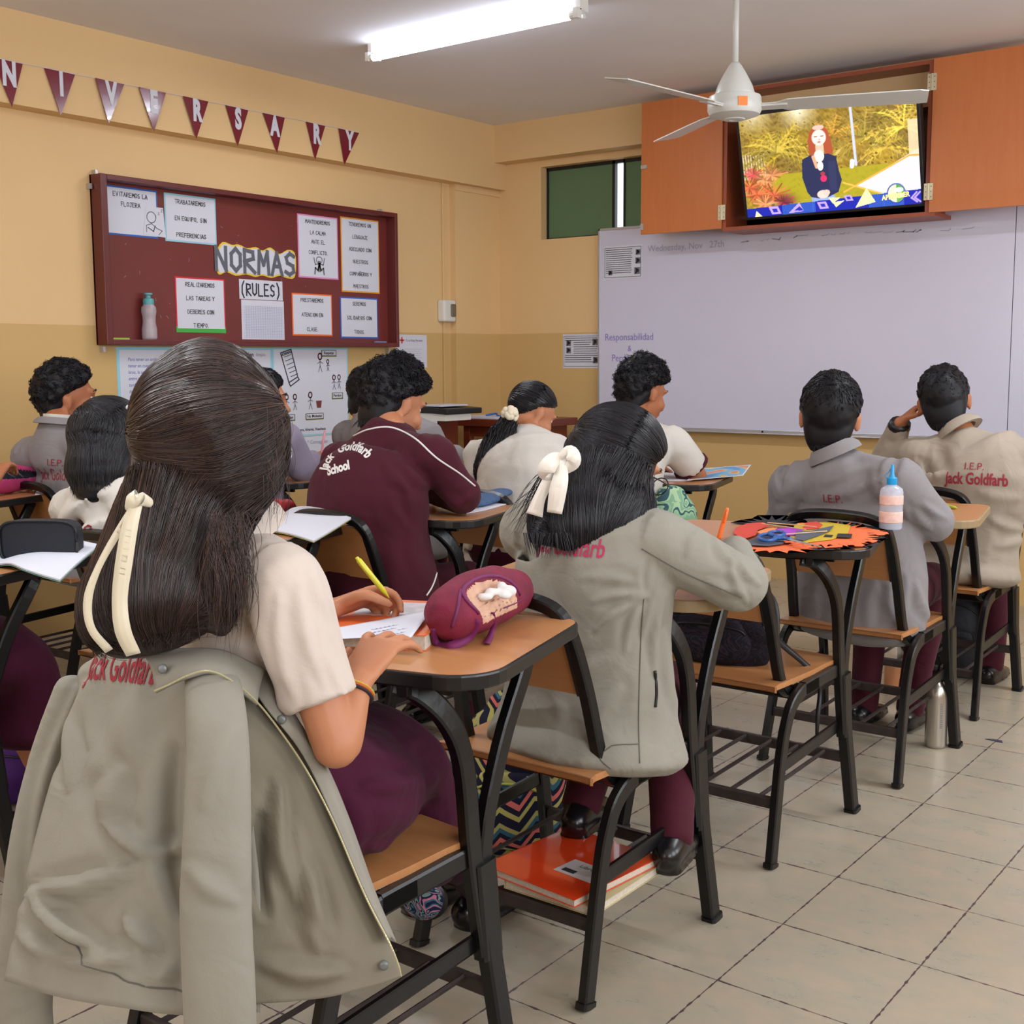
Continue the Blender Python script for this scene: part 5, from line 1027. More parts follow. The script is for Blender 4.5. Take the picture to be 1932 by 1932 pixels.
MB().mat('magenta').lathe([(.031, -.004), (.033, -.001), (.031, .002)], w1-dh*.012, 24, dh).mat(mat('bracelet_green', (110, 150, 70), .7)).lathe([(.030, .003), (.032, .006), (.030, .009)], w1-dh*.012, 24, dh).build('bracelet', None, A1, smooth=True)
def glasses(parent, c, R, s=1, name='glasses', mt='blackp'):
    T = lambda p: V(c)+R@(V(p)*s); m = MB().mat(mt)
    for sd in (1, -1):
        m.tube([T((sd*(.033+.026*math.cos(a)), .104, .008+.020*math.sin(a))) for a in np.linspace(0, 2*PI, 18)], .0014, 6); m.tube([T((sd*.060, .103, .014)), T((sd*.078, .06, .012)), T((sd*.083, -.005, .004)), T((sd*.083, -.02, -.012))], .0016, 6, 3)
    m.tube([T((-.008, .105, .010)), T((0, .108, .013)), T((.008, .105, .010))], .0014, 6); return m.build(name, None, parent, smooth=True)
glasses(A1, c, RA, 1, mt='alu')

# --- girl in grey jacket with white bow ---
J = seat_pose(-1.435, 2.12, .0)
J.update(hip=(-1.40, 2.10, .53), waist=(-1.40, 2.10, .69), chest=(-1.385, 2.10, .84), neck=at(1120, 965, d=2.52), head=at(1162, 882, d=2.60), face=(.35, 1, -.55), up=(0.1, 0, 1),
 sR=at(1225, 1020, d=2.46), sL=at(1003, 1000, d=2.64), eR=at(1392, 1100, d=2.46), wR=at(1385, 1035, d=2.72), eL=(-1.65, 2.30, .80), wL=(-1.55, 2.45, .79),
 kL=(-1.52, 2.42, .50), kR=(-1.37, 2.40, .49), aL=at(1095, 1510, d=2.72), aR=at(1268, 1570, d=2.60), toe=(-.3, 1, 0))
fl = [(1222, 1124, 1120, 1133, 8, .006), (1216, 1127, 1125, 1190, 8, .007), (1212, 1137, 1180, 1225, 8, .006), (1244, 1115, 1214, 1200, 7, .008), (1252, 1121, 1236, 1270, 8, .009), (1253, 1192, 1291, 1370, 8, .009), (1275, 1180, 1312, 1330, 8, -.006), (1378, 1058, 1405, 1130, 8, .008), (1386, 1048, 1431, 1104, 7, .007), (1347, 1019, 1384, 1064, 8, .007), (1318, 1004, 1296, 1044, 9, .006), (1335, 1095, 1400, 1118, 8, .005), (1195, 1100, 1100, 1090, 10, .004), (1150, 1240, 1090, 1290, 14, .005), (1170, 1300, 1120, 1380, 12, .005), (1060, 1350, 1010, 1240, 14, .004), (1222, 1060, 1215, 1110, 6, -.006), (1280, 1285, 1300, 1420, 9, .006)]
B1, garB, RB, gB = person('person', 'girl in grey jacket with dark half tied hair and white bow, bent over her writing', J, 'jacket', 'jack', 'trousers', .007, seed=12, folds=fl, amp=.005, hem=.435, hemr=(.232, .17), jvox=.007, s=.97, boxy=1.06, skin='skin')
c = gB['head']
pathB = [px(1150, 850, 2.58), px(1145, 900, 2.54), px(1130, 945, 2.49), px(1122, 985, 2.46), px(1118, 1020, 2.45), px(1118, 1050, 2.45)]
def bB(m):
    m.ell(px(1150, 868, 2.58), (.098, .104, .098), None, 24, 16)
    m.loft([px(1150, 860, 2.58), px(1142, 910, 2.54), px(1130, 950, 2.48), px(1122, 990, 2.455), px(1118, 1030, 2.445)], [(.096, .095), (.098, .085), (.098, .055), (.098, .040), (.082, .022)], RT, 24, 4)
    m.loft([px(1062, 900, 2.52), px(1035, 945, 2.48), px(1015, 985, 2.46), px(1008, 1022, 2.45)], [(.022, .02), (.026, .022), (.020, .016), (.010, .008)], RT, 12, 4)
    m.loft([px(1195, 900, 2.52), px(1212, 950, 2.48), px(1205, 1000, 2.45), px(1192, 1040, 2.44)], [(.026, .03), (.026, .025), (.024, .02), (.012, .010)], RT, 12, 4)
def exB(mb, rn):
    for k in range(70):
        x0 = rn.uniform(1045, 1062); cv = rn.uniform(30, 85)+(20 if k % 3 == 0 else 0); strand(mb, [px(x0-cv*(j/9)**.8, 875+rn.uniform(0, 25)*0+115*(j/9)+18*math.sin(j/9*3+k), 2.455+.01*math.sin(k+j/3)) for j in range(10)], .0007, rn.random())
    for k in range(260):
        x0 = rn.uniform(985, 1225); L_ = rn.uniform(20, 50); cl = math.sin(x0*.09)*10; strand(mb, [px(x0+cl*j/5, 1005+L_*j/5, 2.425+.004*math.sin(k)) for j in range(6)], .0009, rn.random())
hull_hair(B1, 'black_hair', bB, c, RB, 1.0, (-.5, -.85, .02), 3600, [(pathB, 3800, (.15, .5), (.85, 1.0), .03, .09)], 22, .007, 8, .0008, side=-8, front=34, back=-60, extra=exB, thick=.018)
for P_, W_ in (([px(1062, 862, 2.40), px(1058, 900, 2.39), px(1052, 930, 2.39), px(1046, 968, 2.40)], [.012, .030, .034, .030]), ([px(1055, 870, 2.42), px(1035, 905, 2.41), px(1018, 940, 2.41), px(1008, 972, 2.42)], [.012, .022, .024, .034]), ([px(1066, 862, 2.41), px(1044, 868, 2.39), px(1030, 890, 2.39), px(1044, 900, 2.40)], [.014, .030, .034, .014]), ([px(1052, 865, 2.40), px(1075, 852, 2.39), px(1082, 872, 2.39), px(1062, 892, 2.40)], [.010, .026, .028, .012])):
    rb = MB(); strip(rb, P_, W_, -FW); rb.build('bow_ribbon', mat('white_satin', (236, 228, 216), .35, sheen=.4), B1, smooth=True)
glasses(B1, c, RB, 1)
bt = bvh_of([garB]); Nb = V((.12, -1, .12)); At = V((1, .12, .0)); Bt = V((0, 0, 1))
wrap_text('Jack Goldfarb', .054, at(1040, 1032, d=2.40), At, Bt, Nb, bt, B1, 'magenta', sx=.60, shear=.1, bold=.0006)
wrap_text('I.E.P.', .034, at(1030, 985, d=2.40), At, Bt, Nb, bt, B1, 'magenta', sx=.9, shear=.15)
def seam(pts, bvh, N, parent, r_=.0012, mt='darkline', name='seam', off=.0008):
    N = V(N).normalized(); out = []
    for p in crv([tuple(q) for q in pts], 8):
        hit = bvh.ray_cast(V(p)+N*.3, -N, .6)
        if hit[0]: out.append(hit[0]+N*off)
    if len(out) > 2: MB().mat(mt).tube(out, r_, 5).build(name, None, parent, smooth=True)
NC = -FW
seam([at(1215, 1130, d=2.4), at(1211, 1220, d=2.4), at(1208, 1330, d=2.4), at(1207, 1440, d=2.4)], bt, NC, B1)
seam([at(1210, 1035, d=2.4), at(1290, 1080, d=2.4), at(1400, 1128, d=2.4)], bt, NC, B1)
seam([at(1240, 1270, d=2.4), at(1243, 1310, d=2.4), at(1241, 1340, d=2.4)], bt, NC, B1, .0035, 'blackp', 'pocket_slit')
seam([at(1205, 1406, d=2.4), at(1165, 1407, d=2.4), at(1150, 1412, d=2.4), at(1132, 1430, d=2.4), at(1152, 1450, d=2.4)], bt, NC, B1, .0013, 'darkline', 'hem_tab')
hit = bt.ray_cast(at(1148, 1428, d=2.0), FW, 1.5)
if hit[0]: MB().mat('trimw').lathe([(.008, -.003), (.008, .002), (.004, .003)], hit[0], 14, NC).build('snap_button', None, B1, smooth=True)

# --- boy in grey jacket, two desks ahead ---
J = seat_pose(-1.40, 3.66, .0)
J.update(hip=(-1.41, 3.66, .53), waist=(-1.43, 3.68, .69), chest=(-1.44, 3.69, .82), neck=at(1578, 862, d=3.82), head=at(1566, 792, d=3.86), face=(-.35, 1, -.12), up=(.06, 0, 1),
 sR=at(1690, 905, d=3.66), sL=at(1496, 912, d=3.93), eR=at(1765, 985, d=3.72), wR=at(1700, 975, d=4.05), eL=at(1480, 990, d=4.02), wL=(-1.55, 4.0, .79))
J.update(aL=(-1.50, 3.95, .08), aR=(-1.36, 4.0, .08))
fl = [(1640, 883, 1560, 912, 10, .007), (1655, 905, 1600, 935, 8, .005), (1725, 964, 1755, 998, 7, .008), (1742, 950, 1785, 978, 7, .008), (1700, 950, 1730, 990, 8, .006), (1728, 1101, 1755, 1172, 9, .010), (1700, 1090, 1692, 1160, 9, -.008), (1520, 900, 1470, 940, 10, .005), (1470, 960, 1480, 1000, 7, .005), (1650, 1100, 1640, 1180, 12, .005), (1540, 1090, 1530, 1180, 12, .004)]
D1, garD, RD, gD = person('person', 'boy in grey jacket with straight cropped black hair, behind the glue bottle', J, 'jacket', 'jackg', 'trousers', .008, folds=fl, seed=13, amp=.005, hem=.40, hemr=(.205, .15), boxy=1.08, hs=1.08)
short_hair(D1, gD['head'], RD, 1.08, 2600, .034, 0, .004, 3, side=6, back=-40, thick=.015, top=.012, lift=.5)
bt = bvh_of([garD]); wrap_text('I.E.P.', .035, at(1562, 942, d=3.7), (1, .1, 0), (0, 0, 1), (.1, -1, .1), bt, D1, 'red')
# --- boy scratching his head, at the right edge ---
J = seat_pose(-1.43, 4.50, .0)
J.update(hip=(-1.38, 4.50, .53), waist=(-1.35, 4.50, .70), chest=(-1.31, 4.49, .84), neck=at(1812, 818, d=4.45), head=at(1782, 762, d=4.52), face=(-.25, 1, -.22), up=(-.15, 0, 1),
 sL=at(1735, 862, d=4.52), sR=at(1925, 862, d=4.30), eL=at(1672, 868, d=4.78), wL=at(1700, 795, d=4.62), eR=(-1.10, 4.62, .74), wR=(-1.28, 4.83, .79))
HL = dict(d=at(1748, 752, d=4.60)-at(1700, 795, d=4.62), n=(-.6, -.3, .6), curl=(.5, .6, .7, .8), thumb=.4, side=1)
fl = [(1761, 847, 1767, 902, 9, .011), (1728, 872, 1758, 908, 8, .009), (1783, 850, 1790, 890, 9, -.006), (1655, 845, 1700, 850, 7, .007), (1665, 830, 1700, 860, 6, .006), (1868, 977, 1925, 1000, 9, .009), (1880, 1030, 1932, 1015, 9, .008), (1830, 1060, 1800, 1100, 12, .006), (1850, 930, 1920, 940, 10, .005)]
E1, garE, RE, gE = person('person', 'boy in beige grey jacket scratching his head at the right edge', J, 'jacket', 'jackb', 'trousers', .009, skin='skin2', folds=fl, seed=14, amp=.006, hem=.45, hemr=(.23, .16), boxy=1.12, handL=HL, hs=1.08)
short_hair(E1, gE['head'], RE, 1.08, 2400, .024, .002, .006, 4, side=2, back=-42, thick=.010, top=.008)
bt = bvh_of([garE]); Nb = (.05, -1, .15); wrap_text('Jack Goldfarb', .058, at(1846, 906, d=4.3), (1, .05, .0), (0, 0, 1), Nb, bt, E1, 'red', sx=.66, bold=.0015); wrap_text('I.E.P.', .036, at(1843, 882, d=4.3), (1, .05, 0), (0, 0, 1), Nb, bt, E1, 'red')
MB().mat('blackp').loft([gE['wL']*.86+gE['eL']*.14, gE['wL']*.97+gE['eL']*.03], [(.044, .040), (.040, .036)], RT, 14, 2, cap=0).build('cuff', None, E1, smooth=True)

# --- boy in the maroon tracksuit ---
J = seat_pose(-2.65, 2.78, .0)
J.update(hip=(-2.66, 2.76, .53), waist=(-2.68, 2.76, .70), chest=(-2.68, 2.77, .85), neck=at(735, 822, d=3.88), head=at(742, 765, d=3.98), face=(.15, 1, -.42),
 sL=at(645, 872, d=4.02), sR=at(812, 858, d=3.78), eR=at(875, 935, d=3.85), wR=at(800, 925, d=4.15), eL=(-2.98, 2.95, .80), wL=(-2.80, 3.08, .79))
fl = [(767, 886, 812, 922, 9, .009), (728, 878, 765, 922, 10, .008), (755, 919, 770, 980, 10, -.010), (862, 952, 896, 930, 7, .007), (840, 930, 880, 965, 8, .006), (620, 960, 640, 1060, 14, .006), (690, 980, 700, 1100, 14, .005), (780, 1000, 800, 1100, 12, .006)]
F1, garF, RF, gF = person('person', 'boy in maroon tracksuit with white piping and wavy black hair', J, 'jacket', 'maroonc', 'trousers', .008, folds=fl, seed=15, amp=.004, hem=.44, hemr=(.235, .17), boxy=1.12, colr=None, tk=(1.12, 1.15), hs=1.1, nup=.035)
short_hair(F1, gF['head'], RF, 1.10, 2600, .040, .006, .016, 5, side=0, back=-44, thick=.020, top=.014, lift=.5)
bt = bvh_of([garF]); Nb = V((.15, -1, .25)); Af = V((.97, .15, .22))
wrap_text('Jack  Goldfarb', .042, at(656, 846, d=3.9), RT*.96+UP*.25, UP*.96-RT*.25, -FW, bt, F1, 'trimw', bold=.0016, arc=.086, spacing=1.05, sx=.80)
wrap_text('School', .040, at(650, 886, d=3.9), RT*.96+UP*.25, UP*.96-RT*.25, -FW, bt, F1, 'trimw', bold=.002, sx=.72)
seam([at(665, 822, d=3.9), at(700, 812, d=3.9), at(745, 810, d=3.9), at(790, 832, d=3.9), at(830, 868, d=3.9), at(870, 895, d=3.9), at(898, 918, d=3.9)], bt, NC, F1, .003, 'trimw', 'piping')
seam([at(829, 1052, d=3.9), at(828, 1080, d=3.9), at(822, 1100, d=3.9), at(813, 1115, d=3.9)], bt, NC, F1, .003, 'trimw', 'piping')
# --- ponytail girl ---
J = seat_pose(-2.66, 3.50, .0)
J.update(hip=(-2.70, 3.52, .53), waist=(-2.70, 3.55, .70), chest=(-2.68, 3.60, .84), neck=at(995, 815, d=4.68), head=at(1003, 782, d=4.74), face=(.35, 1, -.65), sL=at(905, 858, d=4.82), sR=at(1045, 850, d=4.55), eR=at(1075, 900, d=4.7), eL=(-3.0, 3.72, .80), wL=(-2.85, 3.9, .79), wR=(-2.5, 3.95, .79))
G1, garG, RG, gG = person('person', 'girl in white shirt with a ponytail and fluffy scrunchie', J, 'shirt', 'shirt2', 'skirt', .009, sleeve='long', seed=16, amp=.005, boxy=1.15, hem=.52, colr=None, tk=(1.05, 1.1))
h = MB().mat(MATS['black_hair']); rn = random.Random(23); flow_cap(h, gG['head'], RG, .97, (-.55, -.80, .0), 900, .012, .0013, 7, side=2, front=34, back=-50)
lock(h, [px(962, 790, 4.62), px(945, 825, 4.58), px(928, 860, 4.56), px(916, 895, 4.56), px(918, 925, 4.57)], [(.028, .02), (.045, .03), (.048, .03), (.038, .02), (.015, .01)], RT, 420, .0014, .005, rn, .12, steps=10)
h.build('hair', None, G1, smooth=True)
h = MB().mat(mat('cream_fluff', (226, 214, 190), .9)); cc = px(962, 782, 4.60)
for k in range(26): 
    q = V((rn.gauss(0, 1), rn.gauss(0, 1), rn.gauss(0, 1))).normalized(); h.ell(cc+q*.022, (.014, .014, .014), None, 8, 6)
h.build('scrunchie', None, G1, smooth=True)
# --- boy in white T-shirt ---
J = seat_pose(-2.57, 4.15, .0)
J.update(hip=(-2.62, 4.12, .53), waist=(-2.62, 4.14, .70), chest=(-2.62, 4.17, .86), neck=at(1200, 798, d=4.98), head=at(1212, 745, d=5.06), face=(.30, 1, -.32), sL=at(1165, 830, d=5.15), sR=at(1268, 835, d=4.9), eR=at(1318, 898, d=5.0), wR=at(1305, 872, d=5.22), eL=(-2.95, 4.35, .80), wL=(-2.7, 4.5, .79))
H1, garH, RH, gH = person('person', 'boy in white T-shirt with curly black hair by the whiteboard', J, 'shirt', 'shirt2', 'trousers', .009, sleeve='short', seed=17, amp=.005, boxy=1.2, hem=.48, colr=None, skin='skin2', tk=(1.1, 1.15), hs=1.08, slr=1.15)
short_hair(H1, gH['head'], RH, 1.08, 1500, .04, .010, .020, 6, side=6, back=-40, thick=.020, top=.016, lift=.5, w_=.0014)
pS, pE = gH['sR'], gH['eR']; MB().mat('maroonc').loft([pS*.34+pE*.66, pS*.26+pE*.74], [(.076, .066), (.077, .066)], RT, 18, 2, cap=0).build('sleeve_trim', None, H1, smooth=True)
# --- boy in grey jacket by the left wall ---
J = seat_pose(-4.22, 2.75, .0)
J.update(hip=(-4.15, 2.72, .53), waist=(-4.15, 2.70, .70), chest=(-4.16, 2.68, .86), neck=at(112, 808, d=4.60), head=at(128, 757, d=4.68), face=(.45, 1, -.02), sL=at(55, 858, d=4.75), sR=at(170, 850, d=4.50))
for q in 'RL': J['e'+q] = V(J['s'+q])+V((.05 if q == 'R' else -.05, .14, -.2)); J['w'+q] = V(J['s'+q])+V((.0, .36, -.17))
K1, garK, RK, gK = person('person', 'boy in grey jacket and white collar against the left wall', J, 'jacket', 'jackg', 'trousers', .009, seed=18, amp=.005, boxy=1.12, hem=.42, skin='skin2', colr=None, hs=1.08, nup=.02)
collar(K1, gK['neck']+V((0, 0, .034)), (0, .1, 1), .057, .055, .018, .03, 'shirt2'); collar(K1, gK['neck']+V((0, -.004, .020)), (0, .12, 1), .068, .066, .020, .30, 'jackg')
short_hair(K1, gK['head'], RK, 1.10, 1500, .04, .006, .014, 7, side=4, back=-44, thick=.018, top=.012, lift=.4)
bt = bvh_of([garK]); wrap_text('I.E.P.', .036, at(86, 873, d=4.5), (1, .1, 0), (0, 0, 1), (0, -1, .1), bt, K1, 'red', shear=.25); wrap_text('Jack Goldfarb', .060, at(82, 896, d=4.5), (1, .1, 0), (0, 0, 1), (0, -1, .1), bt, K1, 'red', sx=.62)
# --- girl with the black bob ---
J = seat_pose(-2.81, 2.12, .0)
J.update(hip=(-2.86, 2.08, .53), waist=(-2.90, 2.04, .70), chest=(-2.95, 2.0, .84), neck=at(208, 905, d=3.36), head=at(210, 842, d=3.42), face=(.25, 1, -.3), sL=at(135, 962, d=3.5), sR=at(275, 962, d=3.28), eR=(-2.68, 2.2, .80), wR=at(455, 985, d=3.62), eL=(-3.2, 2.2, .80), wL=(-3.0, 2.4, .79))
HR = dict(d=at(520, 972, d=3.7)-at(455, 985, d=3.62), n=(0, -.2, 1), curl=(.15, .18, .2, .25), thumb=.2)
L1, garL, RL, gL = person('person', 'girl with a black shoulder length bob in a white shirt', J, 'shirt', 'shirt2', 'skirt', .009, sleeve='long', seed=19, amp=.004, hem=.5, handR=HR, colr=None, tk=(1.1, 1.1))
def bL(m):
    m.ell(px(212, 828, 3.42), (.098, .106, .098), None, 22, 14)
    m.loft([px(210, 815, 3.42), px(204, 860, 3.40), px(198, 895, 3.36), px(194, 922, 3.34)], [(.098, .10), (.104, .095), (.104, .08), (.082, .055)], RT, 24, 4)
hull_hair(L1, 'black_hair', bL, gL['head'], RL, 1.0, (-.1, -.8, .55), 1500, [([px(210, 790, 3.42), px(206, 840, 3.41), px(198, 890, 3.37), px(192, 928, 3.35)], 3200, (0, .3), (.85, 1.0), .03, .06)], 24, .008, 6, .0011, side=-20, front=34, back=-60, thick=.02)
MB().mat(mat('hair_clip', (200, 198, 205), .3)).loft([px(240, 768, 3.27), px(262, 778, 3.27)], [(.006, .004), (.004, .003)], RT, 8, 2).build('hair_clip', None, L1)
bt = bvh_of([garL]); wrap_text('Jack Goldfarb', .06, at(195, 1006, d=3.3), (1, .3, 0), (0, 0, 1), (.3, -1, .1), bt, L1, 'red')
# --- student in mauve jacket under the posters ---
J = seat_pose(-3.95, 3.28, .0)
J.update(hip=(-3.86, 3.26, .53), waist=(-3.86, 3.26, .70), chest=(-3.85, 3.28, .86), neck=at(492, 810, d=5.05), head=at(496, 758, d=5.10), face=(.75, .7, -.1), sL=at(450, 838, d=5.15), sR=at(535, 828, d=4.95), eR=at(572, 885, d=5.02), wR=at(592, 862, d=5.15), eL=(-4.1, 3.5, .80), wL=(-3.9, 3.6, .79))
HR = dict(d=V((.35, .6, .25)), n=(-.3, -.5, .8), curl=(.8, .9, 1, 1.1), thumb=.8)
N1, garN, RN, gN = person('person', 'student in mauve grey jacket writing with a pink pencil below the posters', J, 'jacket', 'purpj', 'trousers', .010, seed=20, amp=.006, handR=HR)
short_hair(N1, gN['head'], RN, 1.0, 900, .03, .003, .006, 8, side=-8, back=-50, thick=.016, w_=.0014)
# --- student mostly hidden behind the tracksuit boy ---
J = seat_pose(-3.62, 3.95, .0)
J.update(hip=(-3.55, 3.92, .53), waist=(-3.54, 3.92, .70), chest=(-3.53, 3.93, .86), neck=at(695, 798, d=5.38), head=at(700, 748, d=5.42), face=(.45, 1, -.3), sL=at(655, 822, d=5.45), sR=at(748, 825, d=5.25), eR=at(825, 880, d=5.25), wR=at(868, 852, d=5.40), eL=(-3.85, 4.15, .80), wL=(-3.7, 4.3, .79))
O1, garO, RO, gO = person('person', 'student in grey jacket mostly hidden behind the maroon tracksuit, hand with blue pen showing', J, 'jacket', 'jackg', 'trousers', .010, seed=21, amp=.005, handR=dict(d=V((.3, .6, -.1)), n=(-.3, -.2, .9), curl=(.8, .9, 1, 1.1), thumb=.8))
short_hair(O1, gO['head'], RO, 1.0, 900, .03, .003, .006, 9, side=-12, back=-56, thick=.016, w_=.0014)
# --- student cut by the left edge, far table: hand beside the pink pencil case ---
J = seat_pose(-4.55, 2.02, .0)
J.update(wR=at(-8, 905, d=4.05), eR=(-4.42, 2.12, .82), sR=(-4.42, 2.0, .95))
Q1, garQ, RQ, gQ = person('person', 'student cut off by the left edge, hand beside the pink pencil case', J, 'jacket', 'jackg', 'trousers', .011, seed=22, amp=.004, handR=dict(d=at(12, 870, d=4.12)-at(-8, 905, d=4.05), n=(0, -.6, .6), curl=(.9, 1, 1, 1.1), thumb=.6), skin='skin2')
short_hair(Q1, gQ['head'], RQ, 1.0, 600, .03, .003, .006, 10, thick=.014, w_=.0014)
# --- girl cut by the left edge, maroon skirt in view ---
J = seat_pose(-2.92, 1.26, .0)
J.update(kL=(-3.0, 1.62, .50), kR=(-2.84, 1.58, .50), aL=(-3.0, 1.58, .07), aR=(-2.78, 1.72, .07))
T1, garT, RT_, gT = person('person', 'girl cut off by the left edge, maroon skirt and bare knee in view', J, 'shirt', 'shirt2', 'skirt', .010, sleeve='long', seed=23, amp=.004)
short_hair(T1, gT['head'], RT_, 1.0, 800, .05, .003, .006, 11, side=-25, back=-65, thick=.02, w_=.0014)
# ================= jacket hung on the nearest chair back =================
p_ = lambda x, y, d: at(x, y, d=d)
jk = thing('hanging_jacket', (-1.5, 1.1, .3), 'grey school jacket hung over the nearest chair back, zip edge and sleeves hanging down', 'jacket')
fo = lambda a, b, wd, am, d=1.70: (a[0], a[1], b[0], b[1], wd*1500, am*1.7)
rowsA = [[p_(205, 1232, 2.0), p_(240, 1225, 2.0), p_(300, 1228, 1.98), p_(370, 1236, 1.92), p_(440, 1245, 1.86)],
 [p_(150, 1262, 1.93), p_(212, 1226, 1.88), p_(290, 1236, 1.82), p_(370, 1250, 1.76), p_(445, 1265, 1.70)],
 [p_(137, 1345, 1.90), p_(200, 1330, 1.83), p_(285, 1335, 1.765), p_(365, 1340, 1.715), p_(450, 1345, 1.68)],
 [p_(85, 1510, 1.87), p_(175, 1500, 1.79), p_(280, 1500, 1.72), p_(370, 1500, 1.70), p_(470, 1500, 1.68)],
 [p_(40, 1690, 1.84), p_(135, 1690, 1.755), p_(255, 1690, 1.68), p_(355, 1690, 1.67), p_(490, 1690, 1.65)],
 [p_(8, 1850, 1.82), p_(105, 1880, 1.73), p_(220, 1900, 1.655), p_(340, 1915, 1.64), p_(490, 1910, 1.63)]]
FD = [fo((202, 1555), (300, 1612), .010, .012, 1.72), fo((300, 1612), (340, 1585), .010, .010, 1.70), fo((57, 1690), (190, 1792), .010, .013, 1.76), fo((61, 1682), (255, 1636), .010, .012, 1.74), fo((227, 1460), (196, 1545), .014, .010, 1.75), fo((110, 1810), (260, 1800), .010, .010, 1.71), fo((240, 1730), (290, 1790), .010, .011, 1.68),
 fo((160, 1290), (130, 1480), .008, .007, 1.86), fo((185, 1260), (165, 1400), .008, .006, 1.84), fo((270, 1300), (250, 1450), .02, .006, 1.77), fo((330, 1420), (345, 1720), .016, -.014, 1.69), fo((40, 1760), (95, 1800), .010, .008, 1.78), fo((280, 1850), (330, 1820), .012, .010, 1.66)]
bp_ = surf(rowsA, .003, 14, FD, .0015).build('back_panel', M['jack'], jk, smooth=True)
hemA = [rowsA[-1][i]+V((0, 0, .012)) for i in range(5)]
bj = bvh_of([bp_])
seam([p_(12, 1836, 1.6), p_(110, 1866, 1.6), p_(220, 1885, 1.6), p_(335, 1899, 1.6)], bj, -FW, jk, .0012, 'darkline', 'hem_seam')
wrap_text('Jack Goldfarb', .062, p_(222, 1263, 1.82), V((.93, -.30, .12)), V((-.05, .25, 1)), -FW, bj, jk, 'red', sx=.74, bold=.0012)
# far sleeve, hanging at the left
MBs = MB(); MBs.loft([p_(140, 1300, 1.98), p_(105, 1440, 1.98), p_(72, 1600, 1.97), p_(52, 1760, 1.96), p_(45, 1900, 1.95), p_(60, 2010, 1.95)], [(.030, .022), (.044, .024), (.048, .026), (.046, .026), (.044, .024), (.040, .02)], RT, 18, 4)
remesh(MBs, 'sleeve', 'jack', jk, .006, 5, [fo((150, 1300), (60, 1700), .008, .006, 1.95)], .003, 16, (1, 1, .4), 31)
MBs = MB(); MBs.loft([p_(400, 1275, 1.70), p_(407, 1330, 1.64), p_(412, 1420, 1.615), p_(410, 1560, 1.60), p_(408, 1700, 1.59), p_(412, 1850, 1.585), p_(416, 2010, 1.59)], [(.036, .020), (.040, .022), (.042, .024), (.044, .026), (.046, .026), (.047, .026), (.046, .024)], RT, 20, 4)
sl = remesh(MBs, 'sleeve', 'jack', jk, .006, 5, [fo((360, 1640), (440, 1700), .012, .004, 1.565), fo((440, 1380), (385, 1520), .012, .003, 1.57)], .0028, 14, (1, 1, .6), 32)
# right front, seen from its lining side, with the zip and its facing
rowsF = [[p_(420, 1240, 1.82), p_(455, 1246, 1.80), p_(480, 1262, 1.785), p_(505, 1285, 1.78)],
 [p_(440, 1330, 1.70), p_(490, 1350, 1.71), p_(535, 1382, 1.73), p_(572, 1415, 1.745)],
 [p_(455, 1490, 1.67), p_(530, 1500, 1.69), p_(600, 1525, 1.715), p_(648, 1555, 1.735)],
 [p_(460, 1660, 1.65), p_(570, 1670, 1.665), p_(655, 1680, 1.69), p_(712, 1712, 1.71)],
 [p_(470, 1800, 1.63), p_(600, 1800, 1.645), p_(700, 1800, 1.67), p_(748, 1808, 1.69)],
 [p_(475, 1895, 1.62), p_(600, 1885, 1.635), p_(700, 1862, 1.66), p_(757, 1842, 1.685)]]
FF = [fo((525, 1480), (560, 1700), .010, .011, 1.69), fo((590, 1650), (600, 1790), .012, .008, 1.67), fo((490, 1540), (500, 1720), .010, -.012, 1.66), fo((500, 1820), (640, 1835), .012, .008, 1.65), fo((560, 1560), (620, 1760), .010, .007, 1.68)]
fp = surf(rowsF, .003, 12, FF, .001).build('front_panel', M['lining'], jk, smooth=True); bf = bvh_of([fp])
facing = [[p_(438, 1232, 1.795), p_(492, 1252, 1.775), p_(512, 1270, 1.775)], [p_(500, 1330, 1.70), p_(528, 1338, 1.71), p_(560, 1352, 1.735)], [p_(572, 1425, 1.715), p_(597, 1425, 1.725), p_(615, 1440, 1.745)], [p_(628, 1540, 1.70), p_(645, 1535, 1.71), p_(660, 1545, 1.73)], [p_(688, 1680, 1.68), p_(698, 1672, 1.69), p_(708, 1680, 1.71)], [p_(735, 1770, 1.665), p_(741, 1768, 1.675), p_(748, 1776, 1.69)]]
surf(facing, .003, 8).build('zip_facing', M['jack'], jk, smooth=True)
zp = crv([tuple(p_(x, y, d)) for x, y, d in ((292, 1303, 1.665), (318, 1292, 1.655), (355, 1274, 1.645), (392, 1266, 1.645), (430, 1280, 1.655), (478, 1318, 1.675), (520, 1368, 1.69), (575, 1448, 1.70), (628, 1548, 1.69), (688, 1688, 1.668), (735, 1780, 1.655), (752, 1822, 1.655), (757, 1842, 1.66))], 12)
z = MB().mat('zipm'); z.tube(zp, .0014, 5)
for i in range(0, len(zp)-1):
    a, b = V(zp[i]), V(zp[i+1]); n_ = max(1, int((b-a).length/.0026))
    for k in range(n_): q = a.lerp(b, k/n_); z.ell(q-FW*.001, (.0019, .0012, .0012), None, 5, 4)
z.build('zip_teeth', None, jk)
co = surf([[p_(262, 1220, 1.76), p_(340, 1222, 1.74), p_(420, 1226, 1.72), p_(500, 1262, 1.74)], [p_(285, 1262, 1.70), p_(350, 1250, 1.68), p_(415, 1252, 1.675), p_(490, 1300, 1.70)], [p_(292, 1306, 1.672), p_(352, 1278, 1.655), p_(410, 1272, 1.66), p_(486, 1330, 1.685)]], .004, 10).build('collar', M['jack'], jk, smooth=True)
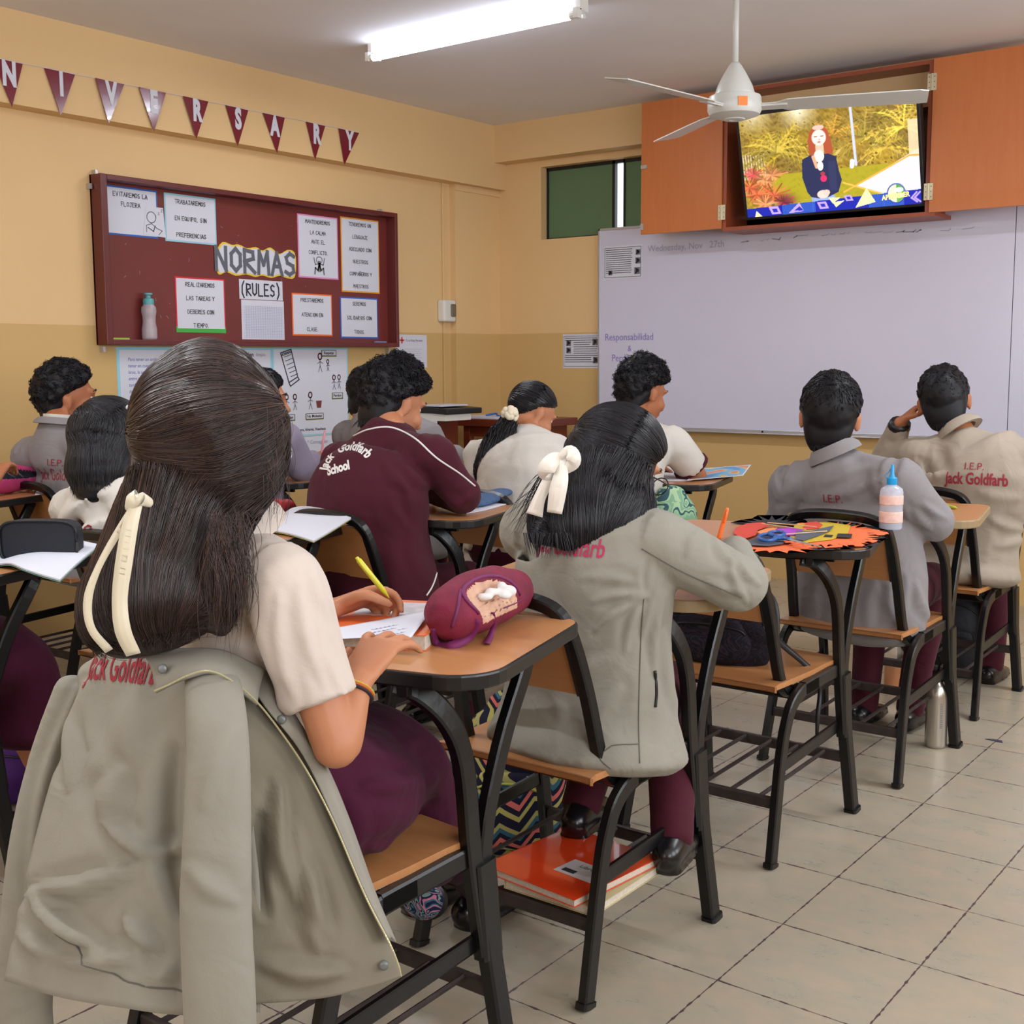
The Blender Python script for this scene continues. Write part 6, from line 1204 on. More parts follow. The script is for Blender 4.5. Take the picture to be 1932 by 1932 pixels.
for x, y, d in ((306, 1262, 1.675), (531, 1358, 1.70), (724, 1822, 1.664)): MB().mat(mat('snap_grey', (120, 124, 122), .4, metal=.3)).lathe([(.0065, -.004), (.0065, .0015), (.003, .0025)], p_(x, y, d), 14, -FW).build('snap_button', None, jk, smooth=True)

# ================= things on the desks =================
TZ = .7601
def solid(name, mb, mt, label, cat, group=None, smooth=False, bevel=0, **k):
    o = mb.build(name, mt, smooth=smooth, bevel=bevel, **k); return tag(o, label, cat, group)
def basis(deg): a = math.radians(deg); return V((math.cos(a), math.sin(a), 0)), V((-math.sin(a), math.cos(a), 0))
def book(name, c, deg, w_, h_, t_, cover, label, cat='book', extra=None, parts=True):
    a, b = basis(deg); c = V(c); r = thing(name, c, label, cat)
    Q = lambda x0, y0, x1, y1, z0, z1: MB().prism([(x0, y0), (x1, y0), (x1, y1), (x0, y1)], z1-z0, c+V((0, 0, z0)), a, b)
    Q(-w_/2+.002, -h_/2+.003, w_/2-.003, h_/2-.003, .0012, t_-.0012).build('pages', mat('page_block', (205, 195, 180), .8, var=.12, scale=160), r)
    m = Q(-w_/2, -h_/2, w_/2, h_/2, 0, .0012); m.prism([(-w_/2, -h_/2), (w_/2, -h_/2), (w_/2, h_/2), (-w_/2, h_/2)], .0012, c+V((0, 0, t_-.0012)), a, b); m.prism([(-w_/2-.001, -h_/2), (-w_/2+.001, -h_/2), (-w_/2+.001, h_/2), (-w_/2-.001, h_/2)], t_, c, a, b); m.build('cover', cover, r)
    if extra: extra(r, c+V((0, 0, t_)), a, b)
    return r
def open_notebook(rowsR, rowsL, label, cover, rule=0):
    r = thing('open_notebook', rowsR[0][0], label, 'notebook')
    lo = lambda rows, dz: [[q-V((0, 0, dz)) for q in rw] for rw in rows]
    m = MB()
    for rows in (rowsR, rowsL):
        if rows: surf([[V((q.x, q.y, max(TZ+.001, q.z-.006))) for q in rw] for rw in rows], .001, 5, mb=m)
    m.build('cover', cover, r, smooth=True, angle=.7)
    for rows in (rowsR, rowsL):
        if rows: surf([[V((q.x, q.y, max(TZ+.006, q.z))) for q in rw] for rw in rows], .004, 5).build('page', 'paper', r, smooth=True, angle=.7)
    return r
mint = mat('mint_cover', (130, 180, 160), .4)
P3 = lambda x, y, z: at(x, y, Z=z)
open_notebook([[P3(52, 1018, .775), P3(72, 1010, .792), P3(95, 1010, .800), P3(140, 1017, .800), P3(187, 1027, .795)], [P3(25, 1040, .772), P3(50, 1034, .785), P3(75, 1036, .79), P3(115, 1046, .785), P3(150, 1058, .778)], [P3(-6, 1064, .770), P3(20, 1062, .778), P3(45, 1072, .775), P3(75, 1082, .771), P3(113, 1093, .767)]],
 [[P3(-60, 1030, .768), P3(0, 1024, .778), P3(35, 1020, .780), P3(52, 1022, .775)], [P3(-90, 1050, .768), P3(-40, 1046, .775), P3(0, 1044, .776), P3(25, 1044, .772)], [P3(-120, 1072, .768), P3(-70, 1068, .772), P3(-30, 1064, .772), P3(-8, 1068, .770)]], 'blank open notebook with mint edge on the left edge desk', mint)
open_notebook([[P3(530, 972, .772), P3(552, 958, .785), P3(580, 955, .795), P3(620, 962, .798), P3(662, 976, .795)], [P3(505, 990, .770), P3(530, 980, .78), P3(560, 978, .785), P3(595, 986, .782), P3(628, 998, .778)], [P3(482, 1006, .768), P3(508, 1000, .772), P3(535, 1003, .772), P3(562, 1010, .770), P3(592, 1020, .766)]],
 [[P3(440, 975, .768), P3(480, 968, .775), P3(510, 968, .778), P3(530, 975, .772)], [P3(420, 990, .768), P3(455, 986, .774), P3(485, 986, .775), P3(505, 992, .770)], [P3(400, 1005, .768), P3(435, 1002, .772), P3(462, 1002, .771), P3(482, 1008, .768)]], 'blank open notebook on the desk of the girl with black bob', mat('yellow_cover', (190, 184, 110), .5))
# red pencil pouch beside it
m = MB(); m.loft([P3(488, 962, .785), P3(515, 956, .79), P3(543, 953, .785)], [(.02, .022), (.024, .03), (.018, .024)], (0, 0, 1), 14, 4); tag(remesh(m, 'red_pouch', mat('red_cloth', (180, 36, 44), .6), None, .005, 3, (), .004, 40), 'small red pencil pouch behind the blank open notebook', 'pencil case')
# textbook and worksheet of the nearest girl
orc = mat('orange_cover', (226, 110, 56), .35)
cb = V((-1.50, 1.60, TZ)); dg = math.degrees(math.atan2(.27, -.13))-90
def tb_extra(r, c, a, b):
    MB().prism([(-.075, -.0), (.085, -.0), (.085, .12), (-.075, .12)], .0006, c, a, b).build('cover_picture', mat('cover_picture', (190, 184, 190), .4, var=.25, scale=30), r)
book('textbook', cb, dg, .215, .29, .027, orc, 'thick textbook with orange cover under a worksheet on the nearest desk', extra=tb_extra)
zt = TZ+.0285
ws = surf([[P3(600, 1190, zt+.001), P3(680, 1176, zt+.001), P3(750, 1163, zt+.004), P3(813, 1151, zt+.012)], [P3(612, 1196, zt), P3(680, 1188, zt+.001), P3(740, 1180, zt+.003), P3(796, 1175, zt+.008)], [P3(622, 1206, zt), P3(680, 1203, zt), P3(730, 1202, zt+.001), P3(776, 1202, zt+.003)]], .0008, 6)
wsr = thing('worksheet', P3(700, 1185, zt), 'white worksheet with handwriting under the hands of the nearest girl', 'sheet of paper'); o = ws.build('page', 'paper', wsr, smooth=True); bw = bvh_of([o]); rn = random.Random(4)
m = MB().mat(mat('pencil_grey', (140, 140, 165), .7))
for k in range(6):
    for j in range(9):
        a = P3(700+8*j-3*k, 1168+5.5*k-1.2*j, zt+.02); hit = bw.ray_cast(a+V((0, 0, .1)), V((0, 0, -1)), .3)
        if hit[0] and rn.random() < .75: q = hit[0]+V((0, 0, .0006)); m.tube([q, q+V((.004, .002, 0)), q+V((.007, .008, 0))], .0004, 4)
m.build('handwriting', None, wsr)
# maroon pencil case, open
def onto(bv, x, y, off=.002):
    v = (at(x, y, d=1)-CAM).normalized(); h = bv.ray_cast(CAM+v*.3, v, 9); return (h[0]-v*off) if h[0] else None
def carve_case(name, N0, F0, rw, hh, mouth, depth, mt, lining, parent, zc):
    "soft case: rounded loft whose mouth is pushed in and lined"
    ax = (V(F0)-V(N0)); L_ = ax.length; ax.normalize(); sd = ax.cross(V((0, 0, 1))).normalized(); m = MB()
    m.loft([V(N0)+V((0, 0, zc)), V(N0)+ax*L_*.3+V((0, 0, zc*1.08)), V(N0)+ax*L_*.65+V((0, 0, zc*1.05)), V(F0)+V((0, 0, zc*.9))], [(rw*.95, hh*.92), (rw*1.05, hh*1.05), (rw*1.0, hh*1.02), (rw*.78, hh*.8)], sd, 28, 6)
    o = remesh(m, name, mt, parent, .0035, 3, (), .0025, 30, None, 9); me = o.data; off = wloc(o); me.materials.append(lining if not isinstance(lining, str) else M[lining])
    mc, mr1, mr2, mn = mouth; a1, a2 = V(mr1), V(mr2); l1, l2 = a1.length, a2.length; a1.normalize(); a2.normalize(); mn = V(mn).normalized(); ins = []
    for v in me.vertices:
        p = v.co+off-V(mc); u, w2 = p.dot(a1)/l1, p.dot(a2)/l2; q = u*u+w2*w2; front = v.normal.dot(mn) > 0
        k = 0
        if q < 1 and front: k = min(1, (1-q)*1.7)*max(0, min(1, (v.normal.dot(mn)-.15)*2)); v.co -= mn*(depth*k*k*(3-2*k))
        ins.append(q < .92 and front)
    for p in me.polygons:
        if all(ins[i] for i in p.vertices): p.material_index = 1
    me.update(); q = o.modifiers.new('s', 'SMOOTH'); q.iterations = 5; q.factor = .5; return o, ax, sd
mp = mat('maroon_canvas', (118, 22, 52), .75, var=.25, scale=25, bump=.15, bscale=300); lp = mat('peach_lining', (206, 164, 140), .8, var=.12, scale=40)
pc = thing('pencil_case', (-1.35, 1.70, TZ), 'maroon canvas pencil case lying open with pale lining and tissue inside', 'pencil case')
N0, F0 = V((-1.340, 1.585, TZ)), V((-1.395, 1.835, TZ)); mc = at(943, 1112, d=2.145)
q1 = (at(1000, 1092, d=2.20)-at(885, 1150, d=2.10))*.54; q2 = (at(925, 1078, d=2.2)-at(955, 1160, d=2.1)); q2 = q2*.34
o, ax, sd = carve_case('body', N0, F0, .050, .052, (mc, q1, q2-q1*(q2.dot(q1)/q1.length_squared), (.45, -.35, .85)), .024, mp, lp, pc, .054)
bo = bvh_of([o]); dn = V((.45, -.35, .85)).normalized(); e1 = q1; e2 = q2-q1*(q2.dot(q1)/q1.length_squared); lip = []
for k in range(33):
    t = 2*PI*k/32; p = mc+e1*(1.04*math.cos(t))+e2*(1.06*math.sin(t)); hit = bo.ray_cast(p+dn*.12, -dn, .3)
    if hit[0]: lip.append(hit[0]+dn*.001)
MB().mat(mat('purple_piping', (110, 30, 84), .6)).tube(lip, .0035, 6).build('zip_edge', None, pc, smooth=True)
m = MB(); rn = random.Random(6)
for k in range(9): m.ell(mc-dn*.010+e1*rn.uniform(-.4, .35)+e2*rn.uniform(-.3, .3), (rn.uniform(.008, .016), rn.uniform(.008, .016), rn.uniform(.006, .010)), Matrix.Rotation(rn.uniform(0, 3), 3, 'Z'), 9, 6)
tag(remesh(m, 'tissue', mat('tissue_white', (220, 214, 212), .9), pc, .003, 1, (), .003, 60))
def strap_on(bv, pts, wid, name, mt, parent):
    P = [onto(bv, x, y, .004) for x, y in pts]; P = [(p if p else at(x, y, Z=TZ+.004)) for p, (x, y) in zip(P, pts)]
    st = MB(); strip(st, P, wid, -FW+UP*.3, .002); return st.build(name, mt, parent, smooth=True)
pw = mat('purple_webbing', (112, 24, 84), .7); strap_on(bo, [(900, 1168), (885, 1200), (850, 1219), (824, 1214), (817, 1186)], [.016, .018, .015, .012, .010], 'strap', pw, pc)
strap_on(bo, [(930, 1155), (932, 1178), (926, 1198), (918, 1214)], [.006, .009, .011, .012], 'zip_pull', pw, pc); strap_on(bo, [(1000, 1088), (1008, 1102), (1014, 1118), (1019, 1136)], [.004, .007, .008, .008], 'zip_pull', pw, pc)
seam([at(870, 1112, d=2.1), at(865, 1145, d=2.1), at(855, 1180, d=2.1)], bo, -FW, pc, .003, MATS['purple_piping'], 'piping'); seam([at(950, 1165, d=2.0), at(985, 1155, d=2.0), at(1024, 1128, d=2.0)], bo, -FW, pc, .0012, MATS['purple_piping'], 'seam')
# pens in hands
def pen(name, tip, end, r_, mt, label, tipm='alu', clip=True):
    tip, end = V(tip), V(end); d = (end-tip); L_ = d.length; r = thing(name, tip, label, 'pen')
    MB().lathe([(.001, 0), (r_*.45, .006), (r_*.9, .016), (r_, .02), (r_, L_*.93), (r_*.75, L_*.95), (r_*.6, L_)], tip, 12, d).build('barrel', mt, r, smooth=True, angle=.6)
    if clip:
        e = d.normalized(); s_ = (-FW-e*(-FW).dot(e)).normalized(); MB().loft([tip+e*L_*.62+s_*r_*1.5, tip+e*L_*.8+s_*r_*1.9, tip+e*L_*.93+s_*r_], [r_*.4, r_*.45, r_*.5], s_, 8, 2).build('clip', mt, r, smooth=True)
    return r
yl = mat('yellow_plastic', (206, 200, 50), .3); og = mat('orange_plastic', (240, 110, 40), .3)
pen('ballpoint_pen', at(734, 1128, d=2.20), at(673, 1052, d=2.16), .0052, yl, 'yellow ballpoint pen held by the nearest girl')
pen('ballpoint_pen', at(1352, 1030, d=2.80), at(1373, 958, d=2.80), .0052, og, 'orange ballpoint pen held by the girl with white bow')
pen('pencil', at(606, 858, d=5.14), at(613, 812, d=5.14), .005, mat('pink_plastic', (236, 150, 160), .4), 'pink pencil in the raised hand of the mauve jacket student', clip=False)
pen('ballpoint_pen', at(846, 874, d=5.30), at(859, 846, d=5.30), .006, mat('blue_plastic', (30, 50, 150), .3), 'blue ballpoint pen above the shoulder of the maroon tracksuit', clip=False)
pen('pencil', at(1310, 876, d=5.28), at(1328, 862, d=5.28), .004, 'white', 'pale pencil in the hand of the boy in white T-shirt', clip=False)
pen('felt_pen', at(1806, 959, Z=TZ+.006), at(1768, 949, Z=TZ+.006), .0055, mat('lime_pen', (190, 200, 50), .4), 'lime felt pen lying on the desk behind the head scratching boy', clip=False)
# paper cut-outs on the empty desk
cut = thing('paper_cutouts', (-1.40, 3.15, TZ), 'pile of paper cut-outs with orange flames, yellow face and dark grey shapes', 'craft paper'); cm = lambda n, c: mat('craft_'+n, c, .75)
def piece(pts, z, mt, name, th=.0012): 
    P = [at(x, y, Z=TZ+z) for x, y in pts]; n = len(P); vs = [tuple(p) for p in P]+[tuple(p+V((0, 0, th))) for p in P]
    bm = bmesh.new(); bv = [bm.verts.new(v) for v in vs]; bm.faces.new(bv[n:]); bm.faces.new(bv[:n][::-1])
    for i in range(n): bm.faces.new((bv[i], bv[(i+1) % n], bv[n+(i+1) % n], bv[n+i]))
    bmesh.ops.triangulate(bm, faces=[f for f in bm.faces if len(f.verts) > 4]); me = bpy.data.meshes.new(name); bm.to_mesh(me); bm.free(); me.materials.append(mt)
    o = bpy.data.objects.new(name, me); COL.objects.link(o); o.parent = cut; o.location = -wloc(cut); return o
def flames(c, rx, ry, n, amp, seed, a0=0, a1=360):
    rr_ = random.Random(seed); P = []
    for k in range(n):
        for f, u in ((1, 0), (1+amp*rr_.uniform(.6, 1.2), .45), (1.02, .75)):
            a = math.radians(a0+(a1-a0)*(k+u)/n); P.append((c[0]+rx*f*math.cos(a), c[1]-ry*f*math.sin(a)))
    return P
blk, fl_, yel, red_, dg_, pur, lor = cm('black', (36, 34, 42)), cm('flame', (238, 112, 60)), cm('yellow', (200, 170, 40)), cm('red', (208, 66, 50)), cm('grey', (84, 88, 104)), cm('purple', (168, 60, 190)), cm('light_orange', (240, 140, 80))
piece(flames((1560, 1012), 92, 22, 26, .30, 1), .001, blk, 'backing_sheet'); piece(flames((1558, 1010), 80, 18, 30, .42, 2), .004, fl_, 'flame_ring'); piece([(1500, 990), (1560, 985), (1605, 992), (1600, 1006), (1570, 1018), (1520, 1024), (1490, 1014)], .007, yel, 'yellow_face')
piece([(1557, 1009), (1572, 1010), (1569, 1014), (1554, 1013)], .0085, blk, 'eye'); piece([(1581, 1007), (1608, 1008), (1606, 1015), (1578, 1014)], .0085, blk, 'eye')
piece([(1383, 1005), (1390, 995), (1410, 988), (1440, 986), (1452, 992), (1430, 1000), (1426, 1010), (1408, 1016), (1392, 1012)], .006, red_, 'red_disc'); piece([(1513, 1000), (1520, 987), (1540, 984), (1552, 990), (1545, 997), (1520, 999)], .010, red_, 'red_disc')
piece([(1405, 1022), (1440, 1012), (1480, 1016), (1478, 1026), (1450, 1030), (1420, 1029)], .008, dg_, 'grey_shape'); piece([(1502, 1003), (1530, 1002), (1556, 996), (1573, 992), (1565, 1002), (1540, 1012), (1515, 1020), (1500, 1018)], .011, dg_, 'grey_shape')
piece([(1464, 998), (1500, 996), (1515, 1001), (1500, 1010), (1475, 1011)], .010, pur, 'purple_shape'); piece([(1428, 1004), (1445, 998), (1466, 996), (1466, 1006), (1440, 1010)], .008, lor, 'orange_shape'); piece(flames((1455, 990), 38, 9, 9, .9, 5, 0, 180)+[(1417, 990)], .003, blk, 'black_flame'); piece(flames((1470, 1030), 60, 10, 16, .55, 7), .002, fl_, 'flame_strip')
for k, (x0, y0, x1, y1) in enumerate(((1437, 988, 1520, 999), (1448, 986, 1540, 994), (1480, 1008, 1560, 1002))):
    a, b = at(x0, y0, Z=TZ+.015), at(x1, y1, Z=TZ+.015); tag(MB().mat(mat('pale_wood', (210, 176, 130), .6)).lathe([(.0016, 0), (.0016, (b-a).length)], a, 8, b-a).build('wooden_stick', None), 'thin wooden craft stick, %s of the three on the cut-outs' % ('longest left', 'rearmost', 'front')[k], 'stick', 'wooden craft sticks')
# scissors
sc = thing('scissors', at(1470, 1012, Z=TZ+.015), 'scissors with blue handles lying on the paper cut-outs', 'scissors'); zs = TZ+.018; bl = mat('blue_handle', (40, 92, 160), .35)
for (cx_, cy_, w2, h2) in ((1448, 1014, 17, 6), (1465, 1007, 15, 4)):
    MB().mat(bl).tube([at(cx_+w2*math.cos(t), cy_+h2*math.sin(t), Z=zs) for t in np.linspace(0, 2*PI, 20)], .005, 8).build('handle', None, sc, smooth=True)
MB().mat(bl).loft([at(1462, 1015, Z=zs), at(1478, 1015, Z=zs), at(1490, 1017, Z=zs)], [(.012, .005)]*3, (0, 1, 0), 10, 3).build('grip', None, sc, smooth=True)
MB().mat('alu').loft([at(1488, 1017, Z=zs), at(1520, 1025, Z=zs), at(1549, 1031, Z=zs)], [(.009, .0015), (.008, .0012), (.002, .001)], (0, 1, 0), 10, 3).build('blade', None, sc, smooth=True)
# glue bottle
gb = V((-1.24, 3.432, TZ)); gr = thing('glue_bottle', gb, 'clear glue bottle with blue nozzle cap standing on the empty desk', 'bottle')
MB().lathe([(.001, .001), (.030, .001), (.0325, .006), (.0325, .108), (.030, .118), (.018, .126), (.014, .128), (.014, .132)], gb, 28).build('body', mat('clear_plastic', (214, 216, 232), .15, alpha=.55), gr, smooth=True, angle=.8)
MB().lathe([(.001, .003), (.0295, .003), (.030, .008), (.030, .045), (.001, .045)], gb, 24).build('glue', mat('clear_glue', (180, 190, 214), .2, alpha=.5), gr, smooth=True, angle=.8)
MB().lathe([(.0330, .072), (.0332, .074), (.0332, .096), (.0330, .098)], gb, 28).build('label', mat('label_pink', (226, 190, 180), .5, var=.12, scale=80), gr, smooth=True); MB().lathe([(.0330, .020), (.0332, .022), (.0332, .050), (.0330, .052)], gb, 28).build('label', MATS['label_pink'], gr, smooth=True)
cbm = mat('cyan_plastic', (24, 150, 214), .35); MB().lathe([(.0135, .128), (.0145, .13), (.0145, .148), (.012, .150), (.008, .152), (.0055, .160), (.004, .185), (.002, .188)], gb, 20).build('nozzle', cbm, gr, smooth=True, angle=.6)
MB().mat(cbm).tube([gb+V((-.014, 0, .145)), gb+V((-.020, 0, .155)), gb+V((-.010, .002, .166)), gb+V((-.004, 0, .176))], .0014, 6, 4).build('cap_strap', None, gr)
# denim case and sheet on the tracksuit boy's desk
dn_ = thing('denim_pouch', at(915, 950, Z=TZ), 'flat blue denim pencil pouch under the elbow of the tracksuit boy', 'pencil case'); m = MB(); m.loft([at(880, 950, Z=TZ+.018), at(915, 940, Z=TZ+.020), at(952, 926, Z=TZ+.018)], [(.045, .012), (.055, .016), (.040, .012)], (0, 1, 0), 16, 4)
remesh(m, 'body', mat('denim', (64, 92, 130), .85, var=.15, scale=60, bump=.2, bscale=400), dn_, .005, 3, (), .003, 25)
tag(surf([[at(868, 962, Z=TZ+.003), at(915, 950, Z=TZ+.004), at(955, 940, Z=TZ+.005)], [at(880, 968, Z=TZ+.003), at(915, 962, Z=TZ+.003), at(958, 950, Z=TZ+.003)]], .002, 4).build('loose_sheet', 'paper', loc=at(915, 955, Z=TZ)), 'white paper under the denim pouch', 'sheet of paper')
# notebook and coloured map on the T-shirt boy's desk
tag(surf([[at(1190, 888, Z=TZ+.004), at(1240, 881, Z=TZ+.012), at(1278, 880, Z=TZ+.006)], [at(1200, 896, Z=TZ+.004), at(1250, 892, Z=TZ+.010), at(1290, 892, Z=TZ+.005)], [at(1215, 905, Z=TZ+.004), at(1262, 905, Z=TZ+.006), at(1305, 905, Z=TZ+.004)]], .005, 5).build('notebook', 'paper', loc=at(1250, 895, Z=TZ)), 'white notebook under the arm of the boy in white T-shirt', 'notebook')
def paint_map(U, W_):
    C = np.zeros(U.shape+(3,)); C[:] = (.45, .70, .86); n = np.sin(U*9+2*np.sin(W_*7))+np.sin(W_*11+U*5+1.5*np.sin(U*8)); m_ = (n > .5); C[m_] = (.88, .76, .45); m2 = n > 1.15; C[m2] = (.90, .52, .36); m3 = (n < -1.2); C[m3] = (.30, .58, .80); e_ = (U < .03)|(U > .97)|(W_ < .04)|(W_ > .96); C[e_] = (.88, .92, .96); return C
a0, a1, a3 = at(1296, 906, Z=TZ+.009), at(1402, 897, Z=TZ+.009), at(1322, 884, Z=TZ+.009); mo = painted_grid(60, 40, a0, (a1-a0).normalized(), (a3-a0).normalized(), (a1-a0).length, (a3-a0).length, paint_map, vcol_mat('map_print', .45), 'world_map', None)
tag(mo, 'coloured printed map sheet sticking out over the front desk by the whiteboard', 'map'); s_ = mo.modifiers.new('s', 'SOLIDIFY'); s_.thickness = .001
# pink pencil case and papers, far left
pk = thing('pencil_case', at(30, 935, Z=TZ), 'pink pencil case with open grey zip at the left edge', 'pencil case')
mcp = at(20, 893, d=at(30, 932, Z=TZ).dot(FW)-CAM.dot(FW)); o, ax, sd = carve_case('body', at(-45, 940, Z=TZ), at(55, 925, Z=TZ), .045, .052, (mcp, RT*.065, UP*.022, -FW*.7+UP*.7), .03, mat('pink_canvas', (206, 70, 130), .7, var=.12, scale=30), mat('dark_lining', (24, 26, 38), .8), pk, .054)
bo = bvh_of([o]); lip = []; dn = (-FW*.7+UP*.7).normalized()
for k in range(25):
    t = 2*PI*k/24; hit = bo.ray_cast(mcp+RT*(.068*math.cos(t))+UP*(.024*math.sin(t))+dn*.1, -dn, .3)
    if hit[0]: lip.append(hit[0])
if len(lip) > 3: MB().mat(mat('grey_zip', (120, 110, 124), .5)).tube(lip, .003, 6).build('zip_edge', None, pk, smooth=True)
for k, (q, lb) in enumerate((([(62, 925), (70, 908), (112, 905), (105, 918)], 'folded white paper beside the pink pencil case'), ([(66, 932), (72, 920), (88, 922), (84, 931)], 'small white paper slip in front of the folded paper'))):
    P = [at(x, y, Z=TZ+.003+.006*(k == 0)) for x, y in q]; tag(surf([[P[1], P[2]], [P[0], P[3]]], .003, 3).build('paper_sheet', 'paper', loc=P[0]), lb, 'sheet of paper')
# black case standing on the left edge desk
bk = thing('pencil_case', at(70, 1010, Z=TZ), 'large black zipped case standing behind the notebook with mint edge', 'pencil case'); m = MB()
cC = [at(x, y, d=2.92) for x, y in ((0, 985), (150, 985))]; e1 = (cC[1]-cC[0]).normalized()
pl_ = [(x*.19/150*1.0, y) for x, y in ()]
O_ = at(72, 1022, d=2.98); O_.z = TZ; W2, H2 = .095, .105; prof = []
for k in range(28):
    t = 2*PI*k/28; cx_, cz_ = math.cos(t), math.sin(t); prof.append((W2*math.copysign(abs(cx_)**.45, cx_), H2/2+H2/2*math.copysign(abs(cz_)**.45, cz_)))
MB().prism(prof, .055, O_-e1*0, e1, (0, 0, 1), V((-e1.y, e1.x, 0))).build('body', mat('black_mesh', (22, 26, 36), .7, bump=.2, bscale=500), bk, bevel=.008)
ed = [O_+e1*(x*1.0)+V((0, 0, z)) for x, z in prof]; MB().mat('blackp').tube(ed+[ed[0]], .0035, 6).build('piping', None, bk, smooth=True)
# dark floral pencil case on the hidden student's desk
m = MB(); m.loft([at(790, 842, d=5.30), at(810, 838, d=5.28), at(830, 842, d=5.26)], [(.03, .035), (.035, .042), (.03, .035)], RT, 14, 4); o = tag(remesh(m, 'pencil_case', mat('floral_dark', (70, 50, 110), .6, var=.9, scale=28), None, .008, 3), 'dark purple patterned pencil case beyond the maroon tracksuit shoulder', 'pencil case')

# ================= bags, books and bottles below =================
def pattern_mat(name, cols, sc=18, kind='zig'):
    m = mat(name, cols[0], .75, spec=.2); N, L, b = nodes(m); tc = N.new('ShaderNodeTexCoord'); s = N.new('ShaderNodeSeparateXYZ'); L.new(tc.outputs['Object'], s.inputs[0])
    if kind == 'zig':
        pp = N.new('ShaderNodeMath'); pp.operation = 'PINGPONG'; pp.inputs[1].default_value = .045; L.new(s.outputs[0], pp.inputs[0]); pa = N.new('ShaderNodeMath'); pa.operation = 'PINGPONG'; pa.inputs[1].default_value = .05; L.new(s.outputs[1], pa.inputs[0])
        a = N.new('ShaderNodeMath'); a.operation = 'ADD'; L.new(s.outputs[2], a.inputs[0]); L.new(pp.outputs[0], a.inputs[1]); a2 = N.new('ShaderNodeMath'); a2.operation = 'SUBTRACT'; L.new(a.outputs[0], a2.inputs[0]); L.new(pa.outputs[0], a2.inputs[1]); k = N.new('ShaderNodeMath'); k.operation = 'MULTIPLY'; k.inputs[1].default_value = sc; L.new(a2.outputs[0], k.inputs[0]); f = N.new('ShaderNodeMath'); f.operation = 'FRACT'; L.new(k.outputs[0], f.inputs[0]); src = f.outputs[0]
    else:
        n = N.new('ShaderNodeTexNoise'); n.inputs['Scale'].default_value = sc; n.inputs['Detail'].default_value = 1; n.inputs['Distortion'].default_value = 2.5; L.new(tc.outputs['Object'], n.inputs['Vector']); k = N.new('ShaderNodeMath'); k.operation = 'MULTIPLY'; k.inputs[1].default_value = 5; L.new(n.outputs['Fac'], k.inputs[0]); f = N.new('ShaderNodeMath'); f.operation = 'FRACT'; L.new(k.outputs[0], f.inputs[0]); src = f.outputs[0]
    cr = N.new('ShaderNodeValToRGB'); cr.color_ramp.interpolation = 'CONSTANT'; e = cr.color_ramp; n_ = len(cols)
    e.elements[0].position = 0; e.elements[0].color = (*lin(cols[0]), 1); e.elements[1].position = 1/n_; e.elements[1].color = (*lin(cols[1]), 1)
    for i in range(2, n_): q = e.elements.new(i/n_); q.color = (*lin(cols[i]), 1)
    L.new(src, cr.inputs[0]); L.new(cr.outputs[0], b.inputs['Base Color']); return m
nv = (22, 22, 44); zig = pattern_mat('chevron_print', [nv, (170, 160, 90), nv, (196, 100, 92), nv, (50, 92, 110), (160, 152, 92), nv], 9)
def backpack(name, c, w_, d_, h_, mt, label, deg=0, pocket=True, strapm='blackp', zipc=None, seed=5, handle=True):
    "soft rounded backpack standing on c"
    c = V(c); a, b = basis(deg); r = thing(name, c, label, 'backpack'); m = MB()
    m.loft([c+V((0, 0, h_*.10)), c+V((0, 0, h_*.45)), c+V((0, 0, h_*.8)), c+V((0, 0, h_*.93))], [(w_*.48, d_*.46), (w_*.5, d_*.5), (w_*.42, d_*.42), (w_*.26, d_*.28)], a, 24, 5); body = remesh(m, 'body', mt, r, .007, 4, (), .004, 18, None, seed)
    f = -b
    if pocket:
        m = MB(); q = c+f*d_*.42; m.loft([q+V((0, 0, h_*.12)), q+V((0, 0, h_*.3)), q+V((0, 0, h_*.52))], [(w_*.36, d_*.16), (w_*.38, d_*.2), (w_*.30, d_*.12)], a, 20, 5); remesh(m, 'pocket', mt, r, .006, 4, (), .003, 20, None, seed+1)
    bv = bvh_of([o for o in r.children]); zc = zipc or M['blackp']
    seam([c+a*(w_*.46*math.cos(t))+V((0, 0, h_*(.50+.36*math.sin(t))))+f*.02 for t in np.linspace(0, PI, 9)], bv, f, r, .004, zc, 'zip')
    if pocket: seam([c+a*(w_*.34*math.cos(t))+V((0, 0, h_*(.40+.10*math.sin(t)))) for t in np.linspace(0, PI, 7)], bv, f, r, .0035, zc, 'zip')
    if handle: 
        st = MB(); strip(st, [c+V((0, 0, h_*.9))+b*d_*.3-a*.04, c+V((0, 0, h_*.9+.035))+b*d_*.35, c+V((0, 0, h_*.9))+b*d_*.3+a*.04], [.02, .022, .02], f); st.build('handle', strapm, r, smooth=True)
        for sg in (-1, 1): st = MB(); strip(st, [c+V((0, 0, h_*.9))+b*d_*.45+a*sg*w_*.2, c+V((0, 0, h_*.6))+b*d_*.72+a*sg*w_*.32, c+V((0, 0, h_*.15))+b*d_*.5+a*sg*w_*.42], [.045, .05, .03], b, .006); st.build('shoulder_strap', strapm, r, smooth=True)
    return r
lz = mat('lime_zip', (150, 160, 70), .6)
backpack('backpack', (-1.825, 2.40, .0), .27, .16, .40, zig, 'chevron patterned backpack on the floor beside the desk of the bow girl', 25, zipc=lz)
backpack('backpack', (-1.51, 2.905, .446), .30, .16, .22, pattern_mat('dark_paisley', [(20, 18, 26), (34, 30, 40), (22, 20, 30), (44, 34, 44)], 12, 'noise'), 'black paisley backpack lying on the seat of the empty desk', 5, seed=8)
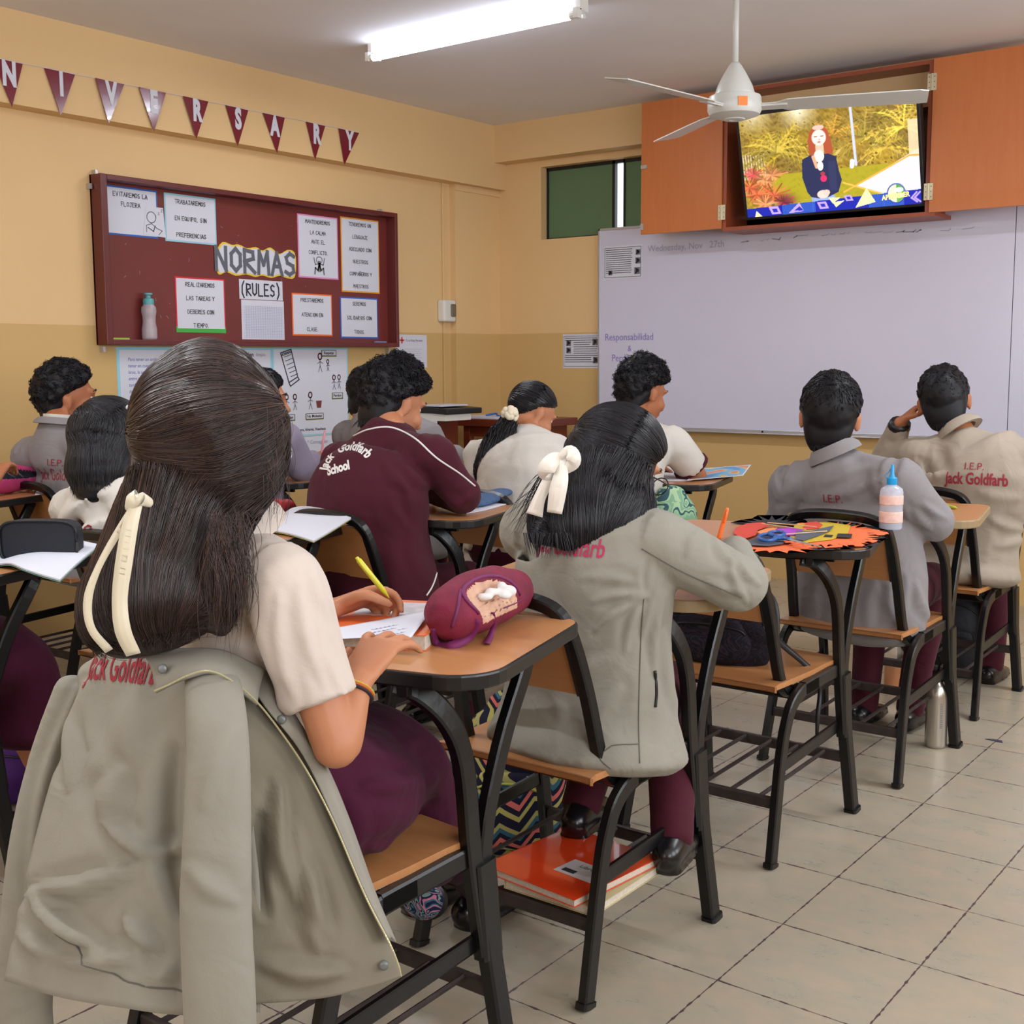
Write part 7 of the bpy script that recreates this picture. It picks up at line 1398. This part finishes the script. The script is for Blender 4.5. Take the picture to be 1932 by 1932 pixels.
st = MB(); strip(st, [at(1440, 1180, d=3.12), at(1475, 1215, d=3.17), at(1510, 1245, d=3.20), at(1538, 1272, d=3.22), at(1547, 1300, d=3.24), at(1543, 1350, d=3.23), at(1541, 1395, d=3.23)], [.016, .018, .016, .014, .012, .012, .008], V((.3, -.8, .6))); o = st.build('loose_strap', 'blackp', smooth=True); bpk = [x for x in bpy.data.objects if x.get('label', '').startswith('black paisley')][0]; o.parent = bpk; o.location = -wloc(bpk)
m_ = mat('violet_canvas', (84, 30, 130), .7, var=.15, scale=10); backpack('backpack', (-3.20, 1.86, .0), .30, .20, .30, m_, 'violet backpack with magenta handle on the floor at the left edge', 30, strapm=mat('magenta_web', (170, 24, 96), .7))
backpack('backpack', (-1.47, 4.86, .0), .28, .20, .34, mat('black_canvas', (18, 16, 26), .6, bump=.2), 'black backpack on the floor under the right edge desk', 0, seed=12)
fl2 = pattern_mat('swirl_print', [(26, 34, 70), (60, 110, 120), (196, 120, 150), (26, 34, 70), (120, 150, 140)], 14, 'noise')
pr = thing('round_pouch', at(797, 1735, d=2.55), 'round patterned pouch in blue and pink under the nearest seat', 'bag'); m = MB(); m.ell(at(797, 1695, d=2.55), (.045, .02, .048), frame((-.5, 1, 0)), 22, 14); remesh(m, 'body', fl2, pr, .004, 3, (), .001)
m = MB(); m.lathe([(.046, -.008), (.049, 0), (.046, .008)], at(803, 1695, d=2.565), 28, V((-.5, 1, 0)).normalized()); m.build('rim', 'blackp', pr, smooth=True)
def sticker(r, c, a, b):
    MB().prism([(.0, -.06), (.10, -.06), (.10, .01), (.0, .01)], .0005, c, a, b).build('name_label', mat('label_grey', (196, 190, 190), .4), r); t = MB().mat('ink'); put_text(t, 'Libro', .018, c+a*.05+b*(-.01), a, b, (0, 0, 1), .001); t.prism([(.012, -.05), (.045, -.05), (.045, -.035), (.012, -.035)], .0002, c+V((0, 0, .0006)), a, b); t.build('label_print', None, r)
book('textbook', (-1.355, 2.04, .170), 0, .22, .30, .018, mat('cream_cover', (190, 176, 130), .5), 'cream edged book under the orange folder on the bow girl rack')
book('workbook', (-1.385, 2.02, .189), -6, .25, .28, .016, mat('orange_gloss', (222, 66, 26), .12, spec=.6, coat=.6), 'glossy orange workbook with name label on the rack under the bow girl', extra=sticker)
# steel bottle and juice bottle on the floor
sb = V((-1.227, 3.869, 0)); r = thing('steel_bottle', sb, 'brushed steel drinking bottle standing on the floor tiles', 'bottle')
MB().lathe([(.030, .0), (.0335, .004), (.0345, .012), (.0345, .165), (.031, .185), (.022, .205), (.0165, .212), (.0165, .222)], sb, 36).build('body', mat('brushed_steel', (190, 184, 176), .28, metal=.9), r, smooth=True, angle=.8)
MB().lathe([(.0175, .22), (.0175, .248), (.014, .252)], sb, 20).build('cap', 'blackp', r); MB().mat('blackp').tube([sb+V((0, 0, .25)), sb+V((.004, 0, .275)), sb+V((0, 0, .30))], .004, 6).build('cap_loop', None, r)
t = MB().mat('inkg')
for k in range(14): a = .25; n_ = V((math.cos(a-PI/2+.5), math.sin(a-PI/2+.5), 0)); t.box((-.004, -.0004, .07+.006*k), (.004, .0004, .073+.006*k), Matrix.Rotation(math.atan2(n_.y, n_.x)+PI/2, 3, 'Z'), (0, 0, 0)); 
o = t.build('print', None, r); o.location = V((math.cos(-PI/2+.75), math.sin(-PI/2+.75), 0))*.0346
jb = V((-1.575, 4.442, 0)); r = thing('juice_bottle', jb, 'clear bottle half full of orange juice on the floor', 'bottle')
MB().lathe([(.001, 0), (.034, .002), (.036, .01), (.036, .13), (.034, .15), (.022, .17), (.02, .19)], jb, 24).build('body', mat('clear_bottle', (226, 214, 196), .2, alpha=.22), r, smooth=True, angle=.8); MB().lathe([(.001, .003), (.0335, .005), (.0335, .10), (.001, .10)], jb, 24).build('juice', mat('orange_juice', (220, 128, 34), .3), r, smooth=True, angle=.8); MB().lathe([(.022, .188), (.022, .205), (.001, .206)], jb, 16).build('cap', 'white', r)
tag(MB().prism([(-.03, -.006), (.028, -.012), (.02, .010), (-.01, .008)], .0015, at(1877, 1397, Z=.0005), (1, 0, 0), (0, 1, 0)).build('paper_scrap', mat('scrap', (60, 58, 76), .6), loc=at(1877, 1397, Z=0)), 'small dark scrap lying on the floor tiles at the right', 'scrap')
tag(MB().lathe([(.004, 0), (.004, .17)], at(1700, 1337, Z=.006), 8, at(1752, 1341, Z=.006)-at(1700, 1337, Z=.006)).build('pencil', MATS['orange_plastic']), 'orange pencil lying on the floor behind the steel bottle', 'pencil')
# mint bag hanging beside the T-shirt boy's desk
m = MB(); m.loft([at(1255, 1015, d=4.75), at(1268, 975, d=4.75), at(1265, 935, d=4.76)], [(.09, .05), (.10, .06), (.06, .04)], RT, 18, 5); mr = thing('patterned_bag', at(1260, 1040, d=4.75), 'mint green patterned bag behind the head of the bow girl', 'bag'); remesh(m, 'body', pattern_mat('mint_print', [(150, 190, 150), (130, 172, 140), (170, 200, 160), (60, 90, 100)], 7, 'noise'), mr, .008, 4, (), .004, 14)

# ================= far corner: teacher's table, shelf unit =================
tx0, tx1, ty, tz = at(850, 800, Y=5.75).x, at(1000, 800, Y=5.75).x, 5.75, at(850, 789, Y=5.75).z
r = thing('teacher_table', ((tx0+tx1)/2, 6.0, 0), 'brown wooden table with papers near the corner behind the ponytail girl', 'table')
MB().box((tx0, ty, tz-.045), (tx1, 6.25, tz)).build('tabletop', 'tbl', r, bevel=.004); MB().box((tx0+.09, ty+.04, tz-.11), (tx1-.06, 6.2, tz-.045)).build('apron', 'tbl', r)
for x in (tx0+.08, tx1-.11):
    for y in (ty+.03, 6.18): MB().box((x, y, 0), (x+.045, y+.045, tz-.045)).build('leg', 'tbl', r)
tag(MB().box((tx0+.06, ty+.05, tz), (tx0+.34, ty+.32, tz+.014)).build('paper_stack', 'paper', bevel=.001), 'flat stack of papers on the brown wooden table', 'papers')
tag(MB().mat(mat('blue_cord', (40, 100, 180), .6)).tube(crv([(tx0+.20, ty+.1, tz+.018), (tx0+.24, ty+.15, tz+.028), (tx0+.30, ty+.1, tz+.018), (tx0+.36, ty+.16, tz+.02), (tx0+.28, ty+.2, tz+.018)], 6), .006, 6).build('lanyard', None), 'blue lanyard lying on the stack of papers', 'lanyard')
sx0, sx1 = at(690, 780, Y=5.3).x, at(797, 780, Y=5.3).x; sz = at(797, 778, Y=5.3).z; r = thing('shelf_cabinet', ((sx0+sx1)/2, 5.5, 0), 'brown shelf cabinet with BIBLICA sign mostly hidden behind the tracksuit boy', 'cabinet')
MB().box((sx0, 5.3, 0), (sx1, 5.62, sz)).build('body', 'tbl', r)
tag(MB().box((sx1-.02, 5.26, sz+.002), (sx1+.22, 5.58, sz+.035), Matrix.Rotation(.05, 3, 'Y'), (sx1, 5.4, sz)).build('black_tray', 'blackp', bevel=.006), 'black plastic tray of papers on the brown shelf cabinet', 'tray')
tag(MB().box((sx1+.0, 5.28, sz+.036), (sx1+.16, 5.52, sz+.044)).build('paper_sheet', 'paper'), 'white papers in the black plastic tray', 'papers')
tag(MB().box((sx1+.005, 5.27, sz-.045), (sx1+.20, 5.5, sz-.004)).build('white_box', 'white'), 'white box below the black plastic tray', 'box')
bs = thing('cardboard_sign', (sx1+.04, 5.27, sz-.10), 'white sign lettered BIBLICA below the black tray', 'sign'); MB().box((sx1-.05, 5.262, sz-.098), (sx1+.14, 5.268, sz-.045)).build('card', 'paper', bs); t = MB().mat('inkg'); pen_text(t, 'BIBLICA', .032, V((sx1+.045, 5.262, sz-.072)), V((1, 0, 0)), V((0, 0, 1)), V((0, -1, 0)), .001, .12, .5, .35); t.build('lettering', None, bs)
r = thing('outlet_panel', (-4.92, 5.97, .75), 'white socket panel with black plug and cable in the corner', 'socket'); p0 = at(814, 845, Y=5.93); p1 = at(858, 808, Y=5.93); MB().box((p0.x, 5.915, p0.z), (p1.x, 5.93, p1.z)).build('plate', 'white', r, bevel=.003); MB().box((p0.x+.05, 5.89, p0.z+.035), (p0.x+.10, 5.915, p0.z+.085)).build('plug', 'blackp', r, bevel=.004)
MB().mat('blackp').tube(crv([tuple(at(822, 825, Y=5.89)), tuple(at(826, 812, Y=5.87)), tuple(at(838, 800, Y=5.8)), tuple(at(838, 784, Y=5.6))], 6), .004, 6).build('cable', None, r)
m = MB(); m.loft([at(738, 708, Y=5.46), at(748, 712, Y=5.46), at(756, 740, Y=5.46), at(750, 776, Y=5.46)], [(.03, .03), (.045, .04), (.05, .04), (.055, .05)], RT, 14, 4); tag(remesh(m, 'black_bag', 'blackp', None, .008, 3, (), .006, 20), 'black bag standing upright on the shelf cabinet behind the tracksuit boy', 'bag')
